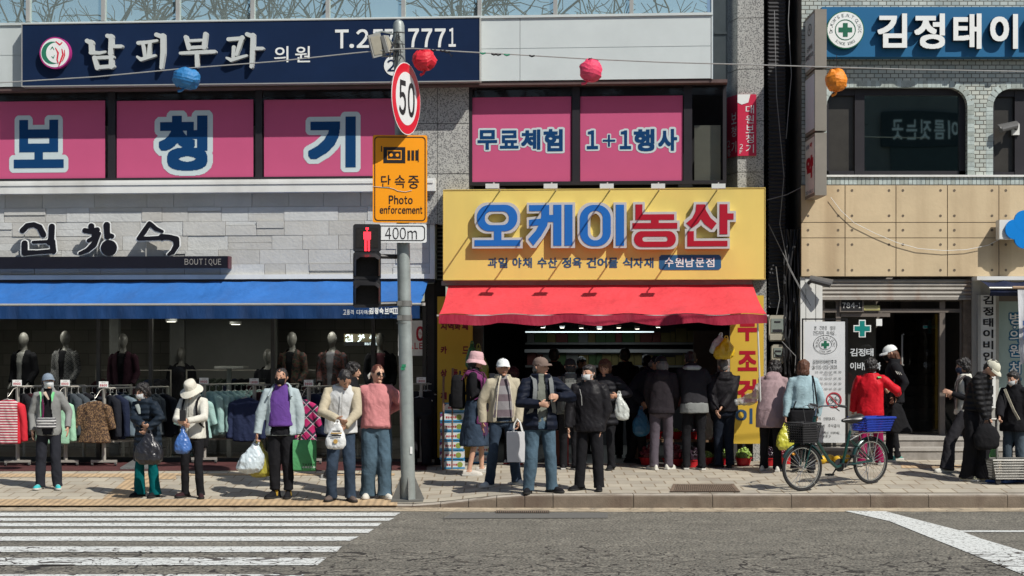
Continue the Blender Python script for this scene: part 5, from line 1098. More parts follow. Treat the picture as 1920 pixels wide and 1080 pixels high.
    def mask(s, m_):
        mb = MB(); TH = s.TH; rg = []
        for j in range(7):
            q = j/6; z = 1.586-.100*q; row = []
            for i in range(13):
                a = R(-62+124*i/12); t = max(0, (1.588-z)/.115); k_ = 1-.34*max(0, t-.1); bulge = .020*math.cos(a*1.2)*math.sin(math.pi*(q*.8+.12))
                rx, ry = .081*k_+.004, .100*math.sqrt(max(.3, 1-t*t))*1.02+.004; row.append(TH((math.sin(a)*rx, -.004-math.cos(a)*ry-bulge, z)))
            rg.append(row)
        mb.loft(rg, cap=False, closed=False)
        for sg in (-1, 1):
            for z in (1.572, 1.497): mb.tube([TH((sg*.066,-.05,z)), TH((sg*.078,-.02,(z+1.585)/2)), TH((sg*.080,.014,1.59))], .0025, 4)
        s.putmb('face_mask', mb, m_, smooth=1.5)
    def glasses(s, dark=True):
        mb = MB(); TH = s.TH
        for sg in (-1, 1):
            c = (sg*.033,-.101,1.592); P = [TH((c[0]+.026*math.cos(t), c[1]+.012*abs(c[0]+.026*math.cos(t))/.06, c[2]+.023*math.sin(t))) for t in [2*math.pi*j/16 for j in range(16)]]
            if dark: k0 = len(mb.v); mb.add(P, [tuple(range(16))]); mb.add([p+TH((0,-.003,1.59))-TH((0,0,1.59)) for p in P], [tuple(range(16))[::-1]])
            mb.tube(P+[P[0]], .0025, 4); mb.tube([TH((sg*.058,-.088,1.598)), TH((sg*.079,-.02,1.602)), TH((sg*.08,.02,1.598))], .0025, 4)
        mb.tube([TH((-.008,-.108,1.597)), TH((.008,-.108,1.597))], .0025, 4); s.putmb('glasses', mb, mat('shades_black', (.01,.01,.012), .12, 0) if dark else mat('thin_frame', (.06,.045,.04), .3, 0))
    # ---- clothes
    def top(s, name, m_, hem=.84, ease=.022, sleeve=(.068,.058,.044), slv=1.0, collar=.05, hood=0, opened=None, fold=.008, fs=9, sleeve_m=None, vest=False, belly=0, flare=0, seed=0, cuff=None, vox=.012, puff=0):
        """jacket, coat, sweater: torso and sleeves in one cloth; opened = half-width of the open front at hem and at collar"""
        T, w_ = s.T, s.wide; e = ease; mb = MB(); P = [(hem,.160+flare,.118+flare*.7),(max(hem+.03,.92),.158+flare*.5,.115+flare*.3),(1.02,.152,.108),(1.10,.148,.104),(1.24,.156,.110),(1.32,.156,.106),(1.375,.132,.090),(1.43,.086,.072),(1.455+collar,.066,.066)]
        if hem < .85: P.insert(1, ((hem+.95)/2, .165+flare*.8, .122+flare*.5))
        mb.loft([ringpts((0,.012-belly*(.9 < z < 1.2),z), (rx+e)*w_, ry+e+belly*(.9 < z < 1.25), 22, T, 2.25) for z, rx, ry in P])
        def arm(mb, i):
            S, E, W = s.sh[i], s.el[i], s.wr[i]; W2 = E+(W-E)*slv*1.04; c = T((0,.008,1.385)); mb.tube([c+(S-c)*.45, S+(S-c).normalized()*.01, S*.72+E*.28, S*.4+E*.6, E, E*.55+W2*.45, E*.12+W2*.88, W2], [.072+e*.3, sleeve[0]-.002, sleeve[0], (sleeve[0]+sleeve[1])/2+.003, sleeve[1]+.003, (sleeve[1]+sleeve[2])/2, sleeve[2]+.003, sleeve[2]], 14)
        if not vest and not sleeve_m:
            for i in range(2): arm(mb, i)
        if hood: mb.ell((0,0,0), (.115,.062,.085*hood), 14, 10, fn=lambda p: T(Vector(p)+Vector((0,.105,1.40)))); mb.tube([T((-.10,.02,1.44)), T((-.07,.09,1.46)), T((.07,.09,1.46)), T((.10,.02,1.44))], .035, 8)
        cut = None
        if opened:
            lo_, hi_ = opened; Ti = s.T
            def cut(c, n_):
                z = c.z; q = min(1, max(0, (z-hem)/(1.5-hem))); hw = lo_+(hi_-lo_)*q+.012*math.sin(z*11+s.seed); cx = s.mid.x*.6
                ref = T((0,-.05,min(z,1.46))); return abs(c.x-cx) < hw and c.y < ref.y+.01 and n_.y < .25 and z > hem+.01
        # hollow hem and cuffs stay closed: the body fills them
        me = fuse(mb, vox, 3, fold, fs, s.seed+seed, cut, name=name); o = s.put(name, me, m_)
        if puff: pass
        if sleeve_m:
            for i in range(2): mb = MB(); arm(mb, i); s.put('sleeve', fuse(mb, vox, 3, fold, fs, s.seed+i, name='sleeve'), sleeve_m, o)
        if cuff:
            for i in range(2): E, W = s.el[i], s.wr[i]; d = W-E; mb = MB(); mb.tube([E+d*.93*slv, E+d*1.05*slv], sleeve[2]+.002, 12); s.putmb('cuff', mb, cuff, o)
        return o
    def trousers(s, m_, thigh=.094, knee=.074, hem=.068, waist=1.0, length=1.0, fold=.013, name='trousers', flare=0):
        T, w_ = s.T, s.wide; mb = MB(); mb.loft([ringpts((0,.01,z), rx*w_, ry, 20, T, 2.2) for z, rx, ry in ((waist,.158,.114),(.94,.168,.122),(.87,.172,.124),(.82,.155,.115),(.79,.11,.09))])
        for i in range(2):
            Hh, K, A = s.hip[i], s.kn[i], s.an[i]-Vector((0,0,.045)); A = K+(A-K)*length; mb.tube([Hh+Vector((0,0,.02)), Hh*.75+K*.25, Hh*.4+K*.6, K, K*.55+A*.45, K*.15+A*.85, A], [q*.92 for q in (thigh*.95, thigh, (thigh+knee)/2, knee, (knee+hem)/2, hem+flare*.6, hem+.006+flare)], 14)
        me = fuse(mb, .011, 2, fold, 8, s.seed+5, name=name); return s.put(name, me, m_)
    def skirt(s, m_, hem=.42, wide=.24, fold=.012):
        T = s.T; mb = MB(); mb.loft([ringpts((0,.01,z), rx, ry, 24, T if z > .85 else None) for z, rx, ry in ((1.04,.165,.125),(1.0,.172,.13),(.90,.185,.14),(.75,.195,.16),(.58,wide*.95,wide*.8),(hem,wide,wide*.85))]); return s.put('skirt', fuse(mb, .012, 2, fold, 12, s.seed, name='skirt'), m_)
    def shoes(s, m_, sole, kind='sneaker', socks=None):
        for i in range(2):
            f = s.feet[i]; a = s.toes[i]; Rz = Matrix.Rotation(a, 3, 'Z'); tr = lambda q: f+Rz @ Vector(q)
            hi = .072 if kind != 'boot' else .14; mb = MB(); mb.loft([[tr(p) for p in ring] for ring in ([Vector((.032*math.cos(t)*w_, y+.0, z0+hh*max(0,math.sin(t)) )) for t in [2*math.pi*j/14 for j in range(14)]] for y, w_, z0, hh in ((.088,.55,.02,.035),(.078,.95,.018,hi*.9),(.03,1.12,.018,hi),(-.03,1.2,.018,hi*.82),(-.09,1.38,.018,.06),(-.14,1.4,.018,.046),(-.175,1.1,.018,.036),(-.192,.5,.02,.02)))])
            sh_ = s.put('shoe', fuse(mb, .008, 2, name='shoe'), m_)
            mb = MB(); out = [(.03,.092),(.038,.05),(.036,0),(.04,-.06),(.049,-.11),(.047,-.155),(.033,-.188),(0,-.202)]; poly = [(x, y) for x, y in out]+[(-x, y) for x, y in out[::-1][1:]]
            mb.loft([[tr((x*k_, y*k_, z)) for x, y in poly] for z, k_ in ((.002,.97),(.012,1),(.026,.99))]); s.putmb('sole', mb, sole, sh_)
            if kind == 'sneaker':
                mb = MB()
                for y in (-.055,-.085,-.112): mb.tube([tr((-.026,y,.062+.2*(y+.1))), tr((0,y-.004,.072+.25*(y+.1))), tr((.026,y,.062+.2*(y+.1)))], .004, 4)
                s.putmb('lace', mb, sole, sh_)
        if socks:
            mb = MB()
            for i in range(2): mb.tube([s.an[i]-Vector((0,0,.05)), s.an[i]+Vector((0,0,.04)), s.an[i]*.8+s.kn[i]*.2], [.04,.041,.046], 10)
            s.putmb('socks', mb, socks)
    def strap(s, name, P, m_, wd=.02, th=.006):
        mb = MB(); Q = [Vector(p) for p in P]; rings = []
        for i, p in enumerate(Q):
            t = (Q[min(i+1, len(Q)-1)]-Q[max(i-1, 0)]).normalized(); u = Vector((1,0,0)); u = (u-t*u.dot(t)).normalized(); v = t.cross(u); rings.append([p+u*wd+v*th, p-u*wd+v*th, p-u*wd-v*th, p+u*wd-v*th])
        mb.loft(rings); return s.putmb(name, mb, m_)
    def front(s, x, z, off=.0): return s.T((x, -.135-off, z))
    def bagstraps(s, m_, off=.0, z0=1.0, wd=.02):
        for sg in (-1, 1): s.strap('strap', [s.T(q) for q in ((sg*.11,.15+off,1.33),(sg*.115,.09+off,1.435),(sg*.11,.0,1.475),(sg*.105,-.085-off,1.42),(sg*.105,-.13-off,1.33),(sg*.115,-.135-off,1.2),(sg*.15,-.10-off,z0+.06),(sg*.17,-.02,z0))], m_, wd)
    def backpack(s, label, m_, size=(.15,.08,.22), z=1.2, y=.24, trim=None, cat='backpack'):
        c = s.world(s.T((0,y,z))); t = Thing('backpack', label, cat, (c.x,c.y,c.z-size[2]), G0, None, s.face, local=True); k_ = s.k; rot = Matrix.Rotation(s._lean() , 3, 'X') if hasattr(s, '_lean') else Matrix.Identity(3)
        mb = MB(); a, b, h = (q*k_ for q in size); mb.loft([ringpts((0,0,q*h), a*w_, b*w_, 18, None, 3.2) for q, w_ in ((0,.7),(.06,.95),(.5,1.03),(1.1,1.02),(1.7,.92),(1.95,.7),(2.0,.4))]); t.part('bag_body', fuse(mb, .012, 3, .006, 9, s.seed), None).data.materials.append(m_)
        mb = MB(); mb.loft([ringpts((0,b*.95,q*h), a*.75*w_, b*.35*w_, 14, None, 3) for q, w_ in ((.15,.8),(.2,1),(.8,1),(.9,.7))]); t.part('pocket', fuse(mb, .012, 2), None).data.materials.append(trim or m_)
        mb = MB(); mb.tube([(-a*.25,-b*.3,2*h),(-a*.2,-b*.3,2*h+.05),(a*.2,-b*.3,2*h+.05),(a*.25,-b*.3,2*h)], .009, 6); t.part('handle', mb, m_); return t
# ---- bags
def film(name, c, al=.85, rough=.3):
    if name in MATS: return MATS[name]
    m = mat(name, c, rough, .12, 9, .5, 26, spec=.6); n_, l_, b_ = nodes(m); b_.inputs['Alpha'].default_value = al; return m
def plastic_bag(label, top, w_, h, d, m_, seed=0, handles=True, fill=.72, cat='bag', group=None, print_=None, rotz=0, skew=0):
    """thin carrier bag hanging from the hand at `top`: pinched handles, creased, sagging belly"""
    top = Vector(top); t = Thing('plastic_bag', label, cat, (top.x,top.y,top.z-h), G0, group, rotz, local=True); mb = MB()
    pr = [(0,.35,.5),(.03,.72,.75),(.14,.98,1.0),(.34,1.0,1.0),(.52,.86,.85),(.68,.58,.55),(.80,.34,.34),(.90,.2,.22)]
    mb.loft([[p+Vector((skew*(1-q)*-1,0,0)) for p in ringpts((0,0,q*h), w_/2*a, d/2*b, 22, None, 2.6)] for q, a, b in pr]); me = fuse(mb, .010, 1, .014, 15, seed, name='bag_body'); me.materials.append(m_); o = t.part('bag_body', me, None)
    if handles:
        mb = MB()
        for sg in (-1, 1): mb.tube([(sg*w_*.09-skew*.1,0,h*.86),(sg*w_*.07,.008,h*.94),(sg*.012,.0,h*1.005)], [(.022,.006),(.014,.005),(.010,.005)], 6)
        mb.tube([(-.012,0,h*1.0),(.012,0,h*1.0)], .008, 6); t.part('handle', mb, m_)
    return t
# ================================================================ signal pole and what hangs on it
M_galv = mat('galvanised', (.30,.335,.325), .5, .16, 6, .1, 40, metal=.35, dirt=((.20,.19,.17), 2, .5)); M_bolt = mat('bolt', (.2,.2,.19), .5, .1, metal=.5)
pb = on_walk(765, 938); PY = pb.y
def PP(px, py, dy=0): Y = PY+dy; return Vector(((px-960)/F*Y, Y, CZ+(YH-py)*Y/F))
t = Thing('signal_pole', 'tall grey steel pole standing at the kerb between the two shops', 'pole', tuple(pb), G0)
mb = MB(); pts = [PP(766,944), PP(765,900), PP(761,700), PP(757,500), PP(752,260), PP(748.5,90), PP(747.5,48), PP(747.3,41), PP(747.2,37)]; u = 1/F*PY
mb.tube(pts, [13.3*u,13.2*u,13*u,12.4*u,11.5*u,10.8*u,10.7*u,8.5*u,3*u], 20); t.part('shaft', mb, M_galv)
mb = MB(); z0 = gz(pb.x, PY); mb.box(pb.x-.2, pb.x+.2, PY-.2, PY+.2, z0-.02, z0+.018)
for k in range(4):
    a = k*math.pi/2+.12; c, s_ = math.cos(a), math.sin(a); p0 = Vector((pb.x+.08*c, PY+.08*s_, z0+.018)); p1 = p0+Vector((c*.125, s_*.125, 0)); p2 = p0+Vector((0,0,.30)); nn = Vector((-s_, c, 0))*.006
    mb.add([p0+nn, p1+nn, p2+nn, p0-nn, p1-nn, p2-nn], [(0,1,2),(5,4,3),(0,3,4,1),(1,4,5,2),(2,5,3,0)])
t.part('base_plate', mb, mat('galv_dark', (.15,.15,.14), .6, .2, 6, metal=.3))
mb = MB()
for py in (596, 569): 
    mb = MB(); q = PP(759,py); mb.tube([q-Vector((0,0,.035)), q+Vector((0,0,.035))], 13.6*u, 20); mb.box(q.x-.09, q.x-.03, PY-.12, PY-.06, q.z-.03, q.z+.03); t.part('clamp', mb, M_bolt)
mb = MB(); q = PP(757,606); mb.tube([q-Vector((.0,0,.004)), q+Vector((.0,0,.008))], 13.6*u, 20); t.part('clamp', mb, M_bolt)
mb = MB(); random.seed(4)
for k in range(7):
    a0 = PP(749+random.uniform(-9,9), 60+random.uniform(-5,25), -.09); P = [a0]
    for j in range(4): P.append(P[-1]+Vector((random.uniform(-.05,.03), random.uniform(-.02,.02), random.uniform(-.16,.01))))
    mb.tube(P, .006, 5)
for py in (62, 84, 99): q = PP(748,py); mb.tube([q-Vector((0,0,.006)), q+Vector((0,0,.006))], 11.4*u, 16)
t.part('tied_cable', mb, mat('cable_dark', (.05,.05,.05), .6))
mb = MB()
for px, py, m_ in ((762,686,0),(760,691,0)): q = PP(px-4,py,-.085); mb.box(q.x-.03, q.x+.02, q.y-.003, q.y+.003, q.z-.02, q.z+.02, 0)
q = PP(771,845,-.088); mb.box(q.x-.015, q.x+.015, q.y-.002, q.y+.004, q.z-.04, q.z+.05, 1); t.part('sticker', mb, [mat('sticker_green', (.02,.2,.1)), M_letw])
# speed limit roundel, turned towards the road on the right
c = PP(761,185,-.22); t = Thing('speed_sign', 'round red rimmed 50 speed limit sign turned sideways on the pole', 'sign', (c.x,c.y,c.z-.44), G0, None, R(70), local=True)
rad = 67*PY/F; O = .44
mb = MB(); mb.disc((0,O), rad, -.006, 0, 56, 0); mb.disc((0,O), rad*.975, -.008, -.006, 56, 1); mb.disc((0,O), rad*.735, -.010, -.008, 56, 0); pl = t.part('plate', mb, [mat('sign_white', (.70,.72,.72), .35, .03), mat('sign_red', (.62,.012,.03), .35, .05)])
mb = MB(); k = rad/67
text(mb, '5', -.24, -.015, O-.225, O+.225, -.0125, bold=.05, N=90); text(mb, '0', .035, .26, O-.225, O+.225, -.0125, bold=.05, N=90); t.part('numerals', mb, mat('ink_black', (.012,.012,.014)), pl, smooth=0)
mb = MB(); mb.box(-.03, .03, 0, .16, O-.25, O-.2); mb.box(-.03, .03, 0, .16, O+.2, O+.25); t.part('bracket', mb, M_bolt)
# amber enforcement plate
def plate(name, label, x0, y0, x1, y1, dy, m_, rim, rotz=0):
    a, b = PP(x0, y1, dy), PP(x1, y0, dy); c = ((a.x+b.x)/2, a.y, a.z); t = Thing(name, label, 'sign', c, G0, None, rotz, local=True); W_, H_ = b.x-a.x, b.z-a.z; r_ = .035; w2 = W_/2
    def rp(i, rr_, n=5):
        P = []
        for cx_, cz_, a0 in ((w2-i-rr_, H_-i-rr_, 0), (-w2+i+rr_, H_-i-rr_, 90), (-w2+i+rr_, i+rr_, 180), (w2-i-rr_, i+rr_, 270)):
            for j in range(n+1): q = R(a0+90*j/n); P.append((cx_+rr_*math.cos(q), cz_+rr_*math.sin(q)))
        return P
    mb = MB(); mb.prism(rp(0, .025), -.012, 0, 0); o = t.part('plate', mb, m_)
    mb = MB(); A, Bq = rp(.020, .045), rp(.032, .038); n = len(A)
    for i in range(n): j = (i+1)%n; mb.quad((A[i][0],-.0145,A[i][1]),(A[j][0],-.0145,A[j][1]),(Bq[j][0],-.0145,Bq[j][1]),(Bq[i][0],-.0145,Bq[i][1]))
    mb2 = MB(); mb2.v = mb.v; mb2.f = [f[::-1] for f in mb.f]; mb2.m = mb.m; t.part('border', mb2, rim, o, smooth=0); mb = MB(); mb.box(-.05,.05,0,.06,H_*.2,H_*.2+.05); mb.box(-.05,.05,0,.06,H_*.75,H_*.75+.05); t.part('bracket', mb, M_bolt); t.W, t.H = W_, H_
    t.px = lambda x, y: ((x-(x0+x1)/2)/(x1-x0)*W_, (y1-y)/(y1-y0)*H_); t.plate = o; return t
INK = mat('ink_black', (.012,.012,.014))
t = plate('enforcement_sign', 'amber photo enforcement sign with a camera symbol on the pole', 699,253.5,801,417.5,-.16, mat('sign_amber', (.86,.32,.012), .35, .04, 1), INK, R(3))
def tt(mb, t, ch, x0, y0, x1, y1, **k): a, b = t.px(x0, y1), t.px(x1, y0); text(mb, ch, a[0], b[0], a[1], b[1], -.0155, **k)
def tb(mb, t, x0, y0, x1, y1, m=0, y=-.0155): a, b = t.px(x0, y1), t.px(x1, y0); mb.box(a[0], b[0], y, -.012, a[1], b[1], m)
mb = MB(); tb(mb,t,719,276,760,306); tb(mb,t,714.5,274,716.5,285); 
for x in (764,771.5,779): tb(mb,t,x,282,x+5,301)
tb(mb,t,783.5,280,785,304); tb(mb,t,726,282,753,300,1,-.0165); tb(mb,t,727.5,284,751.5,298,0,-.0175)
for x in (733.5,745): q = t.px(x,291); mb.disc(q, .021, -.0185, -.0175, 18, 1)
tt(mb,t,'단',714.5,328,733,353,bold=.03); tt(mb,t,'속',740,328,760,353,bold=.03); tt(mb,t,'중',765,329,786,354,bold=.03)
x = 729
for ch, wd, h in (('P',9,17),('h',8,17),('o',9,12),('t',6,15.5),('o',9,12)): tt(mb,t,ch,x,383-h,x+wd,383,bold=.07,N=60); x += wd+1
x = 712
for ch, wd, h in zip('enforcement',(7,6.5,5,7,4.5,6.5,7,10,7,6.5,4.5),(11,11,16,11,11,11,11,11,11,11,14)): tt(mb,t,ch,x,401-h,x+wd,401,bold=.09,N=50); x += wd+.85
t.part('lettering', mb, [INK, mat('sign_amber', (.86,.32,.012))], t.plate, smooth=0)
mb = MB(); P = [t.px(*q) for q in ((700,350),(713,351),(728,352),(738,354),(746,358),(760,360),(772,357))]; mb.tube([(a,-.017,b) for a, b in P], .004, 4); t.part('scratch', mb, M_let)
t = plate('distance_plate', 'white 400m plate mounted under the amber sign', 702,420,800,455,-.16, mat('sign_white', (.70,.72,.72)), INK, R(3)); mb = MB()
for ch, a, b, h in (('4',722,734,0),('0',736,748,0),('0',749.5,761.5,0),('m',764,782,6)): tt(mb,t,ch,a,426+h,b,449,bold=.02,N=70)
t.part('lettering', mb, INK, t.plate, smooth=0)
# pedestrian signal
M_sig = mat('signal_black', (.016,.016,.018), .45, .15, 5); a, b = PP(661,577,-.3), PP(713,419,-.3); xc = (a.x+b.x)/2; t = Thing('pedestrian_signal', 'black pedestrian signal head with its red standing figure lit', 'traffic light', (xc, a.y+.1, a.z), G0, None, R(6), local=True)
W2, H_ = (b.x-a.x)/2, b.z-a.z; mb = MB(); n = 3
for k in range(3): z0, z1 = H_*k/3, H_*(k+1)/3; mb.prism([(-W2+.02,z0+.004),(W2-.02,z0+.004),(W2,z0+.025),(W2,z1-.025),(W2-.02,z1-.004),(-W2+.02,z1-.004),(-W2,z1-.025),(-W2,z0+.025)], -.05, .14)
mb.box(-W2*.6, W2*.6, -.03, .13, .01, H_-.01); hs_ = t.part('housing', mb, M_sig)
for k in range(3):
    z0 = H_*k/3; zc_ = z0+H_/6; mb = MB(); mb.box(-W2+.035, W2-.035, -.056, -.05, z0+.05, z0+H_/3-.05); t.part('lens', mb, mat('signal_lens', (.025,.023,.022), .25, .2, 40), label=('unlit lens' if k < 2 else 'lit lens with red figure'))
    if k < 2:
        mb = MB(); rg = []
        for y, sh_ in ((-.05,0),(-.13,.004),(-.22,.02)):
            rg.append([(-W2+.012+sh_, y, z0+.05+(-y-.05)*.0), (-W2+.012+sh_, y, z0+H_/3-.06-(-y-.05)*.3), (-W2+.06+sh_, y, z0+H_/3-.022-(-y-.05)*.3), (W2-.06-sh_, y, z0+H_/3-.022-(-y-.05)*.3), (W2-.012-sh_, y, z0+H_/3-.06-(-y-.05)*.3), (W2-.012-sh_, y, z0+.05+(-y-.05)*.0)])
        # visor sides taper to the bottom front
        for q in (1, 2): rg[q][0] = (rg[q][0][0], -.05-.5*(-rg[q][0][1]-.05), rg[q][0][2]); rg[q][5] = (rg[q][5][0], -.05-.5*(-rg[q][5][1]-.05), rg[q][5][2])
        inn = [[(x*.97, y, z-.004) for x, y, z in r_] for r_ in rg]; mb.loft(rg, cap=False, closed=False); mb.loft(inn[::-1], cap=False, closed=False); t.part('visor', mb, M_sig, smooth=.9)
M_lit = emis('signal_red', (1,.03,.05), 3.0); mb = MB(); cz = H_*5/6; k = PY/F
def dots(P, r_=.0055):
    for x, z in P: mb.disc((x*k, cz+z*k), r_, -.062, -.056, 7)
P = []; random.seed(2)
for zz in range(-24, 20, 2):
    if zz > 14: hw = 3.2
    elif zz > 11: hw = 1.6
    elif zz > 2: hw = 7.2
    elif zz > -4: hw = 6.6
    else: hw = 5.5
    for xx in range(-8, 9, 2):
        x = xx+(1 if (zz//2)%2 else 0)*.0
        if abs(x) > hw: continue
        if zz <= -6 and abs(x) < 1.5: continue
        if 2 >= zz > -4 and 4 < abs(x) < 5: continue
        P.append((x, zz))
dots(P, .0062); t.part('red_figure', mb, M_lit)
mb = MB(); mb.tube([(.0,.05,.04),(W2+.02,.10,.05),((PP(757,560).x-xc),.2,.06)], .03, 8); mb.tube([(.0,.05,H_*.62),((PP(757,560).x-xc),.2,H_*.62)], .03, 8); t.part('mounting_arm', mb, M_sig)
# floodlight and its bare frame by the pole top
c = PP(706,85,-.12); t = Thing('floodlight', 'grey rectangular floodlight with a spare lamp tied to the pole top', 'lamp', tuple(c), G0, None, 0, local=True)
Rl = Matrix.Rotation(R(-14), 3, 'Y') @ Matrix.Rotation(R(10), 3, 'X') @ Matrix.Rotation(R(16), 3, 'Z')
def tb3(bx, m=0, off=Vector((0,0,0)), Rm=Rl, sc=1):
    q = MB(); q.box(*[v*sc for v in bx]); return [tuple(off+Rm @ Vector(p)) for p in q.v], q.f
mb = MB(); mb.add(*tb3((-.082,.082,-.02,.04,-.145,.145)), 0); mb.add(*tb3((-.062,.062,-.026,-.02,-.115,.115)), 1); t.part('lamp_body', mb, [mat('lamp_grey', (.30,.30,.28), .5), mat('lamp_lens_grey', (.33,.31,.25), .3, .1, 20)])
mb = MB(); Rl2 = Matrix.Rotation(R(-16), 3, 'Y') @ Matrix.Rotation(R(65), 3, 'Z'); of = Vector((.135,.03,.02)); mb.add(*tb3((-.07,.07,-.02,.03,-.11,.11), 0, of, Rl2), 0); mb.add(*tb3((-.05,.05,-.026,-.02,-.09,.09), 0, of, Rl2), 1); t.part('spare_lamp', mb, [mat('lamp_grey', (.30,.30,.28)), mat('lamp_lens_grey', (.33,.31,.25))])
mb = MB(); mb.tube([(-.04,.02,.145),(.06,.06,.185),(.2,.1,.16),(.27,.12,.1)], .012, 6); mb.tube([(.06,.05,-.13),(.2,.1,-.12),(.27,.12,-.02)], .012, 6); mb.tube([(.13,.05,.13),(.22,.08,.0),(.16,.05,-.12)], .01, 6); t.part('bracket', mb, M_galv)
# ---------------------------------------------------------------- string wire with paper lanterns
WY = PY-.12
def WP(px, py, dy=0): Y = WY+dy; return Vector(((px-960)/F*Y, Y, CZ+(YH-py)*Y/F))
mb = MB(); mb.tube([WP(*p) for p in ((-60,160),(0,155),(180,144),(350,128),(520,115),(650,101),(740,92),(775,91),(850,96),(960,102),(1110,111),(1250,117),(1400,121),(1560,126),(1700,130),(1920,134),(1990,135))], .0075, 6)
w_ = solo('lantern_wire', mb, mat('wire_pale', (.30,.30,.29), .5), 'thin wire strung along the street carrying paper lanterns', 'wire')
mb = MB(); random.seed(9)
for px, py in ((798,94),(812,93.5),(830,95),(838,97),(905,99.5),(926,101.5),(934,102),(950,102.5),(997,104.5)):
    q = WP(px,py); mb.tube([q+Vector((-.03,0,.004)), q+Vector((.0,-.01,-.012)), q+Vector((.035,0,.002))], .011, 5, 0 if px not in (905,950) else 1)
q = WP(842,98); mb.tube([q, q+Vector((.03,0,-.06)), q+Vector((.05,0,-.03))], .006, 5)
solo('wire_tie', mb, [M_black, mat('tie_green', (.01,.22,.12))], 'black and green ties knotted on the wire right of the pole', 'ties')
def lantern(label, px, py, w, h, col, roll, seed, squash=1, band=None):
    c = WP(px, py); t = Thing('paper_lantern', label, 'lantern', (c.x,c.y,c.z), G0, 'lanterns on the street wire', local=True); k = WY/F; rx, rzz = w*k/2*.93, h*k/2*.93; Rr = Matrix.Rotation(R(roll), 3, 'Y'); mb = MB(); random.seed(seed); rings = []
    nv, nu = 14, 14
    for i in range(nv+1):
        th = math.pi*(.13+.74*i/nv); rr_ = rx*math.sin(th)**.75*(1+.022*(1 if i%2 else -1)*.7)
        rings.append([Rr @ Vector((rr_*math.cos(2*math.pi*j/nu)*(1+.16*noise.noise(Vector((i*.35,j*.9,seed*3.1)))), rr_*.95*math.sin(2*math.pi*j/nu), -rzz*math.cos(th)*1.08+.035*noise.noise(Vector((j*.8,i*.2,seed+5))))) for j in range(nu)])
    mp = film('lantern_'+label.split()[0], col, .93, .6); n_, l_, b_ = nodes(mp); b_.inputs['Subsurface Weight'].default_value = .0
    mb.loft(rings, cap=False); t.part('shade', mb, mp, smooth=.4); mb = MB(); mb.lathe([(rx*.42,-.012),(rx*.45,.012)], (0,0,0), 20); mb.v = [tuple(Rr @ (Vector(p)+Vector((0,0,rzz*.98)))) for p in mb.v]; t.part('top_ring', mb, mat('lantern_ring_'+label.split()[0], tuple(x*.6 for x in col)))
    mb = MB(); mb.lathe([(rx*.42,-.012),(rx*.45,.012)], (0,0,0), 20); mb.v = [tuple(Rr @ (Vector(p)-Vector((0,0,rzz*.98)))) for p in mb.v]; mb.tube([Rr @ Vector((0,0,-rzz)), Rr @ Vector((-.03,-.02,-rzz-.05)), Rr @ Vector((-.07,0,-rzz-.06))], [.012,.016,.02], 6); t.part('tail', mb, mp)
    mb = MB(); mb.tube([(0,0,rzz*.9),(.004,0,(WP(px,126 if px > 1500 else py).z-c.z)+rzz+.03)], .004, 4); t.part('hanger', mb, M_dark)
lantern('blue crumpled paper lantern hanging over the navy clinic sign', 350,147,56,38,(.015,.17,.42), 12, 1)
lantern('red paper lantern hanging just right of the pole top', 796,113,48,38,(.62,.008,.025), -6, 2)
lantern('pink paper lantern hanging before the white fascia panels', 1108,132,47,42,(.78,.05,.13), 14, 3)
lantern('orange paper lantern hanging before the tiled wall', 1568,150,45,42,(.80,.24,.008), -4, 4)
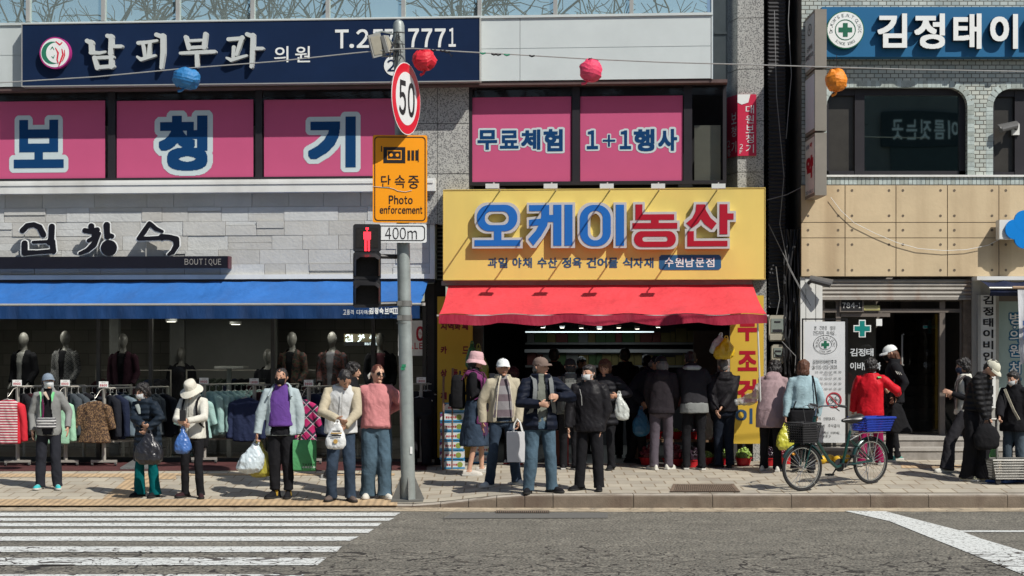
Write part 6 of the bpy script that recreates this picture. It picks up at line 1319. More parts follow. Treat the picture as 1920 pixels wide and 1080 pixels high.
# ================================================================ clothes shop: mannequins, rails, garments
M_ivory = mat('mannequin_ivory', (.19,.185,.17), .35, .03)
def mannequin(label, px, py, y, coat, shirt, k=1.0, floor=.16, long_=False):
    c = L.world(L.s(px,y), y, 0); zt = CZ+(YH-(py-13*k))*c.y/F; h0 = zt-1.72*k
    t = Thing('mannequin', label, 'mannequin', (c.x,c.y,.1), G0, 'mannequins in the boutique window', L.a+R(random.uniform(-20,20)), local=True); o = Vector((0,0,h0-.1)); S = lambda q: tuple((Vector(q)*k)+o); mb = MB()
    mb.ell((0,0,0), (.073,.09,.118), 18, 12, fn=lambda p: Vector(S((p.x*(1-.25*max(0,-p.z/.118)), p.y-.01, p.z+1.595)))); mb.tube([S((0,.01,1.50)), S((0,.01,1.40))], [.042*k,.055*k], 12)
    mb.loft([ringpts(S((0,0,z)), rx*k, ry*k, 16) for z, rx, ry in ((.6,.15,.11),(.9,.155,.11),(1.08,.12,.09),(1.25,.15,.105),(1.36,.155,.09),(1.42,.06,.055))])
    for sg in (-1,1): mb.tube([S((sg*.16,0,1.36)), S((sg*.2,.01,1.1)), S((sg*.17,-.1,.92))], [.045*k,.036*k,.02*k], 8); mb.tube([S((sg*.17,-.1,.92)), S((sg*.16,-.16,.86)), S((sg*.15,-.2,.82))], [.022*k,.028*k,.01*k], 8)
    t.part('figure', fuse(mb, .014, 2, name='figure'), None).data.materials.append(M_ivory)
    mb = MB(); mb.loft([ringpts(S((0,0,z)), rx*k, ry*k, 18) for z, rx, ry in ((.58,.19,.14),(.9,.175,.13),(1.08,.155,.12),(1.25,.172,.125),(1.37,.165,.10),(1.44,.09,.075))])
    for sg in (-1,1): mb.tube([S((sg*.14,0,1.37)), S((sg*.175,0,1.33)), S((sg*.215,.012,1.1)), S((sg*.18,-.09,.93))], [.06*k,.066*k,.056*k,.05*k], 10)
    cx_ = 0; zz = o.z; t.part('jacket', fuse(mb, .013, 2, .006, 9, int(px), cut=lambda c_, n_: abs(c_.x) < (.02+.075*max(0,(c_.z-zz)/k-.75))*k and c_.y < 0 and n_.y < .2, name='jacket'), None).data.materials.append(coat)
    mb = MB(); mb.loft([ringpts(S((0,0,z)), rx*k, ry*k, 16) for z, rx, ry in ((.56,.165,.122),(.9,.163,.118),(1.08,.135,.1),(1.25,.16,.115),(1.37,.14,.09),(1.41,.07,.06))]); t.part('shirt', fuse(mb, .014, 2, .004), None).data.materials.append(shirt)
    mb = MB(); mb.lathe([(.16,0),(.16,.012),(.02,.02),(.018,max(.1,o.z+.62*k))], (0,0,.0), 16); t.part('stand', mb, M_alu)
def pattern(name, kind, cols, sc):
    m = mat(name, cols[0], .85, .05, 8, .2, 80); n_, l_, b_ = nodes(m); tc = n_.new('ShaderNodeTexCoord')
    def mixc(f, a, b):
        mx = n_.new('ShaderNodeMix'); mx.data_type = 'RGBA'; l_.new(f, mx.inputs[0])
        for s_, v in ((6,a),(7,b)):
            if isinstance(v, tuple): mx.inputs[s_].default_value = (*v,1)
            else: l_.new(v, mx.inputs[s_])
        return mx.outputs[2]
    def wave(axis, s_, thr, rot=None):
        src = tc.outputs['Object']
        if rot: mp = n_.new('ShaderNodeMapping'); mp.inputs['Rotation'].default_value = rot; l_.new(src, mp.inputs[0]); src = mp.outputs[0]
        sx = n_.new('ShaderNodeSeparateXYZ'); l_.new(src, sx.inputs[0]); mu = n_.new('ShaderNodeMath'); mu.operation = 'MULTIPLY'; mu.inputs[1].default_value = s_; l_.new(sx.outputs[axis], mu.inputs[0])
        fr = n_.new('ShaderNodeMath'); fr.operation = 'FRACT'; l_.new(mu.outputs[0], fr.inputs[0]); lt = n_.new('ShaderNodeMath'); lt.operation = 'LESS_THAN'; lt.inputs[1].default_value = thr; l_.new(fr.outputs[0], lt.inputs[0]); return lt.outputs[0]
    if kind == 'stripe':
        o_ = mixc(wave(2, sc, .55), cols[1], cols[2]); sx = n_.new('ShaderNodeSeparateXYZ'); l_.new(tc.outputs['Object'], sx.inputs[0]); ab = n_.new('ShaderNodeMath'); ab.operation = 'ABSOLUTE'; l_.new(sx.outputs[0], ab.inputs[0]); gt = n_.new('ShaderNodeMath'); gt.operation = 'GREATER_THAN'; gt.inputs[1].default_value = .165; l_.new(ab.outputs[0], gt.inputs[0]); o_ = mixc(gt.outputs[0], o_, cols[0])
    elif kind == 'spots':
        vo = n_.new('ShaderNodeTexNoise'); vo.inputs['Scale'].default_value = sc; vo.inputs['Detail'].default_value = 3; l_.new(tc.outputs['Object'], vo.inputs[0]); r = n_.new('ShaderNodeValToRGB'); r.color_ramp.interpolation = 'CONSTANT'; e = r.color_ramp.elements; e[0].position = 0; e[0].color = (*cols[0],1); e[1].position = .46; e[1].color = (*cols[1],1); q = e.new(.54); q.color = (*cols[2],1); q = e.new(.62); q.color = (*cols[0],1); l_.new(vo.outputs[0], r.inputs[0]); o_ = r.outputs[0]
    elif kind == 'plaid':
        a = wave(0, sc, .30, (0,R(45),0)); b = wave(2, sc, .30, (0,R(45),0)); o_ = mixc(a, cols[0], cols[1]); o_ = mixc(b, o_, cols[1]); c_ = wave(0, sc, .07, (0,R(45),0)); d = wave(2, sc, .07, (0,R(45),0)); o_ = mixc(c_, o_, cols[2]); o_ = mixc(d, o_, cols[2])
    elif kind == 'bands':
        o_ = mixc(wave(2, sc, .5), cols[0], cols[1])
    l_.new(o_, b_.inputs['Base Color']); return m
def dk(name, c): return fab(name, c)
random.seed(31)
DK = dk('coat_black', (.02,.02,.024)); 
mannequin('mannequin in a dark open cardigan, first from the left edge', 45,635,.8, DK, dk('cloth_white',(.35,.35,.34)))
mannequin('mannequin in a grey checked tweed jacket', 123,632,.8, pattern('tweed', 'plaid', ((.16,.16,.16),(.05,.05,.055),(.30,.30,.30)), 22), DK)
mannequin('mannequin in a dark plum coat with bright top light on its head', 231,637,.7, dk('coat_plum',(.055,.022,.035)), DK)
mannequin('small pale mannequin far back inside the boutique', 340,662,2.0, DK, DK, .95)
mannequin('shorter mannequin in a plain black top beside the arch', 503,666,.75, DK, DK)
fl = pattern('floral_dark', 'spots', ((.025,.028,.024),(.11,.035,.03),(.06,.07,.04)), 16)
mannequin('mannequin in a dark floral jacket, left of the two in florals', 548,634,.75, fl, DK)
mannequin('mannequin in a floral jacket over a striped top', 623,634,.75, pattern('floral_brown', 'spots', ((.03,.022,.02),(.12,.04,.035),(.05,.05,.06)), 14), dk('cloth_grey',(.2,.2,.22)))
mannequin('mannequin in a black jacket over a dusty pink top behind the pole', 713,636,.75, DK, dk('cloth_rose',(.16,.06,.075)))
def garment(kind):
    mb = MB(); E = lambda z, rx, ry: ringpts((0,0,z), rx, ry, 20, None, 2.4)
    if kind == 'knit': mb.loft([E(-.66,.20,.055),(E(-.4,.205,.06)),E(-.15,.21,.06),E(-.07,.19,.045),E(-.02,.09,.035)]); S = [(.055,.26,-.62)]
    elif kind == 'blouse': mb.loft([E(-.62,.25,.08),E(-.45,.215,.065),E(-.2,.20,.055),E(-.07,.185,.045),E(-.02,.085,.035)]); S = [(.05,.28,-.42)]
    elif kind == 'trousers':
        mb.loft([E(-.3,.19,.05),E(-.1,.18,.05),E(-.02,.17,.045)])
        for sg in (-1,1): mb.tube([(sg*.09,0,-.26),(sg*.10,0,-.6),(sg*.10,0,-1.0)], [.085,.08,.075], 12)
        S = []
    if S:
        for sg in (-1,1): mb.tube([(sg*.14,0,-.09),(sg*.20,0,-.12),(sg*.25,.0,-.34),(sg*S[0][1],.005,S[0][2])], [.05,.06,.055,.05], 10)
    return fuse(mb, .013, 3, .012, 8, hash(kind)%50, name='garment')
GM = {k: garment(k) for k in ('knit','blouse','trousers')}
for g in GM.values(): g.materials.append(DK)
mbh = MB(); mbh.tube([(-.19,0,-.07),(0,0,-.005),(.19,0,-.07)], .008, 6); mbh.tube([(0,0,-.005),(0,0,.06),(.0,.025,.085),(0,.05,.06)], .004, 5); HANG = mbh.mesh('hanger', M_alu)
def hang(kind, loc, rot, m_, label, group, hook=True):
    o = bpy.data.objects.new('garment', GM[kind]); COL.objects.link(o); o.location = loc; o.rotation_euler = (0,0,rot); o.material_slots[0].link = 'OBJECT'; o.material_slots[0].material = m_; tag(o, label, 'garment', group)
    if hook: h = bpy.data.objects.new('hanger', HANG); COL.objects.link(h); h.parent = o
    return o
M_rk = mat('rack_steel', (.40,.38,.34), .4, .08, metal=.3); M_cast = mat('caster', (.06,.06,.06), .5); M_tagr = mat('price_red', (.42,.02,.04), .5, 0)
def rack(px, pyfoot, pytag, price, label, ang, front, frontlabel, inner, ln=1.15, kind='knit', gl='dark garments packed along the clothes rails'):
    g = on_walk(px, pyfoot+9); Yk = g.y; k = Yk/F; t = Thing('clothes_rail', label, 'clothes rail', tuple(g), G0, 'clothes rails outside the boutique', ang, local=True)
    H_ = CZ+(YH-pytag-8)*k-g.z; di = Vector((0,1,0)); tw = .19; mb = MB()
    for y in (0, ln):
        q_ = MB(); q_.box(-tw, tw, -.02, .02, .055, .09); q_.xf(Matrix.Translation((0,y,0)) @ Matrix.Rotation(-ang, 4, 'Z')); mb.add(q_.v, q_.f); mb.box(-.02, .02, y-.02, y+.02, .08, H_)
    mb.tube([(0,-.02,H_),(0,ln+.02,H_)], .013, 8); mb.box(-.012,.012, 0, ln, .34, .365); mb.box(-.15,.15,-.012,.012,H_-.005,H_+.008); t.part('frame', mb, M_rk)
    for y in (0, ln):
        for x in (-tw+.02, tw-.02): mb = MB(); mb.tube([(x-.012,y,.03),(x+.012,y,.03)], .03, 12); mb.box(x-.018,x+.018,y-.012,y+.012,.03,.06,1); t.part('caster', mb.xf(Matrix.Translation((0,y,0)) @ Matrix.Rotation(-ang, 4, 'Z') @ Matrix.Translation((0,-y,0))), [M_cast, M_rk])
    Ri = Matrix.Rotation(-ang, 4, 'Z'); mb = MB(); mb.box(-.068,.068,-.03,-.027,H_+.015,H_+.10); tg_ = t.part('price_tag', mb.xf(Ri), M_letw); mb = MB(); n = len(price)
    for i, ch in enumerate(price):
        if ch == ',': continue
        wd = .11/n; text(mb, ch, -.055+wd*i, -.055+wd*(i+.85), H_+.025, H_+.062, -.0315, bold=.12, N=40)
    mb.box(-.03,.03,-.0315,-.03,H_+.078,H_+.085,1); t.part('price', mb.xf(Ri), [M_tagr, M_rk], tg_, smooth=0)
    mb = MB(); mb.tube([(0,-.01,H_-.01),(.02,-.08,H_-.03),(.04,-.17,H_-.13),(.035,-.19,H_-.14)], .006, 5); t.part('front_hook', mb, M_rk)
    M = Matrix.Rotation(ang, 3, 'Z'); base = Vector(g)
    hang(kind, base+M @ Vector((.02,-.18,H_-.17)), R(random.uniform(-8,8)), front, frontlabel, None)
    for i in range(9):
        m_ = random.choice(inner); hang(random.choice(('knit','blouse')) if kind != 'trousers' else 'trousers', base+M @ Vector((random.uniform(-.01,.01), .1+(ln-.2)*i/8, H_-.09)), ang+R(90+random.uniform(-14,14))-R(90), m_, gl, gl)
dkc = [dk('cloth_ink',(.02,.022,.03)), dk('cloth_navy',(.018,.025,.055)), dk('cloth_slate',(.05,.06,.07)), dk('cloth_moss',(.035,.045,.035)), dk('cloth_wine',(.05,.015,.02)), DK]
aq = [dk('cloth_aqua',(.30,.46,.43)), dk('cloth_aqua2',(.26,.40,.38))]
A = R(-42)
rack(33, 865, 717, '9900', 'clothes rail at the left edge with a red striped top in front', A, pattern('red_stripe','stripe',((.52,.015,.03),(.62,.58,.56),(.36,.03,.06)), 26), 'red long sleeved top with white striped front on the first rail', dkc)
rack(123, 865, 717, '9900', 'clothes rail behind the woman in a grey jacket, mint knit in front', A, dk('cloth_mint',(.30,.52,.37)), 'mint green knit top behind the woman in the grey jacket', dkc)
rack(195, 865, 720, '9900', 'clothes rail with a brown leopard blouse in front', A, pattern('leopard','spots',((.20,.12,.06),(.025,.015,.013),(.10,.055,.03)), 34), 'brown and black leopard patterned blouse on its rail', dkc+[dk('cloth_denimgrey',(.12,.16,.19))], kind='blouse')
rack(383, 860, 713, '9900', 'clothes rail with pale aqua blouses beside the white fleece', A, aq[0], 'pale aqua blouse in front of its rail', aq, kind='blouse', gl='pale aqua blouses packed along their rail')
rack(477, 858, 714, '19000', 'clothes rail with a navy top behind the purple sweater', A, dk('cloth_navy2',(.022,.03,.07)), 'plain navy top hanging left of the purple sweater', dkc)
rack(579, 862, 717, '9900', 'clothes rail with a magenta plaid shirt in front', A, pattern('plaid_magenta','plaid',((.36,.012,.10),(.02,.012,.03),(.42,.36,.40)), 7.5), 'magenta and black plaid shirt beside the man in the vest', dkc, kind='blouse')
rack(790, 864, 712, '19000', 'clothes rail of black trousers right of the signal pole', R(-12), DK, 'black trousers hanging in front of the rail by the pole', [DK], kind='trousers', gl='black trousers packed along the last rail')
# red-brown mat and ramp under the rails
mb = MB(); P = [on_walk(*p)+Vector((0,0,.005)) for p in ((-160,884),(800,882),(800,866),(-160,868))]; mb.add(P, [(0,1,2,3)]); solo('door_mat', mb, mat('mat_maroon', (.075,.022,.022), .9, .2, 8), 'long dark maroon mat under the clothes rails', 'mat', smooth=0)
mb = MB(); P = [on_walk(*p)+Vector((0,0,.009)) for p in ((225,881),(283,881),(300,864),(250,864))]; mb.add(P+[p+Vector((0,0,.025)) for p in P], [(4,5,6,7),(0,1,5,4),(1,2,6,5),(3,0,4,7)]); solo('metal_ramp', mb, mat('ramp_steel', (.22,.23,.23), .5, .2, 40, .4, 60, metal=.5), 'small ribbed metal ramp on the maroon mat', 'ramp')
# sale poster, lit inner sign and flat table rail inside the glass
s0, s1, z0, z1 = L.rect(748,601,803,667,.2); t = Thing('sale_poster', 'white 70 percent sale poster in the boutique window behind the pole', 'poster', (s0,.2,z0), L); mb = MB(); mb.box(s0,s1,.12,.126,z0,z1); po = t.part('sheet', mb, M_letw); mb = MB()
for ch, a, b in (('7',763,772),('0',780,796)): ptext(mb, L, ch, a, 611, b, 640, .118, bold=.09, wide=True, N=70)
for ch, a, b in (('S',756,765),('A',767,775),('L',777,784),('E',786,793)): ptext(mb, L, ch, a, 642, b, 655, .118, bold=.08, N=50)
ptext(mb, L, '%', 785, 622, 791, 628, .116, bold=.03, N=40); t.part('lettering', mb, M_tagr, po, smooth=0)
t = Thing('lit_sign', 'small glowing boutique sign inside the shop by the pole', 'sign', (L.s(677,1.2),1.2,1.9), L); mb = MB(); B(mb, L, 645, 626, 712, 650, 1.2, 1.24); B(mb, L, 645, 641, 710, 649, 1.17, 1.2, 1); t.part('board', mb, [mat('lit_board', (.20,.17,.10), .6), M_black]); mb = MB()
for k, P in enumerate(BS): stroke(mb, L, [(648+(a-40)*.205, 627+(b-418)*.235, c*.22) for a, b, c in P], 1.18-.0004*k, .02)
boutique(mb, L, 684, 642.5, 708, 647, 1.165); t.part('letters', mb, emis('lit_white', (.85,.97,1), 2.2))
t = Thing('garment_table', 'steel garment stand with a glass top inside the boutique', 'stand', (L.s(428,1.0),1.0,.1), L); mb = MB(); B(mb, L, 402, 687, 456, 691, .9, 1.3); t.part('top', mb, M_alu); mb = MB(); B(mb, L, 425, 691, 433, 868, 1.05, 1.1); t.part('post', mb, M_alu)
for px, y in ((250,1.3),(420,1.5),(600,1.6)):
    t = Thing('inner_rail', {250:'dim inner clothes rail behind the plum mannequin',420:'dim inner clothes rail behind the steel stand',600:'dim inner clothes rail behind the floral mannequins'}[px], 'clothes rail', (L.s(px,y),y,.1), L, None, 0, local=True); mb = MB(); mb.tube([(-.6,0,0),(-.6,0,1.35),(.6,0,1.35),(.6,0,0)], .015, 8); t.part('frame', mb, M_rk)
    for i in range(10): hang('knit', L.world(L.s(px,y)-.52+.11*i, y, 1.33), L.a+R(78), random.choice(dkc), 'dark clothes hanging on the inner rails', 'clothes on the inner rails', False)
# ================================================================ the people on the pavement
W_ = lambda n, c, **k: fab(n, c, **k)
F_black = fab('cloth_jet', (.016,.016,.019)); F_char = fab('cloth_charcoal', (.032,.031,.036)); F_navyp = fab('puffer_navy', (.012,.018,.040), .5, .15, .35, 30)
F_white = fab('fleece_white', (.56,.55,.49)); F_grey = fab('hoodie_grey', (.20,.205,.20)); F_denim = fab('denim_mid', (.066,.108,.145), .9, .3, .3, 120, 4); F_denimd = fab('denim_dark', (.030,.046,.072), .9, .45, .3, 120, 4); F_deniml = fab('denim_light', (.30,.42,.46), .9, .15, .3, 120, 4)
M_mask = fab('mask_white', (.62,.65,.66), .8, .03); M_sole = mat('sole_white', (.60,.59,.55), .7, .05); M_soleb = mat('sole_black', (.02,.02,.02), .7, .1); M_strap = fab('strap_black', (.015,.015,.017))
def quilt(name, c, sc=9, axis=2):
    m = fab(name, c, .6, .12, 0); n_, l_, b_ = nodes(m); tc = n_.new('ShaderNodeTexCoord'); wv = n_.new('ShaderNodeTexWave'); wv.bands_direction = 'Z'; wv.inputs['Scale'].default_value = sc*.5; wv.inputs['Distortion'].default_value = 1.2; wv.inputs['Detail Scale'].default_value = 2; l_.new(tc.outputs['Object'], wv.inputs[0]); bu = n_.new('ShaderNodeBump'); bu.inputs['Strength'].default_value = .55; bu.inputs['Distance'].default_value = .025; l_.new(wv.outputs['Fac'], bu.inputs['Height']); l_.new(bu.outputs[0], b_.inputs['Normal']); return m
def bag_at(p, q, *a, **k): return plastic_bag(a[0], p.wpt(q), *a[1:], **k)
# woman in grey jacket
p = Person('woman in a grey hooded jacket, blue cap and turquoise shoes', ((75,917),(108,917)), 698, 4, hyaw=22, hpitch=-5, a=(61,806,-.08), b=(127,800,-.08), hair=H_BLK, hs='nape_long', toes=(-14,14), grip=('down','down'))
p.top('shirt', F_black, hem=.86, ease=.004, vest=True); p.top('jacket', F_grey, hem=.80, opened=(.075,.055), ease=.026, cuff=F_grey); p.trousers(fab('trouser_slate', (.03,.032,.042)), thigh=.100, knee=.084, hem=.078); p.shoes(fab('shoe_turquoise', (.05,.40,.42)), M_sole); p.cap(fab('cap_bluegrey', (.19,.235,.29))); p.mask(M_mask)
mb = MB(); T = p.T
for sg, m_ in ((-1,0),(1,1)): mb.tube([T((sg*.10,-.10,1.44)), T((sg*.085,-.125,1.38)), T((sg*.08,-.148,1.3))], [(.02,.008),(.028 if sg > 0 else .012,.008),(.006,.005)], 8)
mb.tube([T((-.085,-.15,1.33)), T((-.088,-.155,1.2)), T((-.085,-.155,1.08))], .006, 5); p.putmb('hood_lining', mb, fab('lining_green', (.18,.55,.25)))
mb = MB(); mb.tube([T((-.03,-.13,1.44)), T((.0,-.145,1.39)), T((.035,-.15,1.33))], [(.03,.012),(.022,.012),(.012,.006)], 8); p.putmb('scarf', mb, fab('scarf_cream', (.42,.34,.27)))
mb = MB(); mb.tube([T((-.06,-.133,1.34)), T((-.045,-.137,1.2)), T((-.06,-.14,1.02))], (.012,.004), 6); p.putmb('bag_strap', mb, fab('strap_plum', (.10,.01,.05)))
c = p.world(T((.0,-.20,.985))); t = Thing('waist_bag', 'small black and white striped waist bag on the woman in grey', 'bag', (c.x,c.y,c.z-.07), G0, None, R(4), local=True); mb = MB(); mb.loft([ringpts((0,0,z), .13*k_, .045*k_, 18, None, 3) for z, k_ in ((0,.85),(.01,1),(.12,1),(.14,.9))]); t.part('bag_body', fuse(mb, .01, 2), None).data.materials.append(pattern('bag_bands', 'bands', ((.5,.5,.5),(.03,.03,.035)), 26)); mb = MB(); mb.box(-.115,.115,-.05,-.045,.085,.092); t.part('zip', mb, M_alu)
# old woman in quilted coat
p = Person('stooped woman in a long navy quilted coat and teal trousers', ((262,931),(291,932)), 718, -28, hyaw=-12, hpitch=10, lean=7, hat=.02, hair=H_BLK, hs='curly', a=(267,796,-.30), b=(277,804,-.30), eb=(.8,-.1,-.3), ea=(-.8,-.1,-.3), wide=1.05, grip=('g','g'), toes=(-8,8))
p.trousers(fab('trouser_teal', (.0,.085,.095)), thigh=.09, knee=.082, hem=.085, flare=.012); p.top('coat', quilt('quilt_navy', (.018,.028,.043)), hem=.54, ease=.034, flare=.03, sleeve=(.08,.07,.058), fold=.006); p.shoes(F_black, M_soleb); p.mask(M_mask); p.glasses(False)
bag_at(p, (279,806,-.40), 'black plastic bag held by the woman in the navy quilted coat', .36, .44, .16, film('film_black', (.016,.016,.02), 1), 4)
mb = MB(); mb.tube([p.T((-.03,-.14,1.42)), p.T((.0,-.15,1.36)), p.T((.02,-.155,1.28))], [(.03,.012),(.03,.01),(.015,.006)], 8); p.putmb('scarf', mb, fab('scarf_check', (.25,.28,.27)))
# white bucket hat
p = Person('woman in a white bucket hat and cream fleece looking down', ((347,932),(377,934)), 708, -12, hpitch=30, hyaw=-8, hat=.04, hair=H_BLK, hs='nape', a=(344,795,-.26), b=(352,789,-.30), ea=(-.7,.2,-.5), eb=(.9,.2,-.5), grip=('g','f'), toes=(-22,22))
p.trousers(F_black, thigh=.088, knee=.068, hem=.064); p.top('fleece_jacket', F_white, hem=.86, ease=.026, collar=.065, fold=.006, sleeve=(.07,.062,.046)); p.shoes(fab('shoe_maroon', (.045,.02,.024)), M_soleb); p.bucket(fab('hat_cream', (.58,.56,.48))); p.mask(M_mask); p.bagstraps(M_strap, .012, 1.02, .015)
mb = MB(); mb.tube([p.T((-.005,-.145,1.44)), p.T((-.005,-.155,1.25)), p.T((-.005,-.156,1.05)), p.T((-.005,-.15,.9))], .004, 5); p.putmb('zip', mb, M_strap)
p.backpack('black backpack on the woman in the white bucket hat', M_strap, (.15,.07,.22), .96, .22)
q = p.world(p.wr[1]); t = Thing('phone', 'black phone held by the woman in the white bucket hat', 'phone', (q.x-.05,q.y-.07,q.z), G0); mb = MB(); mb.box(-.04+q.x-.05,.04+q.x-.05,q.y-.08,q.y-.07,q.z+.0,q.z+.14); t.part('case', mb, M_black); mb = MB(); mb.box(q.x-.085,q.x-.015,q.y-.0695,q.y-.068,q.z+.005,q.z+.135); t.part('screen', mb, mat('screen_dark', (.02,.022,.028), .1))
bag_at(p, (343,800,-.30), 'knotted blue plastic bag hanging from the hands of the woman in the bucket hat', .21, .34, .17, film('film_blue', (.05,.13,.36), 1), 8)
# purple sweater
p = Person('woman in a purple turtleneck, pale jacket and black mask carrying bags', ((516,934),(541,934)), 690, -4, hyaw=-8, hpitch=4, hat=.015, hair=H_BLK, hs='tied', a=(482,815,-.05), b=(562,812,-.05), ea=(-.9,.2,-.2), eb=(.9,.2,-.2), wide=1.1, grip=('g','g'), toes=(-30,0), skin=SKIN2)
p.trousers(F_black, thigh=.108, knee=.088, hem=.072, length=.83); p.top('sweater', fab('sweater_purple', (.115,.05,.235)), hem=.95, ease=.012, collar=.055, belly=.02, vest=True); p.top('jacket', fab('jacket_paleblue', (.36,.43,.45)), hem=.83, ease=.036, opened=(.135,.115), sleeve=(.078,.068,.052), fold=.009, cuff=fab('jacket_paleblue', (.36,.43,.45))); p.shoes(F_black, M_soleb, 'boot', socks=fab('sock_mustard', (.40,.25,.035))); p.mask(F_black)
mb = MB()
for sg in (-1,1): mb.tube([p.T((sg*.05,.08,1.50)), p.T((sg*.11,-.02,1.46)), p.T((sg*.155,-.13,1.34))], [(.03,.02),(.035,.02),(.02,.012)], 8)
p.putmb('hood', mb, fab('jacket_paleblue', (.36,.43,.45)))
bag_at(p, (481,824,-.02), 'full white plastic bag in the left hand of the woman in purple', .34, .43, .26, film('film_pale', (.52,.60,.64), .95), 12, skew=.10, fill=.9)
bag_at(p, (486,826,.10), 'full olive yellow plastic bag behind the white one', .36, .47, .26, film('film_olive', (.30,.27,.035), .97), 15, skew=-.02)
c = p.wpt((571,883,-.10)); t = Thing('tote_bag', 'green shopping tote bag carried by the woman in purple', 'bag', tuple(c), G0, None, R(8), local=True); k_ = p.ppm; mb = MB(); mb.loft([[(x*a*44/k_/2, y*.055*b+.004*math.sin(x*5+z*9), z*58/k_) for x, y in ((-1,-1),(-.5,-1.15),(0,-1.2),(.5,-1.15),(1,-1),(1,1),(0,1.2),(-1,1))] for z, a, b in ((0,.9,.8),(.05,.96,1.1),(.4,1.0,1.2),(.8,1.0,.9),(1,.98,.5))]); t.part('bag_body', mb, fab('tote_green', (.075,.27,.11), .6)); mb = MB(); 
for y in (-.02,.02): mb.tube([(-.07,y,56/k_),(-.06,y,66/k_),(-.04,y*.3,72/k_),(.0,y,66/k_),(.04,y,57/k_)], (.010,.004), 6)
t.part('handle', mb, M_strap); mb = MB()
for i, ch in enumerate('THINK'): text(mb, ch, -.03+.034*i, -.004+.034*i, .075, .10, -.088, bold=.12, N=40)
t.part('print_dark', mb, INK, smooth=0); mb = MB()
for i, ch in enumerate('GREEN'): text(mb, ch, -.03+.034*i, -.004+.034*i, .040, .066, -.086, bold=.12, N=40)
t.part('print_pale', mb, M_let, smooth=0)
# man in white vest
p = Person('man in a white padded vest looking down into a plastic bag', ((622,939),(657,940)), 690, 6, H=1.70, hat=0, hpitch=42, hyaw=22, lean=4, curve=18, hair=H_BLK, hs='man', a=(632,786,-.34), b=(648,799,-.30), ea=(-.9,.1,-.5), eb=(.9,.1,-.6), wide=1.08, skin=SKIN2, grip=('f','g'), toes=(-24,18))
p.trousers(F_denimd, thigh=.098, knee=.080, hem=.076); p.top('shirt', fab('shirt_beige', (.42,.37,.27)), hem=.90, ease=.012, sleeve=(.072,.064,.05), collar=.03); p.top('vest', fab('vest_white', (.56,.57,.57), .6), hem=.86, ease=.036, vest=True, collar=.015, fold=.010); p.shoes(fab('shoe_taupe', (.11,.085,.075)), M_soleb)
mb = MB(); mb.tube([p.T((0,-.155,1.42)), p.T((0,-.172,1.25)), p.T((0,-.172,.98)), p.T((0,-.165,.88))], .005, 5); v_ = p.putmb('zip', mb, M_alu)
tb_ = bag_at(p, (633,788,-.42), 'white printed plastic bag held open by the man in the vest', .26, .36, .09, film('film_white', (.62,.63,.62), .98), 21, skew=.03); mb = MB()
for j, (z, wd) in enumerate(((.22,.05),(.195,.07),(.165,.06))): mb.box(-wd-.01, wd-.01, -.062, -.058, z, z+.016, j % 2)
mb.disc((-.02,.10), .028, -.062, -.058, 16, 1); tb_.part('print', mb, [INK, mat('print_gold', (.45,.28,.08))], smooth=0)
# pink sweatshirt
p = Person('woman in a pink sweatshirt, wide jeans and round sunglasses', ((690,934),(722,935)), 684, 8, hyaw=22, hroll=6, hat=.01, hair=H_RED, hs='tied', a=(700,775,.24), b=(722,775,.24), ea=(-1,.2,.1), eb=(1,.2,.1), wide=1.0, toes=(-20,20))
p.trousers(F_denim, thigh=.115, knee=.105, hem=.10, flare=.012); p.top('sweatshirt', fab('sweat_pink', (.50,.20,.205)), hem=.90, ease=.036, collar=.015, sleeve=(.076,.074,.054), fold=.014, belly=.015, cuff=fab('sweat_pink', (.50,.20,.205))); p.shoes(F_white, M_sole); p.glasses(True)
mb = MB(); mb.tube([p.TH((-.075,.05,1.60)), p.TH((-.09,.07,1.56)), p.TH((-.085,.06,1.52))], [.012,.025,.012], 8); p.putmb('hair_bow', mb, F_white)
# pink bucket hat, walking right with phone
p = Person('woman in a pink bucket hat and purple shawl holding a phone', ((879,892),(903,886)), 657, 82, hyaw=5, hpitch=6, hat=.04, hair=H_BLK, hs='nape_long', a=(912,724,-.12), b=(905,745,.1), ea=(-.2,.5,-1), eb=(.2,.5,-1), grip=('f','g'), toes=(0,0))
p.skirt(F_denimd, .40, .25); p.top('black_top', F_black, hem=.92, ease=.006, sleeve=(.062,.05,.036)); p.shoes(fab('sneaker_cream', (.55,.52,.47)), M_sole); p.bucket(fab('hat_pink', (.56,.36,.38)), .034, .05)
mb = MB(); T = p.T; mb.tube([T((-.10,.10,1.43)), T((-.13,-.02,1.41)), T((-.14,-.13,1.33)), T((-.13,-.17,1.15)), T((-.14,-.17,.95)), T((-.15,-.12,.78)), T((-.15,-.1,.70))], [(.05,.03),(.06,.03),(.06,.03),(.085,.03),(.10,.03),(.10,.025),(.09,.02)], 12); sh_ = p.put('shawl', fuse(mb, .011, 2, .012, 10, 3, name='shawl'), fab('shawl_purple', (.15,.035,.115), .9, .2)); mb = MB()
for k in range(12): q = T((-.16,-.20+.018*k,.73)); mb.tube([q, q+Vector((-.01,.005*(k%3),-.10)), q+Vector((0,.01,-.17-.02*(k%2)))], .006, 4)
p.putmb('fringe', mb, fab('shawl_purple', (.15,.035,.115)), sh_)
p.backpack('black backpack worn over the purple shawl', M_strap, (.15,.095,.24), 1.16, .245); p.bagstraps(fab('strap_purple', (.13,.03,.10)), .02, 1.05, .018)
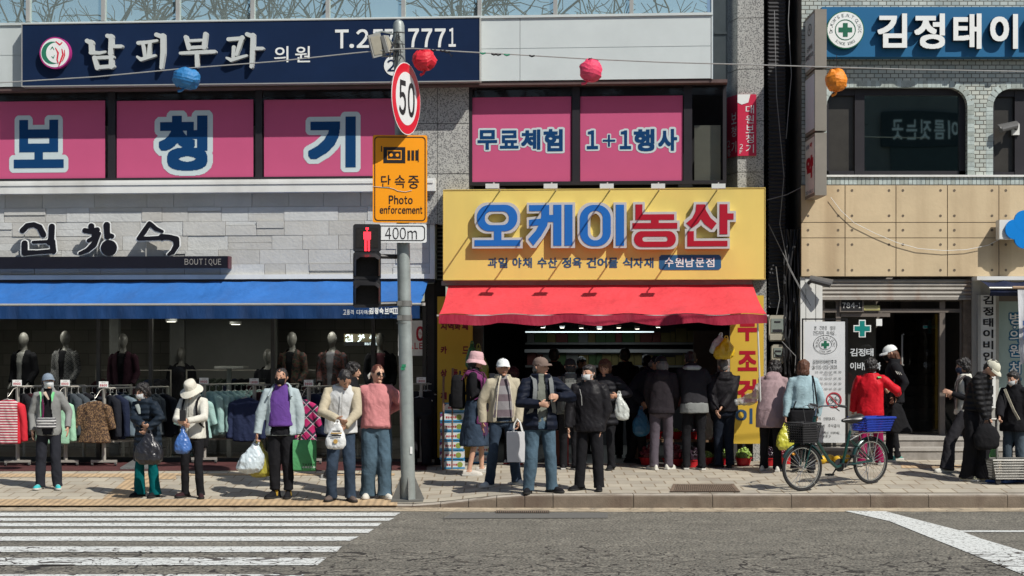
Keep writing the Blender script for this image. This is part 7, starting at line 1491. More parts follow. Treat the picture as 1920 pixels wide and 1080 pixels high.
q = p.world(p.wr[0]+p.hd[0]*.1); mb = MB(); Rr = Matrix.Rotation(R(15), 3, 'Y'); t = Thing('phone', 'black phone held up by the woman in the pink bucket hat', 'phone', tuple(q), G0, None, R(20), local=True); mb.box(-.04,.04,-.006,.006,-.03,.12); t.part('case', mb, M_black); mb = MB(); mb.box(-.035,.035,-.008,-.006,-.025,.115); t.part('screen', mb, mat('screen_dark', (.02,.022,.028)))
mb = MB(); c = p.wpt((909,768,-.2)); t = Thing('hand_bag', 'small black handbag beside the purple shawl', 'bag', tuple(c), G0, None, R(60), local=True); mb.loft([ringpts((0,0,z), .08*k_, .045*k_, 14, None, 3) for z, k_ in ((0,.9),(.02,1),(.12,1),(.14,.8))]); t.part('bag_body', mb, M_strap); mb = MB(); mb.tube([(-.07,0,.12),(-.04,0,.3),(0,.02,.5)], .006, 5); t.part('handle', mb, M_strap)
# white cap, beige jacket
stripe = pattern('sweater_bands', 'stripe', ((.10,.07,.085),(.13,.10,.115),(.22,.21,.22)), 5)
p = Person('man in a white cap and beige jacket carrying a white paper bag', ((917,913),(969,909)), 671, 8, hyaw=2, hat=.025, hair=H_GRY, hs='nape', skin=SKIN2, a=(905,790,-.02), b=(972,790,-.08), ea=(-.9,.3,-.2), eb=(.9,.3,-.2), wide=1.05, grip=('down','g'), toes=(-42,30))
p.trousers(F_denimd, thigh=.098, knee=.078, hem=.072); p.top('sweater', stripe, hem=.92, ease=.014, belly=.015, vest=True); p.top('jacket', fab('jacket_beige', (.40,.36,.27)), hem=.86, ease=.034, opened=(.12,.075), sleeve=(.078,.066,.054), collar=.05, fold=.008, cuff=fab('jacket_beige', (.40,.36,.27))); p.shoes(fab('sneaker_pale', (.48,.50,.49)), M_sole); p.cap(fab('cap_white', (.66,.69,.68)))
mb = MB(); T = p.T
for sg, x in ((1,.10),(-1,-.10)): mb.tube([T((sg*.045,-.10,1.48)), T((sg*.075,-.15,1.38)), T((sg*.10,-.165,1.15)), T((sg*.118,-.165,.88))], [(.02,.012),(.014,.008),(.008,.006),(.008,.006)], 6)
p.putmb('lapel', mb, fab('jacket_trim', (.46,.42,.33)))
c = p.wpt((971,866,-.20)); k_ = p.ppm; t = Thing('paper_bag', 'white paper carrier bag hanging from the man in the beige jacket', 'bag', tuple(c), G0, None, R(-8), local=True); wd, hh = 40/k_, 56/k_
mb = MB(); mb.loft([[(-wd/2*a,-.06*b,z),(wd/2*a,-.06*b,z),(wd/2*a,-.01*b,z),(wd/2*a,.06*b,z),(-wd/2*a,.06*b,z),(-wd/2*a,.01*b,z)] for z, a, b in ((0,.93,1),(hh*.3,.97,1.05),(hh*.7,1,1),(hh,1.0,.9))]); t.part('bag_body', mb, mat('paper_white', (.66,.67,.70), .8, .04, 5, .2, 8), smooth=0); mb = MB()
for y in (-.05,.05): mb.tube([(-.06,y,hh),(-.045,y*.7,hh+.1),(-.01,y*.2,hh+.17),(.03,y*.6,hh+.12),(.06,y,hh)], .007, 6)
t.part('handle', mb, M_white)
# brown cap, navy puffer
p = Person('man in a brown cap and navy puffer jacket gripping his backpack straps', ((991,925),(1035,923)), 668, 12, hyaw=42, hat=.025, hair=H_GRY, hs='nape', a=(1012,758,-.22), b=(1046,744,-.20), ea=(-1,.1,-.5), eb=(1,.1,-.5), wide=1.12, grip=('g','g'), toes=(-25,35))
p.trousers(F_denim, thigh=.105, knee=.088, hem=.082); p.top('shirt', fab('tee_greygreen', (.17,.18,.155)), hem=.90, ease=.010, vest=True); p.top('puffer_jacket', quilt('quilt_ink', (.010,.014,.028), 7), hem=.80, ease=.040, opened=(.07,.055), sleeve=(.085,.075,.058), collar=.05, fold=.010); p.shoes(F_black, M_soleb); p.cap(fab('cap_brown', (.17,.125,.105))); p.bagstraps(fab('strap_grey', (.16,.17,.17)), .035, .98, .026)
p.backpack('dark backpack on the man in the navy puffer', M_strap, (.15,.08,.2), 1.2, .26)
# black jacket, mask
p = Person('woman in a black windbreaker with a white mask looking left', ((1087,919),(1124,920)), 683, -10, hyaw=-32, hpitch=4, hat=.015, hair=H_BLK, hs='short', a=(1066,800,-.05), b=(1127,800,-.06), ea=(-.9,.3,-.2), eb=(.9,.3,-.2), wide=1.12, grip=('down','down'), toes=(-40,4))
p.trousers(F_black, thigh=.10, knee=.085, hem=.08, fold=.010); p.top('windbreaker', fab('shell_black', (.020,.019,.022), .45), hem=.80, ease=.038, sleeve=(.085,.075,.058), collar=.05, hood=.8, fold=.013, cuff=F_black); p.shoes(F_black, M_soleb); p.mask(M_mask)
mb = MB(); mb.loft([ringpts((0,0,z), .072, .072, 16, p.T) for z in (1.44,1.47,1.50)]); p.putmb('neck_scarf', mb, fab('scarf_red', (.22,.015,.03))); mb = MB(); mb.tube([p.T((-.11,-.15,1.38)), p.T((-.085,-.165,1.28)), p.T((-.08,-.165,1.16))], .005, 5); p.putmb('drawcord', mb, M_alu)
# woman behind with brown fringe
p = Person('woman with short brown hair behind the masked woman, holding a white bag', ((1122,880),(1146,881)), 675, -12, hpitch=16, hyaw=-6, hat=.015, hair=H_BRN, hs='curly', skin=SKIN2, a=(1118,770,-.1), b=(1157,742,-.28), eb=(.9,.1,-.6), wide=1.08, grip=('r','g'))
p.trousers(F_black); p.top('puffer', quilt('quilt_black', (.020,.020,.025), 8), hem=.70, ease=.036, sleeve=(.082,.072,.056)); p.shoes(F_black, M_soleb); bag_at(p, (1161,734,-.38), 'translucent white plastic bag held by the woman with brown hair', .20, .40, .12, film('film_milk', (.55,.58,.55), .8), 31, skew=-.06)
# cap and backpack seen from behind
p = Person('shopper seen from behind in a dark grey cap and grey backpack', ((1056,880),(1080,881)), 671, 186, hat=.025, hair=H_BLK, hs='nape', a=None, b=None)
p.trousers(F_black); p.top('grey_jacket', fab('jacket_ash', (.10,.105,.10)), hem=.86, ease=.03, collar=.03); p.shoes(F_char, M_sole); p.cap(fab('cap_dark', (.035,.033,.035))); p.backpack('grey backpack on the shopper in the dark cap', fab('pack_grey', (.12,.125,.12)), (.17,.09,.22), 1.15, .22); p.bagstraps(M_strap, .02, 1.05)
mb = MB(); mb.loft([ringpts((0,.01,z), rx, rx, 16, p.T) for z, rx in ((1.42,.085),(1.47,.08),(1.50,.075))]); p.putmb('neck_scarf', mb, fab('scarf_pale', (.36,.42,.38)))
# dark red hair behind the beige jacket
p = Person('shopper with dark red hair half hidden behind the beige jacket', ((950,870),(975,871)), 688, 170, hat=.02, hair=hairm('hair_darkred', (.05,.012,.016)), hs='curly'); p.trousers(F_black); p.top('dark_coat', F_char, hem=.75, ease=.03); p.shoes(fab('sneaker_mixed', (.30,.33,.33)), mat('sole_red', (.35,.03,.03)))
# old man stooping, blue bag
p = Person('stooping old man in a navy cap and jacket with a blue bag', ((1180,868),(1205,870)), 682, 62, H=1.66, lean=20, curve=30, hpitch=18, hat=.02, hair=H_GRY, hs='nape', skin=SKIN2, a=(1203,754,-.25), b=(1206,760,-.2), ea=(-.3,.6,-.8), eb=(.3,.6,-.8), grip=('g','g'))
p.trousers(F_black); p.top('navy_jacket', fab('jacket_ink', (.016,.018,.028)), hem=.76, ease=.032, sleeve=(.08,.07,.055), collar=.05); p.shoes(F_black, M_soleb); p.cap(fab('cap_ink', (.012,.014,.022))); bag_at(p, (1202,762,-.34), 'bright blue plastic bag held by the stooping old man', .25, .43, .18, film('film_cobalt', (.03,.14,.27), .97), 41)
# black cap, hoodie, mauve trousers
p = Person('shopper seen from behind in a black cap, dark hoodie and mauve trousers', ((1226,881),(1254,880)), 665, 176, hyaw=22, hat=.025, hair=H_GRY, hs='nape_long', hpitch=8, lean=4, a=(1262,765,.22), b=(1222,765,.22), toes=(-30,30))
p.trousers(fab('trouser_mauve', (.085,.072,.088)), thigh=.095, knee=.078, hem=.072, fold=.01); p.top('hoodie', fab('hoodie_dark', (.030,.025,.030)), hem=.84, ease=.036, hood=.9, sleeve=(.08,.07,.055), fold=.011); p.shoes(F_white, M_sole); p.cap(fab('cap_black', (.018,.018,.02), .5))
# grey hem jacket
p = Person('shopper bending over the fruit in a black jacket with a grey hem', ((1287,880),(1316,881)), 672, 184, H=1.70, lean=15, curve=14, hpitch=24, hat=0, hair=H_BLK, hs='short', a=(1316,735,.36), b=(1288,735,.36))
p.trousers(F_black, thigh=.088, knee=.068, hem=.058); p.top('black_jacket', F_char, hem=.92, ease=.034, sleeve=(.078,.07,.054), fold=.010); mb = MB(); mb.loft([ringpts((0,.012,z), rx, ry, 24, p.T, 2.2) for z, rx, ry in ((.80,.205,.155),(.86,.203,.153),(.93,.198,.148))]); p.put('hem_band', fuse(mb, .012, 2, .006), fab('hem_grey', (.20,.21,.205))); p.shoes(F_black, M_sole)
mb = MB(); mb.tube([p.T((-.11,.03,1.44)), p.T((-.07,.13,1.42)), p.T((.07,.13,1.42)), p.T((.11,.03,1.44))], .036, 10); p.put('pale_hood', fuse(mb, .01, 2, .008), fab('hood_pale', (.34,.38,.39)))
# hands behind back
p = Person('man in a black jacket seen from behind with hands clasped at his back', ((1347,877),(1368,877)), 674, 184, hpitch=14, lean=3, hat=0, hair=H_GRY, hs='man', a=(1352,766,-.20), b=(1342,768,-.20), ea=(-1,-.1,.1), eb=(1,-.1,.1), wide=1.15, toes=(-8,50))
p.trousers(fab('denim_ink', (.014,.019,.032), .9, .2), thigh=.10, knee=.084, hem=.078); p.top('black_jacket', fab('shell_jet', (.014,.013,.016), .6), hem=.88, ease=.038, sleeve=(.088,.08,.058), hood=.6, fold=.010); p.shoes(F_black, M_soleb)
# pink coat
p = Person('woman in a dusty pink coat bending towards the fruit baskets', ((1432,882),(1458,884)), 697, 158, H=1.58, lean=17, curve=24, hpitch=18, hat=.02, hair=H_BLK, hs='curly', a=(1474,790,.25), b=(1462,790,.3), wide=1.05)
p.trousers(F_black, thigh=.09, knee=.075, hem=.072); p.top('pink_coat', fab('coat_dustypink', (.30,.215,.225), .75), hem=.66, ease=.036, sleeve=(.078,.07,.055), hood=.8, fold=.012, flare=.02); p.shoes(F_white, M_sole)
# denim jacket
p = Person('woman with brown bobbed hair in a pale denim jacket seen from behind', ((1490,885),(1521,886)), 674, 176, hyaw=-24, hpitch=10, hat=.02, hair=H_BRN, hs='bob', a=(1533,778,.05), b=(1472,788,-.05), ea=(-1,0,-.2), eb=(1,0,-.2), wide=1.05, grip=('r','g'))
p.trousers(F_black, thigh=.105, knee=.085, hem=.075); p.top('denim_jacket', F_deniml, hem=.98, ease=.030, sleeve=(.072,.062,.048), collar=.02, fold=.012, cuff=F_deniml); p.shoes(F_black, M_soleb); p.strap('shoulder_strap', [p.T(q) for q in ((-.10,-.1,1.43),(-.13,.04,1.47),(-.15,.14,1.36),(-.19,.14,1.1),(-.22,.1,.9))], M_strap, .012)
bag_at(p, (1472,794,-.10), 'yellow plastic bag of fruit held by the woman in denim', .24, .36, .18, film('film_yellow', (.52,.50,.05), .9), 51); c = p.wpt((1508,812,-.20)); t = Thing('shoulder_bag', 'large black shoulder bag behind the bicycle handlebar', 'bag', (c.x,c.y+.1,c.z), G0, None, 0, local=True); mb = MB(); mb.loft([ringpts((0,0,z), .19*k_, .06*k_, 18, None, 3) for z, k_ in ((0,.9),(.02,1),(.22,1),(.3,.95),(.31,.6))]); t.part('bag_body', fuse(mb, .012, 2, .006, 9, 2), None).data.materials.append(M_strap); mb = MB(); mb.tube([(-.15,0,.28),(-.1,0,.42),(.1,0,.42),(.15,0,.28)], .01, 6); t.part('handle', mb, M_strap)
# red jacket
M_rj = fab('jacket_red', (.52,.012,.022), .5, .12)
p = Person('woman in a bright red jacket and magenta trousers with an arm raised', ((1615,874),(1650,871)), 672, 158, hyaw=-8, hat=.02, hair=H_BLK, hs='curly', a=(1683,738,.10), b=(1598,775,.12), ea=(-1,.1,-.7), eb=(1,0,-.3), wide=1.1, grip=('g','r'))
p.trousers(fab('trouser_magenta', (.22,.008,.06)), thigh=.105, knee=.088, hem=.08); p.top('red_jacket', M_rj, hem=.80, ease=.036, sleeve=(.082,.072,.055), collar=.03, fold=.013); p.shoes(fab('shoe_mixed', (.2,.2,.2)), M_sole); mb = MB(); mb.loft([ringpts((0,.01,z), .075, .075, 16, p.T) for z in (1.44,1.48,1.51)]); p.putmb('neck_scarf', mb, fab('scarf_grey', (.17,.19,.19)))
mb = MB(); mb.tube([p.T((-.12,.11,1.42)), p.T((-.165,.06,1.42)), p.T((-.19,-.01,1.38))], (.02,.008), 6); p.putmb('shoulder_trim', mb, fab('trim_green', (.14,.42,.16)))
# white cap, track jacket
p = Person('woman in a white cap and black track jacket facing the woman in red', ((1668,866),(1683,862)), 662, -98, hpitch=20, hat=.03, hair=H_BRN, hs='nape_long', a=(1668,730,-.1), b=(1680,745,-.2), ea=(-.3,.8,-.5), eb=(.3,.8,-.7), grip=('g','g'), H=1.66)
p.trousers(F_black, thigh=.085, knee=.066, hem=.058); p.top('track_jacket', F_black, hem=.86, ease=.028, collar=.05); p.shoes(fab('sneaker_teal', (.10,.30,.25)), M_sole); p.cap(fab('cap_white', (.66,.69,.68))); p.mask(F_black)
for (A_, B_) in ((p.T((.17,-.03,1.36)), p.T((.21,.04,1.2))),):
    mb = MB()
    for j in range(3): d = Vector((0,.028*j,-.005*j)); E = p.el[1]; S = p.sh[1]; mb.tube([S*.75+E*.25+Vector((.066,-.03,0))+d, S*.55+E*.45+Vector((.066,-.03,0))+d], .006, 5)
    p.putmb('sleeve_stripe', mb, F_white)
c = p.wpt((1680,812,-.25)); t = Thing('shoulder_bag', 'big black tote bag hanging beside the woman in the track jacket', 'bag', tuple(c), G0, None, R(20), local=True); mb = MB(); mb.loft([ringpts((x,0,z), .17*k_, .09*k_, 18, None, 3) for z, k_, x in ((0,1.0,.06),(.03,1.08,.06),(.2,.8,.03),(.38,.45,0),(.42,.2,0))]); t.part('bag_body', fuse(mb, .012, 2, .012, 9, 4), None).data.materials.append(M_strap); mb = MB(); mb.tube([(-.02,0,.4),(-.03,.02,.6),(.0,.05,.75)], .012, 6); t.part('handle', mb, M_strap)
# white vest walking left
p = Person('woman in a white vest and dark scarf walking left', ((1775,886),(1838,878)), 672, -82, hpitch=6, hat=.02, hair=H_BLK, hs='curly', a=(1786,742,.05), b=(1786,738,-.1), ea=(-.3,.8,-.6), eb=(.3,.8,-.6), knee=(.02,.04), toes=(0,0))
p.trousers(F_char, thigh=.105, knee=.098, hem=.105, flare=.02); p.top('black_top', F_black, hem=.86, ease=.012); p.top('vest', F_white, hem=.86, ease=.03, vest=True, collar=.03); p.shoes(F_white, M_sole); p.mask(fab('mask_blue', (.03,.04,.07)))
mb = MB(); mb.tube([p.T((.03,.08,1.46)), p.T((.08,-.02,1.44)), p.T((.08,-.14,1.36)), p.T((.08,-.17,1.15)), p.T((.06,-.16,.95))], [(.03,.02),(.04,.025),(.045,.02),(.05,.02),(.045,.015)], 10); p.putmb('scarf', mb, fab('scarf_dark', (.06,.05,.05), .9, .4))
# cream cap, black puffer
p = Person('man in a cream cap and black puffer bending his head, in cream clogs', ((1812,902),(1842,903)), 695, 52, H=1.66, hpitch=38, lean=8, curve=26, hat=.025, hair=H_BLK, hs='man', a=(1850,792,-.22), b=(1853,790,-.05), ea=(-.5,.6,-.4), eb=(.5,.6,-.4), grip=('g','g'), toes=(10,20))
p.trousers(F_black, thigh=.105, knee=.098, hem=.10, flare=.01); p.top('puffer', quilt('quilt_jet', (.016,.016,.018), 9), hem=.96, ease=.032, sleeve=(.078,.07,.05), collar=.03); p.shoes(fab('clog_cream', (.46,.44,.30)), M_sole, 'clog'); p.cap(fab('cap_cream', (.52,.51,.42)))
c = p.wpt((1850,842,-.26)); t = Thing('hand_bag', 'round black bag carried by the man in the cream cap', 'bag', tuple(c), G0, None, 0, local=True); mb = MB(); mb.loft([ringpts((0,0,z), .17*k_, .09*k_, 18, None, 2.5) for z, k_ in ((0,.7),(.04,.95),(.16,1),(.28,.7),(.33,.3))]); t.part('bag_body', fuse(mb, .012, 2, .010, 9, 6), None).data.materials.append(M_strap); mb = MB(); mb.tube([(-.06,0,.3),(-.03,0,.38),(.03,0,.38),(.06,0,.3)], .012, 6); t.part('handle', mb, M_strap)
# right edge
p = Person('woman in a black coat and white mask at the right edge', ((1888,898),(1916,899)), 695, -42, hyaw=-10, hpitch=14, hat=.02, hair=H_BLK, hs='bob', a=(1872,795,-.25), b=(1918,812,-.1), ea=(-.8,.3,-.4), eb=(.8,.3,-.3), wide=1.1, grip=('g','r'))
p.trousers(fab('trouser_bluegrey', (.06,.08,.10)), thigh=.10, knee=.09, hem=.085); p.top('black_coat', F_black, hem=.76, ease=.04, sleeve=(.085,.075,.06), flare=.02); p.shoes(F_black, M_soleb); p.mask(M_mask); p.strap('bag_strap', [p.T(q) for q in ((-.10,-.13,1.43),(-.02,-.175,1.3),(.08,-.185,1.1),(.16,-.165,.95))], fab('strap_cream', (.45,.42,.33)), .02)
p = Person('walker in dark clothes passing behind the man in the white vest', ((612,900),(706,893)), 700, 84, H=1.60, hpitch=10, hat=.02, hair=H_BLK, hs='curly'); p.trousers(F_char, thigh=.09); p.top('dark_coat', F_black, hem=.78, ease=.03); p.shoes(fab('shoe_ash', (.26,.26,.25)), M_sole)
# dim shoppers inside the grocery
def inside(label, px, top, y, face, col, hs='short', cap=None):
    c = L.world(L.s(px,y), y, .1); fy = YH+(CZ-.1)*F/c.y; G = globals(); old = G['on_walk']; G['on_walk'] = lambda a, b: Vector(((a-960)/F*c.y, c.y, .1))
    try: p = Person(label, ((px-11,fy),(px+11,fy)), top, face, hat=.02, hair=None if cap else H_BLK, hs=hs, hpitch=12, vox=.011)
    finally: G['on_walk'] = old
    p.trousers(F_black); p.top('coat', col, hem=.75, ease=.035, vox=.015); p.shoes(F_black, M_soleb)
    if cap: p.cap(cap)
inside('dim shopper inside the grocery, behind the cap and backpack', 1038, 652, 1.4, 175, F_black); inside('dim shopper inside the grocery, left of the black cap', 1172, 652, 1.6, 185, F_black); inside('dim shopper further inside the grocery by the tall black cap', 1212, 664, 2.2, 150, F_char); inside('dim shopper deep inside the grocery between the two women', 1090, 668, 2.6, 20, F_char)
# ================================================================ bicycle, carts, fruit, boxes
M_frame = mat('bike_green', (.008,.045,.038), .3, .1, metal=.2, coat=.5); M_tyre = mat('tyre', (.015,.015,.016), .85, .1); M_chr = mat('chrome', (.55,.56,.55), .22, .05, metal=.9); M_rubber = mat('rubber_black', (.02,.02,.022), .6)
def bicycle(name, label, fpx, rpx, r_px, extra=True):
    """fpx, rpx: ground contact of front and rear wheel in the photo"""
    A_, B_ = on_walk(*fpx), on_walk(*rpx); d = (A_-B_); ang = math.atan2(d.y, d.x); rad = r_px*A_.y/F; ln = Vector((d.x,d.y)).length; z0 = min(A_.z, B_.z)
    t = Thing(name, label, 'bicycle', tuple(B_), G0, None, ang, local=True); Zf = A_.z-B_.z
    def wheel(cx_, cz_, yaw=0):
        rot = Matrix.Rotation(yaw, 3, 'Z'); C = Vector((cx_,0,cz_)); P = lambda a, r_, y=0: tuple(C+rot @ Vector((r_*math.cos(a), y, r_*math.sin(a)))); w = MB(); n = 48
        mb = MB(); rings = [[C+rot @ Vector(((rad-.018+.018*math.cos(b))*math.cos(a), .018*math.sin(b), (rad-.018+.018*math.cos(b))*math.sin(a))) for b in [2*math.pi*j/8 for j in range(8)]] for a in [2*math.pi*i/n for i in range(n+1)]]; mb.loft(rings, cap=False); W = t.part('wheel', mb, M_tyre)
        mb = MB(); rings = [[C+rot @ Vector(((rad-.045+.009*math.cos(b))*math.cos(a), .012*math.sin(b), (rad-.045+.009*math.cos(b))*math.sin(a))) for b in [2*math.pi*j/6 for j in range(6)]] for a in [2*math.pi*i/n for i in range(n+1)]]; mb.loft(rings, cap=False); t.part('rim', mb, M_chr, W)
        mb = MB()
        for i in range(28): a = 2*math.pi*i/28; b = a+(.5 if i % 2 else -.5); mb.tube([P(b, .025, .03 if i % 4 < 2 else -.03), P(a, rad-.05)], .0024, 3)
        t.part('spokes', mb, M_chr, W); mb = MB(); mb.tube([tuple(C+rot @ Vector((0,-.05,0))), tuple(C+rot @ Vector((0,.05,0)))], .024, 10); t.part('hub', mb, M_chr, W)
        mb = MB(); rings = []
        for i in range(17):
            a = R(25+ i*8.6) if cx_ > ln/2 else R(10+i*9.5); 
            rings.append([C+rot @ Vector(((rad+.022+q)*math.cos(a), y, (rad+.022+q)*math.sin(a))) for y, q in ((-.03,-.014),(-.02,.0),(0,.006),(.02,0),(.03,-.014))])
        mb.loft(rings, cap=False, closed=False); t.part('mudguard', mb, M_frame)
    wheel(0, rad); wheel(ln, rad+Zf, R(-8)); mb = MB(); hb = Vector((ln-.16,0,rad+.42)); ht = Vector((ln-.22,0,rad+.60)); bb = Vector((ln*.42,0,rad-.04)); seat = Vector((ln*.30,0,rad+.40))
    mb.tube([hb, hb+Vector((-.10,0,-.16)), hb*.45+bb*.55+Vector((0,0,-.13)), bb+Vector((.10,0,-.02)), bb], .022, 10); mb.tube([ht, hb], .024, 10); mb.tube([bb, seat], .019, 8); mb.tube([bb, (0,.0,rad)], .014, 8)
    for y in (-.045,.045): mb.tube([(ln*.32,y*.3,rad+.30),(0,y,rad)], .009, 6); mb.tube([bb+Vector((0,y,0)),(0,y,rad)], .010, 6)
    t.part('frame', mb, M_frame); mb = MB()
    for y in (-.05,.05): mb.tube([hb+Vector((.0,y*.6,-.02)), hb+Vector((.06,y,-.2)), (ln,y,rad+Zf)], .011, 8)
    t.part('fork', mb, M_frame)
    mb = MB(); sp = seat+Vector((-.02,0,.10)); mb.tube([seat, sp], .013, 8); t.part('seat_post', mb, M_chr); mb = MB(); mb.loft([ringpts((sp.x+x, 0, sp.z+.03+z), 0.0001, wd, 12) if False else [(sp.x+x, wd*math.cos(a), sp.z+.035+z+hh*math.sin(a)) for a in [2*math.pi*j/12 for j in range(12)]] for x, wd, hh, z in ((-.16,.06,.03,.03),(-.13,.115,.055,.03),(-.05,.115,.06,.015),(.03,.06,.045,.0),(.10,.034,.032,.0),(.16,.018,.018,-.004))]); t.part('saddle', mb, mat('saddle_black', (.016,.015,.016), .35))
    mb = MB(); st = ht+Vector((-.02,0,.10)); mb.tube([ht, st], .012, 8); mb.tube([st+Vector((-.22,-.27,.02)), st+Vector((-.10,-.26,.04)), st+Vector((.02,-.12,.03)), st, st+Vector((.02,.12,.03)), st+Vector((-.10,.26,.04)), st+Vector((-.22,.27,.02))], .011, 8); hbr = t.part('handlebar', mb, M_chr); mb = MB()
    for y in (-.27,.27): mb.tube([st+Vector((-.25,y,.02)), st+Vector((-.12,y*.97,.04))], .017, 8); mb.tube([st+Vector((-.06,y*.9,.03)), st+Vector((-.15,y*.96,-.03))], .007, 5)
    t.part('grip', mb, M_rubber, hbr); mb = MB()
    for y in (-.12,.1): mb.tube([st+Vector((-.05,y*2,.03)), st+Vector((.12,y,.02)), hb+Vector((.05,y*.3,-.0)), (ln-.03,0,rad+.26)], .004, 4)
    t.part('brake_cable', mb, M_rubber)
    mb = MB(); mb.tube([bb-Vector((0,.06,0)), bb+Vector((0,.06,0))], .03, 10); mb.lathe([(.085,-.004),(.085,.004)], (0,0,0), 20); 
    k0 = len(mb.v)-40
    for i in range(k0, len(mb.v)): x, y, z = mb.v[i]; mb.v[i] = (bb.x+x, bb.y-.05+z, bb.z+y)
    mb.tube([bb+Vector((0,-.07,0)), bb+Vector((.10,-.075,-.12))], .010, 6); mb.tube([bb+Vector((0,.07,0)), bb+Vector((-.10,.075,.12))], .010, 6); mb.box(bb.x+.06,bb.x+.15,-.16,-.08,bb.z-.135,bb.z-.11); mb.box(bb.x-.15,bb.x-.06,.08,.16,bb.z+.11,bb.z+.135); t.part('crank', mb, M_rubber)
    mb = MB(); 
    for sg in (-1,1): mb.tube([(ln-.0,0,rad-0),(ln,0,rad)], .001, 3)
    mb = MB(); mb.tube([bb+Vector((0,-.05,.08)),(0,-.05,rad+.05)], .006, 5); mb.tube([bb+Vector((0,-.05,-.08)),(0,-.05,rad-.05)], .006, 5); t.part('chain', mb, M_rubber)
    mb = MB()
    for y in (-.07,.07): mb.tube([(.0,y*.7,rad),(-.07,y,rad*2+.07)], .006, 5); mb.tube([(.0,y*.7,rad),(.12,y,rad*2+.06)], .006, 5); mb.tube([(ln*.33,y*.4,rad+.28),(.2,y,rad*2+.075),(-.2,y,rad*2+.075)], .007, 5)
    for x in (-.18,-.05,.08): mb.tube([(x,-.07,rad*2+.075),(x,.07,rad*2+.075)], .005, 5)
    t.part('rear_carrier', mb, M_chr); mb = MB(); mb.tube([(.03,-.06,rad-.02),(-.10,-.14,.0-.0)], .008, 6); mb.tube([(-.13,-.15,.005),(-.06,-.13,.005)], .009, 6); t.part('kickstand', mb, M_chr)
    mb = MB(); mb.tube([(ln-.02,0,rad+Zf+.02),(ln-.14,-.02,rad+.50)], .005, 5); 
    for sg in (-1,1): mb.tube([(ln,sg*.05,rad+Zf),(ln-.18,sg*.04,rad-.26)], .004, 4); mb.tube([(ln,sg*.05,rad+Zf),(ln-.32,sg*.03,rad+.12)], .004, 4)
    t.part('stay', mb, M_chr); mb = MB(); mb.ell((ln+.13,-.01,rad+.13), (.03,.012,.018), 12, 8); t.part('reflector', mb, mat('reflector_amber', (.6,.25,.02), .3)); 
    mb = MB(); mb.ell((ln-.04,0,rad+.34), (.035,.035,.04), 12, 8); t.part('headlamp', mb, M_rubber)
    return t, ln, rad, Vector((0,0,rad*2+.085)), st, hb, ang, B_
bt, bln, brad, bcar, bst, bhb, bang, bB = bicycle('city_bicycle', 'dark green city bicycle parked at the kerb with baskets', (1504,921), (1632,907), 44)
Mb = Matrix.Rotation(bang, 3, 'Z'); bw = lambda q: bB+Mb @ Vector(q)
c = bw((-.02,0,brad*2+.10)); t = Thing('plastic_basket', 'blue plastic basket strapped on the bicycle carrier', 'basket', tuple(c), G0, None, bang, local=True); mb = MB(); M_bb = mat('basket_blue', (.01,.035,.30), .4, .06)
def crate_rings(mb, w0, d0, w1, d1, h, bands=4, bars=14):
    rg = lambda w_, d_, z: [(-w_,-d_,z),(w_,-d_,z),(w_,d_,z),(-w_,d_,z)]
    mb.add(rg(w0,d0,0), [(0,1,2,3)])
    for k in range(bands+1): q = k/bands; w_, d_ = w0+(w1-w0)*q, d0+(d1-d0)*q; P = rg(w_,d_,h*q); mb.tube(P+[P[0]], .007 if k < bands else .013, 5)
    for i in range(bars+1):
        q = -1+2*i/bars
        for sg in (-1,1): mb.tube([(w0*q,sg*d0,0),(w1*q,sg*d1,h)], .0055, 4)
        if i % 2 == 0:
            for sg in (-1,1): mb.tube([(sg*w0,d0*q,0),(sg*w1,d1*q,h)], .0055, 4)
crate_rings(mb, .20,.13,.25,.17,.16,5,20); t.part('basket_body', mb, M_bb); mb = MB(); P = [(-.255,-.175,.165),(.255,-.175,.165),(.255,.175,.165),(-.255,.175,.165)]; mb.tube(P+[P[0]], .014, 6); t.part('basket_rim', mb, M_bb)
c = bw((bln-.02,0,brad*2-.02)); t = Thing('wire_basket', 'black mesh front basket on the green bicycle', 'basket', tuple(c), G0, None, bang, local=True); mb = MB(); crate_rings(mb, .12,.13,.15,.16,.24,8,14); t.part('basket_body', mb, M_rubber); mb = MB(); mb.box(-.115,.115,-.125,.125,.02,.20); t.part('liner', mb, fab('liner_black', (.02,.02,.022)))
c = on_walk(1893, 906); t = Thing('shopping_cart', 'low grey wire basket trolley with a tall folding handle at the right edge', 'trolley', tuple(c), G0, None, R(4), local=True); mb = MB(); crate_rings(mb, .24,.17,.29,.20,.24,7,26); M_wire = mat('cart_wire', (.22,.215,.20), .45, .1, metal=.4); mb.v = [(x,y,z+.07) for x,y,z in mb.v]; t.part('basket_body', mb, M_wire); mb = MB()
for x in (-.155,.0): mb.tube([(x-.10,.19,.1),(x-.10,.20,.55),(x-.105,.21,.82)], .015, 8)
mb.tube([(-.27,.21,.82),(-.09,.21,.82)], .019, 8); t.part('handle', mb, M_wire)
for x in (-.2,.2):
    for y in (-.14,.14): mb = MB(); mb.tube([(x,y-.015,.035),(x,y+.015,.035)], .035, 12); t.part('wheel', mb, M_rubber)
mb = MB(); mb.tube([(-.28,.1,.02),(-.1,-.1,.03),(.1,.05,.02),(.28,-.08,.03)], .02, 6); t.part('blue_cord', mb, mat('cord_blue', (.02,.06,.2)))
q = on_walk(1868, 896); bag = plastic_bag('thin green plastic bag hooked on the trolley handle', (q.x-.04,q.y+.05,q.z+.62), .17, .5, .10, film('film_green', (.12,.42,.10), .85), 61)
a1, b1 = on_walk(1924, 899), on_walk(2035, 890); bt2 = bicycle('silver_bicycle', 'silver bicycle wheel cut off by the right edge behind the trolley', (1925,898), (2040,893), 40)
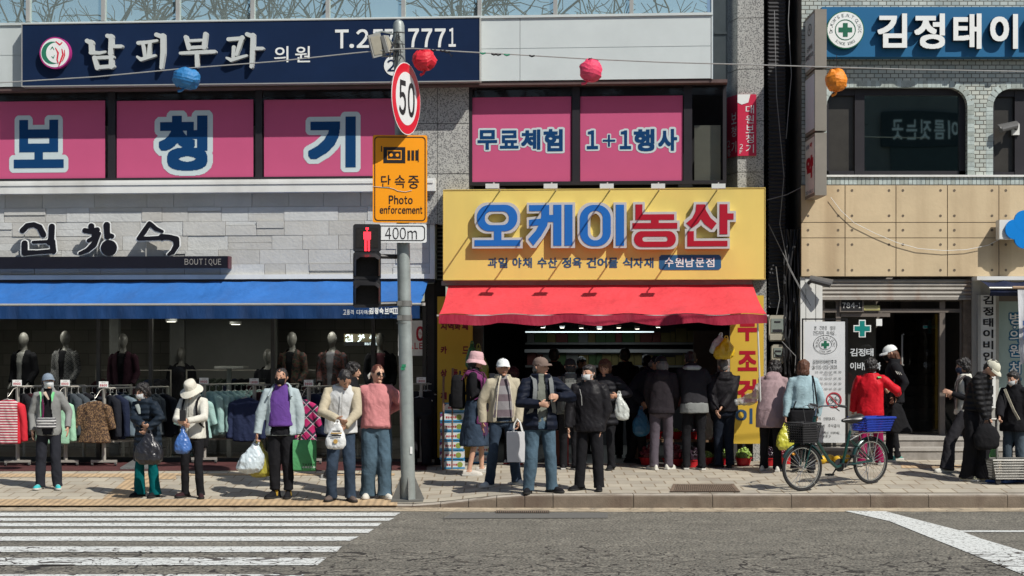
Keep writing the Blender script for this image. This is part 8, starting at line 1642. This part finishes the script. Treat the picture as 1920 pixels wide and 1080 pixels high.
# banner stand with the clinic notice
Yb = 25.92; g = Vector((585/F*Yb, Yb, .40)); BF = Frame(0, Yb, 0); M_bf = mat('stand_black', (.015,.015,.016), .4, .1, metal=.3)
t = Thing('banner_stand', 'white clinic notice banner in a black frame stand', 'banner stand', tuple(g), BF, None); t.o.location = g; t.base = (g.x, 0, g.z); mb = MB()
def Bk(mb, x0, y0, x1, y1, a, b, m=0): s0, s1, z0, z1 = BF.rect(x0,y0,x1,y1,0); mb.box(s0, s1, a, b, z0, z1, m)
Bk(mb,1503.5,597,1506,846,-.012,.012); Bk(mb,1586,597,1589.5,842,-.012,.012); Bk(mb,1506,597,1586,599.6,-.012,.012); Bk(mb,1506,834,1586,836,-.012,.012)
for x in (1505,1588): s = BF.s(x); z = BF.z(843,x); mb.box(s-.012, s+.012, -.22, .22, z-.012, z+.012)
t.part('frame', mb, M_bf); mb = MB(); s0, s1, z0, z1 = BF.rect(1508,603,1584,830,0); n = 10; mb.loft([[(s0+(s1-s0)*i/n, -.017+.0015*math.sin(i*1.3+j)+.0035*math.sin(j*.9+i*.4), z0+(z1-z0)*j/12) for i in range(n+1)] for j in range(13)], cap=False, closed=False); sheet = t.part('sheet', mb, mat('banner_vinyl', (.60,.62,.63), .45, .03), smooth=3)
mb = MB(); yb_ = -.0235
def bt_(s_, x0, y0, x1, y1, bold=.0, m=0, N=44): 
    n = len(s_.replace(' ','')); 
    s0, s1, z0, z1 = BF.rect(x0,y0,x1,y1,0); adv = (s1-s0)/len(s_)
    for i, ch in enumerate(s_):
        if ch == ' ': continue
        if ch in '.·:': text(mb, '.', s0+adv*(i+.3), s0+adv*(i+.55), z0, z0+(z1-z0)*.18, yb_, bold=.1, m=m, N=20)
        elif ch == '-' or ch == '~': text(mb, '-', s0+adv*(i+.15), s0+adv*(i+.85), z0+(z1-z0)*.42, z0+(z1-z0)*.55, yb_, m=m, N=20)
        else: text(mb, ch, s0+adv*(i+.04), s0+adv*(i+.94), z0, z1, yb_, bold=bold, m=m, N=N)
bt_('본 간판은 절대', 1526,611,1566,618.5); bt_('건드리지 마세요.', 1524,620.5,1570,628)
cc = (BF.s(1547), BF.z(646,1547)); 
for (ro, ri) in ((.17,.163),(.093,.086)):
    for i in range(48): a, b = 2*math.pi*i/48, 2*math.pi*(i+1)/48; mb.quad(*[(cc[0]+r_*math.cos(q), yb_, cc[1]+r_*.8*math.sin(q)) for r_, q in ((ri,b),(ri,a),(ro,a),(ro,b))][::-1], 0)
for w_, h_ in ((.055,.02),(.02,.055)): mb.quad((cc[0]-w_,yb_-.001*(w_>.03),cc[1]-h_),(cc[0]+w_,yb_-.001*(w_>.03),cc[1]-h_),(cc[0]+w_,yb_-.001*(w_>.03),cc[1]+h_),(cc[0]-w_,yb_-.001*(w_>.03),cc[1]+h_),1)
arc_text(mb, "Dr.KIM'S E,N,T CLINIC", cc, .108, R(195), R(-15), .036, yb_, 0, sz=.8); arc_text(mb, 'SINCE 1982', cc, .142, R(235), R(305), .028, yb_, 0, sz=.8, flip=True)
bt_('김정태이비인후과', 1523,674,1569,682.5, .03); bt_('031-252-2828', 1530,684.5,1569,691.5, .04); bt_('☎', 1521.5,685,1529,692, .0)
for y in (695.5,707.5,717,727): bt_('오전 09:30~오후 06:30' if y < 700 else '오후 02:00~오후 06:30', 1528,y,1577,y+4.2, 0, N=26)
bt_('(목요일 제외)', 1543,700.5,1561,704, .0, N=26); bt_('환자 전용입니다.', 1530,782,1570,788, 0); bt_('자전거 주차금지', 1530,795,1574,801.5, .02); bt_('이곳에 주차하지 하지마세요.', 1526,809,1577,814, 0, N=30); bt_('(진료중)', 1530,815,1558,820, .02, N=30)
t.part('lettering', mb, [mat('banner_ink', (.03,.035,.035)), mat('emblem_darkgreen', (.01,.12,.065))], sheet, smooth=0)
mb = MB(); cb = (BF.s(1563), BF.z(750,1563)); mb.ring(cb, .094, .112, yb_-.002, yb_+.002, 40, 0); a = R(-48); d = Vector((math.cos(a), math.sin(a)))*.1; nn = Vector((-math.sin(a), math.cos(a)))*.008
mb.quad((cb[0]-d.x-nn.x,yb_-.003,cb[1]-d.y-nn.y),(cb[0]+d.x-nn.x,yb_-.003,cb[1]+d.y-nn.y),(cb[0]+d.x+nn.x,yb_-.003,cb[1]+d.y+nn.y),(cb[0]-d.x+nn.x,yb_-.003,cb[1]-d.y+nn.y),0)
for dx in (-.048,.048): mb.ring((cb[0]+dx,cb[1]-.022), .028, .034, yb_-.001, yb_+.001, 20, 1)
for P in ([(-.048,-.022),(-.015,.03),(.03,.03),(.048,-.022)],[(-.015,.03),(.0,-.022),(.03,.03)],[(-.03,.045),(-.012,.04)],[(.024,.05),(.04,.05)]): mb.tube([(cb[0]+x,yb_-.001,cb[1]+z) for x, z in P], .0035, 4, 1)
t.part('prohibition_mark', mb, [mat('ban_red', (.42,.02,.04)), mat('banner_ink', (.03,.035,.035))], sheet, smooth=0)
# fruit baskets on the pavement
M_rb = mat('basket_red', (.48,.012,.02), .4, .08); M_gg = mat('grape_green', (.20,.30,.055), .35, .25, 9, spec=.5); M_gp = mat('grape_purple', (.025,.012,.022), .3, .3, 9, spec=.5); M_gy = mat('melon_yellow', (.62,.38,.02), .45, .1); M_tom = mat('plum_red', (.13,.012,.02), .35, .2)
def basin(label, px, py, w_, fruit, mf, frl, grp, n=40, rr_=.02):
    g = on_walk(px, py); k = g.y/F; a = w_*k/2; t = Thing('plastic_basin', label, 'basin', tuple(g), G0, 'red fruit basins on the pavement', local=True); mb = MB(); mb.lathe([(.001,.004),(a*.72,.004),(a*.95,.10),(a*1.03,.105),(a*1.03,.113),(a*.93,.11),(a*.70,.015),(.001,.015)], (0,0,0), 24, 0, False); t.part('basin_body', mb, M_rb)
    random.seed(int(px)); mb = MB(); hmax = a*1.15
    ico = []
    for i in range(n):
        q = random.random()**.5*.86; th = random.random()*6.28; x, y = a*q*math.cos(th), a*q*math.sin(th); z = .05+(hmax)*(1-q*q)*random.uniform(.45,1); mb.ell((x,y,z), (rr_*random.uniform(.85,1.15),)*3, 8, 6)
    mb.ell((0,0,.06), (a*.8,a*.8,hmax*.75), 16, 10); solo_ = solo(fruit, mb, mf, frl, fruit.replace('_',' '), G0, None, 1.2); solo_.location = (g.x, g.y, g.z+.02)
basin('red basin of green grapes right of the man with clasped hands', 1394,873,32,'green_grapes',M_gg,'heap of green grapes in the basin right of the clasped hands man',None,70)
basin('red basin of green grapes seen between the legs of the clasped hands man', 1352,872,30,'green_grapes',M_gg,'heap of green grapes behind the legs of the clasped hands man',None,60)
basin('red basin of green grapes between the two dark trousered shoppers', 1325,872,26,'green_grapes',M_gg,'heap of green grapes between the dark trousered shoppers',None,60)
basin('red basin of dark grapes between the legs of the bending shopper', 1296,876,38,'dark_grapes',M_gp,'heap of dark grapes between the legs of the bending shopper',None,80)
basin('red basin behind the mauve trousers', 1262,874,42,'red_plums',M_tom,'dark red plums in the basin behind the mauve trousers',None,40,.028)
basin('red basin at the left end of the row by the old man', 1216,872,36,'red_plums',M_tom,'dark red plums at the left end of the basin row',None,40,.028)
basin('red basin of dark grapes in front of the pink coat', 1444,873,34,'dark_grapes',M_gp,'dark grapes heaped before the pink coat',None,60)
basin('red basin behind the bicycle front wheel', 1472,870,34,'red_plums',M_tom,'red plums seen through the front bicycle wheel',None,40,.028)
random.seed(14)
for k, (px, py) in enumerate(((1556,868),(1572,869),(1541,870),(1586,868))):
    g = on_walk(px,py); o = solo('yellow_melon', MB().ell((0,0,.06), (.075,.06,.06), 14, 10), M_gy, 'yellow melon on the pavement behind the bicycle', 'melon', G0, 'yellow melons behind the bicycle', 1.2); o.location = (g.x, g.y, g.z)
g = on_walk(1553, 856); 
# raised tray of stacked red baskets and a wooden display behind the shoppers
g = on_walk(1290, 866); t = Thing('display_table', 'low wooden fruit display table behind the row of basins', 'table', (g.x,g.y+.25,g.z), G0, None, 0, local=True); mb = MB(); mb.box(-.75,.75,-.1,.6,.28,.32); t.part('table_top', mb, mat('table_wood', (.16,.10,.06), .7, .2))
for x in (-.7,.7):
    for y in (-.05,.55): mb = MB(); mb.box(x-.03,x+.03,y-.03,y+.03,0,.28); t.part('leg', mb, mat('table_wood', (.16,.10,.06)))
for k, px in enumerate((1225,1262,1298,1335)):
    X = (px-960)/F*(g.y+.4); mb = MB(); a = .15; mb.lathe([(.001,.004),(a*.72,.004),(a*.95,.10),(a*1.03,.113),(a*.93,.11),(a*.70,.015),(.001,.015)], (0,0,0), 20, 0, False); o = solo('plastic_basin', mb, M_rb, 'red basin standing on the low fruit table', 'basin', G0, 'red basins on the fruit table'); o.location = (X, g.y+.4, g.z+.32)
    mb = MB(); random.seed(k)
    for i in range(30): q = random.random()**.5*.8; th = random.random()*6.28; mb.ell((a*q*math.cos(th), a*q*math.sin(th), .06+.1*(1-q*q)*random.random()), (.026,)*3, 8, 6)
    o = solo('fruit_heap', mb, (M_tom, M_gg, M_gp, M_tom)[k], 'small heap of fruit in a basin on the low table', 'fruit', G0, 'fruit on the low table', 1.2); o.location = (X, g.y+.4, g.z+.35)
# white hanging bags behind the man, bags at the awning corner
q = on_walk(1325, 868); plastic_bag('clear plastic bag hanging between the bending shopper and the clasped hands man', (q.x,q.y+.1,q.z+.85), .24, .52, .12, film('film_clear', (.42,.44,.44), .6), 71)
yb2 = -.75; q = L.world(L.s(1352,yb2), yb2, L.z(624,1352,yb2)); plastic_bag('roll of white plastic bags hung under the red awning corner', q, .22, .30, .14, film('film_pale', (.52,.60,.64)), 73, skew=.06); q = L.world(L.s(1362,yb2-.05), yb2-.05, L.z(630,1362,yb2)); plastic_bag('bunch of bright yellow plastic bags hung under the red awning corner', q, .29, .33, .16, film('film_gold', (.62,.40,.01), .97), 75, skew=.05)
mb = MB(); B(mb, L, 1345, 655, 1368, 700, -.6, -.59); solo('cardboard_sheet', mb, mat('card_grey', (.32,.30,.28), .8), 'grey card sheet hanging below the yellow bags', 'sheet', L)
yb2 = -.5; q = L.world(L.s(897,yb2), yb2, L.z(645,897,yb2)); plastic_bag('green and yellow plastic bags hung beside the left yellow board', q, .30, .55, .16, film('film_mossy', (.22,.24,.03), .97), 77); q = L.world(L.s(885,yb2), yb2, L.z(640,885,yb2)); plastic_bag('dark green plastic bag hung beside the left yellow board', q, .18, .4, .14, film('film_darkgreen', (.02,.16,.06), .97), 78)
mb = MB(); q = on_walk(1412, 842); B_ = lambda *a: mb.box(*a); 
c = L.world(L.s(1400,-.7), -.7, L.z(752,1400,-.7)); mb = MB(); mb.loft([ringpts((c.x+dx,c.y,c.z+z), rx, ry, 16) for dx, z, rx, ry in ((-.1,-.05,.12,.08),(-.02,.0,.2,.10),(.08,.06,.13,.08),(.16,.16,.06,.05),(.18,.26,.03,.03))]); me = fuse(mb, .012, 1, .03, 12, 5); me.transform(Matrix.Translation(-c)); me.materials.append(film('film_clear', (.42,.44,.44), .6)); o = bpy.data.objects.new('clear_sheet', me); COL.objects.link(o); o.location = c; tag(o, 'crumpled clear plastic sheet lying on the black crate stack', 'sheet')
# stacked fruit boxes left of the grocery, in two columns
M_bx = [mat('box_white', (.56,.57,.56), .7, .04), mat('box_blue', (.03,.22,.42), .6, .05), mat('box_purple', (.13,.02,.12), .6), mat('box_green', (.20,.26,.05), .6), mat('box_red', (.40,.03,.05), .6)]
proto = None
def fruit_box(loc, rot, label, n):
    global proto
    if proto: r_ = dup(proto.o, loc, rot, label, 'stacked fruit boxes'); return
    t = Thing('fruit_box', label, 'box', tuple(loc), G0, 'stacked fruit boxes', rot, local=True); mb = MB(); h = .125; mb.box(-.17,.17,-.13,.13,0,h); o = t.part('carton', mb, M_bx[0]); mb = MB(); mb.box(-.172,.172,-.132,.132,.003,.024); mb.box(-.172,.172,-.132,.132,h-.010,h+.001,0); t.part('printed_band', mb, [M_bx[1]], o)
    mb = MB(); mb.prism([(-.168,h-.012),(-.168,.055),(-.11,h-.012)], -.1325, -.13, 2); mb.disc((.10,.062), .040, -.1325, -.13, 16, 3); x = -.09
    for ch in '청송사과즙': text(mb, ch, x, x+.026, .045, .078, -.1335, bold=.12, m=4, N=36); x += .031
    t.part('print', mb, M_bx, o, smooth=0); proto = t
random.seed(6); g = on_walk(848, 878); names = ('bottom','second','third','fourth','fifth','sixth','top')
for i in range(7):
    fruit_box(Vector((g.x+random.uniform(-.012,.012)+(.03 if i == 6 else 0), g.y, g.z+.136*i)), R(random.uniform(-5,5)), f'white and blue fruit box, {names[i]} of the stack below the left yellow board', i)
g = on_walk(908, 868)
for i in range(4): fruit_box(Vector((g.x+random.uniform(-.02,.02), g.y+.05, g.z+.136*i)), R(random.uniform(-6,6)), f'white and blue fruit box, {("lowest","second","third","upper")[i]} of the short stack behind the denim skirt', i)
# woven red crate and black crates
g = on_walk(1044, 872); t = Thing('tall_basket', 'tall brick red woven basket standing behind the man in jeans', 'basket', tuple(g), G0, None, 0, local=True); mb = MB(); mb.box(-.15,.15,-.15,.15,0,.50); m = mat('woven_red', (.30,.07,.04), .8, .15, 8); n_, l_, b_ = nodes(m); o_, _b = bricks(n_, l_, b_.inputs['Base Color'].links[0].from_socket, .05, .03, .006, (.25,.25,.25), .4, coord=None); l_.new(o_, b_.inputs['Base Color']); t.part('weave', mb, m)
for x in (-.155,.155): mb = MB(); mb.box(x-.012,x+.012,-.16,.16,0,.52); t.part('corner_post', mb, mat('post_red', (.25,.03,.03)))
random.seed(12)
for i in range(9):
    g = on_walk(1414, 862); t = Thing('plastic_crate', f'black slatted fruit crate, number {i+1} up from the ground in its stack', 'crate', (g.x+random.uniform(-.01,.01),g.y+.05,g.z+.115*i), G0, 'black crates stacked beside the yellow board', R(random.uniform(-3,3)), local=True); mb = MB(); mb.box(-.17,.17,-.13,.13,.0,.012)
    for z in (.03,.062,.094): mb.box(-.17,.17,-.13,-.12,z,z+.016); mb.box(-.17,.17,.12,.13,z,z+.016); mb.box(-.17,-.16,-.12,.12,z,z+.016); mb.box(.16,.17,-.12,.12,z,z+.016)
    for x in (-.165,-.06,.06,.165):
        for y in (-.134,.122): mb.box(x-.012,x+.012,y,y+.012,0,.112)
    t.part('crate_body', mb, mat('crate_black', (.025,.027,.03), .6, .1), smooth=0)
# posts and small things on the pavement
for px, py, top, lb in ((853-5,878,690,'thin rusty post before the left yellow board'),(831,880,705,'thin wooden post at the edge of the left yellow board')):
    g = on_walk(px,py); mb = MB(); mb.tube([(g.x,g.y-.12,g.z),(g.x+.01,g.y-.12,g.z+(py-top)*g.y/F)], .016, 8); solo('post', mb, mat('post_rust', (.17,.10,.07), .8, .3), lb, 'post')
g = [on_walk(*q) for q in ((1256,923.5),(1388,923.5),(1376,909),(1262,909))]; t = Thing('drain_grate', 'rusty rectangular drain grate set in the pavement', 'grate', tuple((g[0]+g[1])/2), G0, None, 0, local=True); b_ = (g[0]+g[1])/2; rel = [q-b_+Vector((0,0,.006)) for q in g]; mb = MB(); mb.add(rel, [(0,1,2,3)]); t.part('pit', mb, mat('grate_pit', (.02,.018,.016), .9)); mb = MB(); lerp = lambda u_, v_: (rel[0]*(1-u_)+rel[1]*u_)*(1-v_)+(rel[3]*(1-u_)+rel[2]*u_)*v_
def bar(u0, v0, u1, v1, h=.006): a, b, c, d = lerp(u0,v0), lerp(u1,v0), lerp(u1,v1), lerp(u0,v1); z = Vector((0,0,h)); mb.add([a+z,b+z,c+z,d+z], [(0,1,2,3)])
for i in range(34): u0 = i/34; bar(u0, 0, u0+.5/34, 1)
for j in range(7): bar(0, j/7, 1, j/7+.05, .0075)
bar(0,0,1,.04,.009); bar(0,.96,1,1,.009); bar(0,0,.05,1,.0085); bar(.95,0,1,1,.0085); t.part('grating', mb, mat('grate_rust', (.17,.125,.09), .8, .3, 12), smooth=0)
g = [on_road(*q)+Vector((0,0,.012)) for q in ((930,963.5),(1030,963.5),(1030,959),(930,959))]; mb = MB(); mb.add(g, [(0,1,2,3)]); z = Vector((0,0,.004))
for i in range(26): a, b = g[0]+(g[1]-g[0])*(i/26), g[0]+(g[1]-g[0])*((i+.55)/26); c, d = g[3]+(g[2]-g[3])*((i+.55)/26), g[3]+(g[2]-g[3])*(i/26); mb.add([a+z,b+z,c+z,d+z], [(0,1,2,3)], 1)
solo('gutter_grate', mb, [mat('grate_pit', (.02,.018,.016)), mat('grate_rust', (.17,.125,.09))], 'narrow rusty gutter grate at the foot of the kerb', 'grate', smooth=0)
random.seed(17); mb = MB()
for i in range(420):
    px, py = random.uniform(-20,1940), random.uniform(951,962); q = on_road(px,py); s = random.uniform(.006,.02); a = random.random()*6; mb.add([(q.x+s*math.cos(a+k*1.6)*random.uniform(.5,1.4), q.y+s*math.sin(a+k*1.6), q.z+.010+.004*random.random()) for k in range(4)], [(0,1,2,3)], random.randrange(3))
o = solo('fallen_litter', mb, [mat('litter_tan', (.28,.20,.12), .9), mat('litter_dark', (.07,.05,.035), .9), mat('litter_pale', (.45,.42,.36), .9)], 'dry leaf bits and grit gathered along the gutter', 'litter', smooth=0, kind='stuff')
bpy.data.scenes.remove(BAKE)
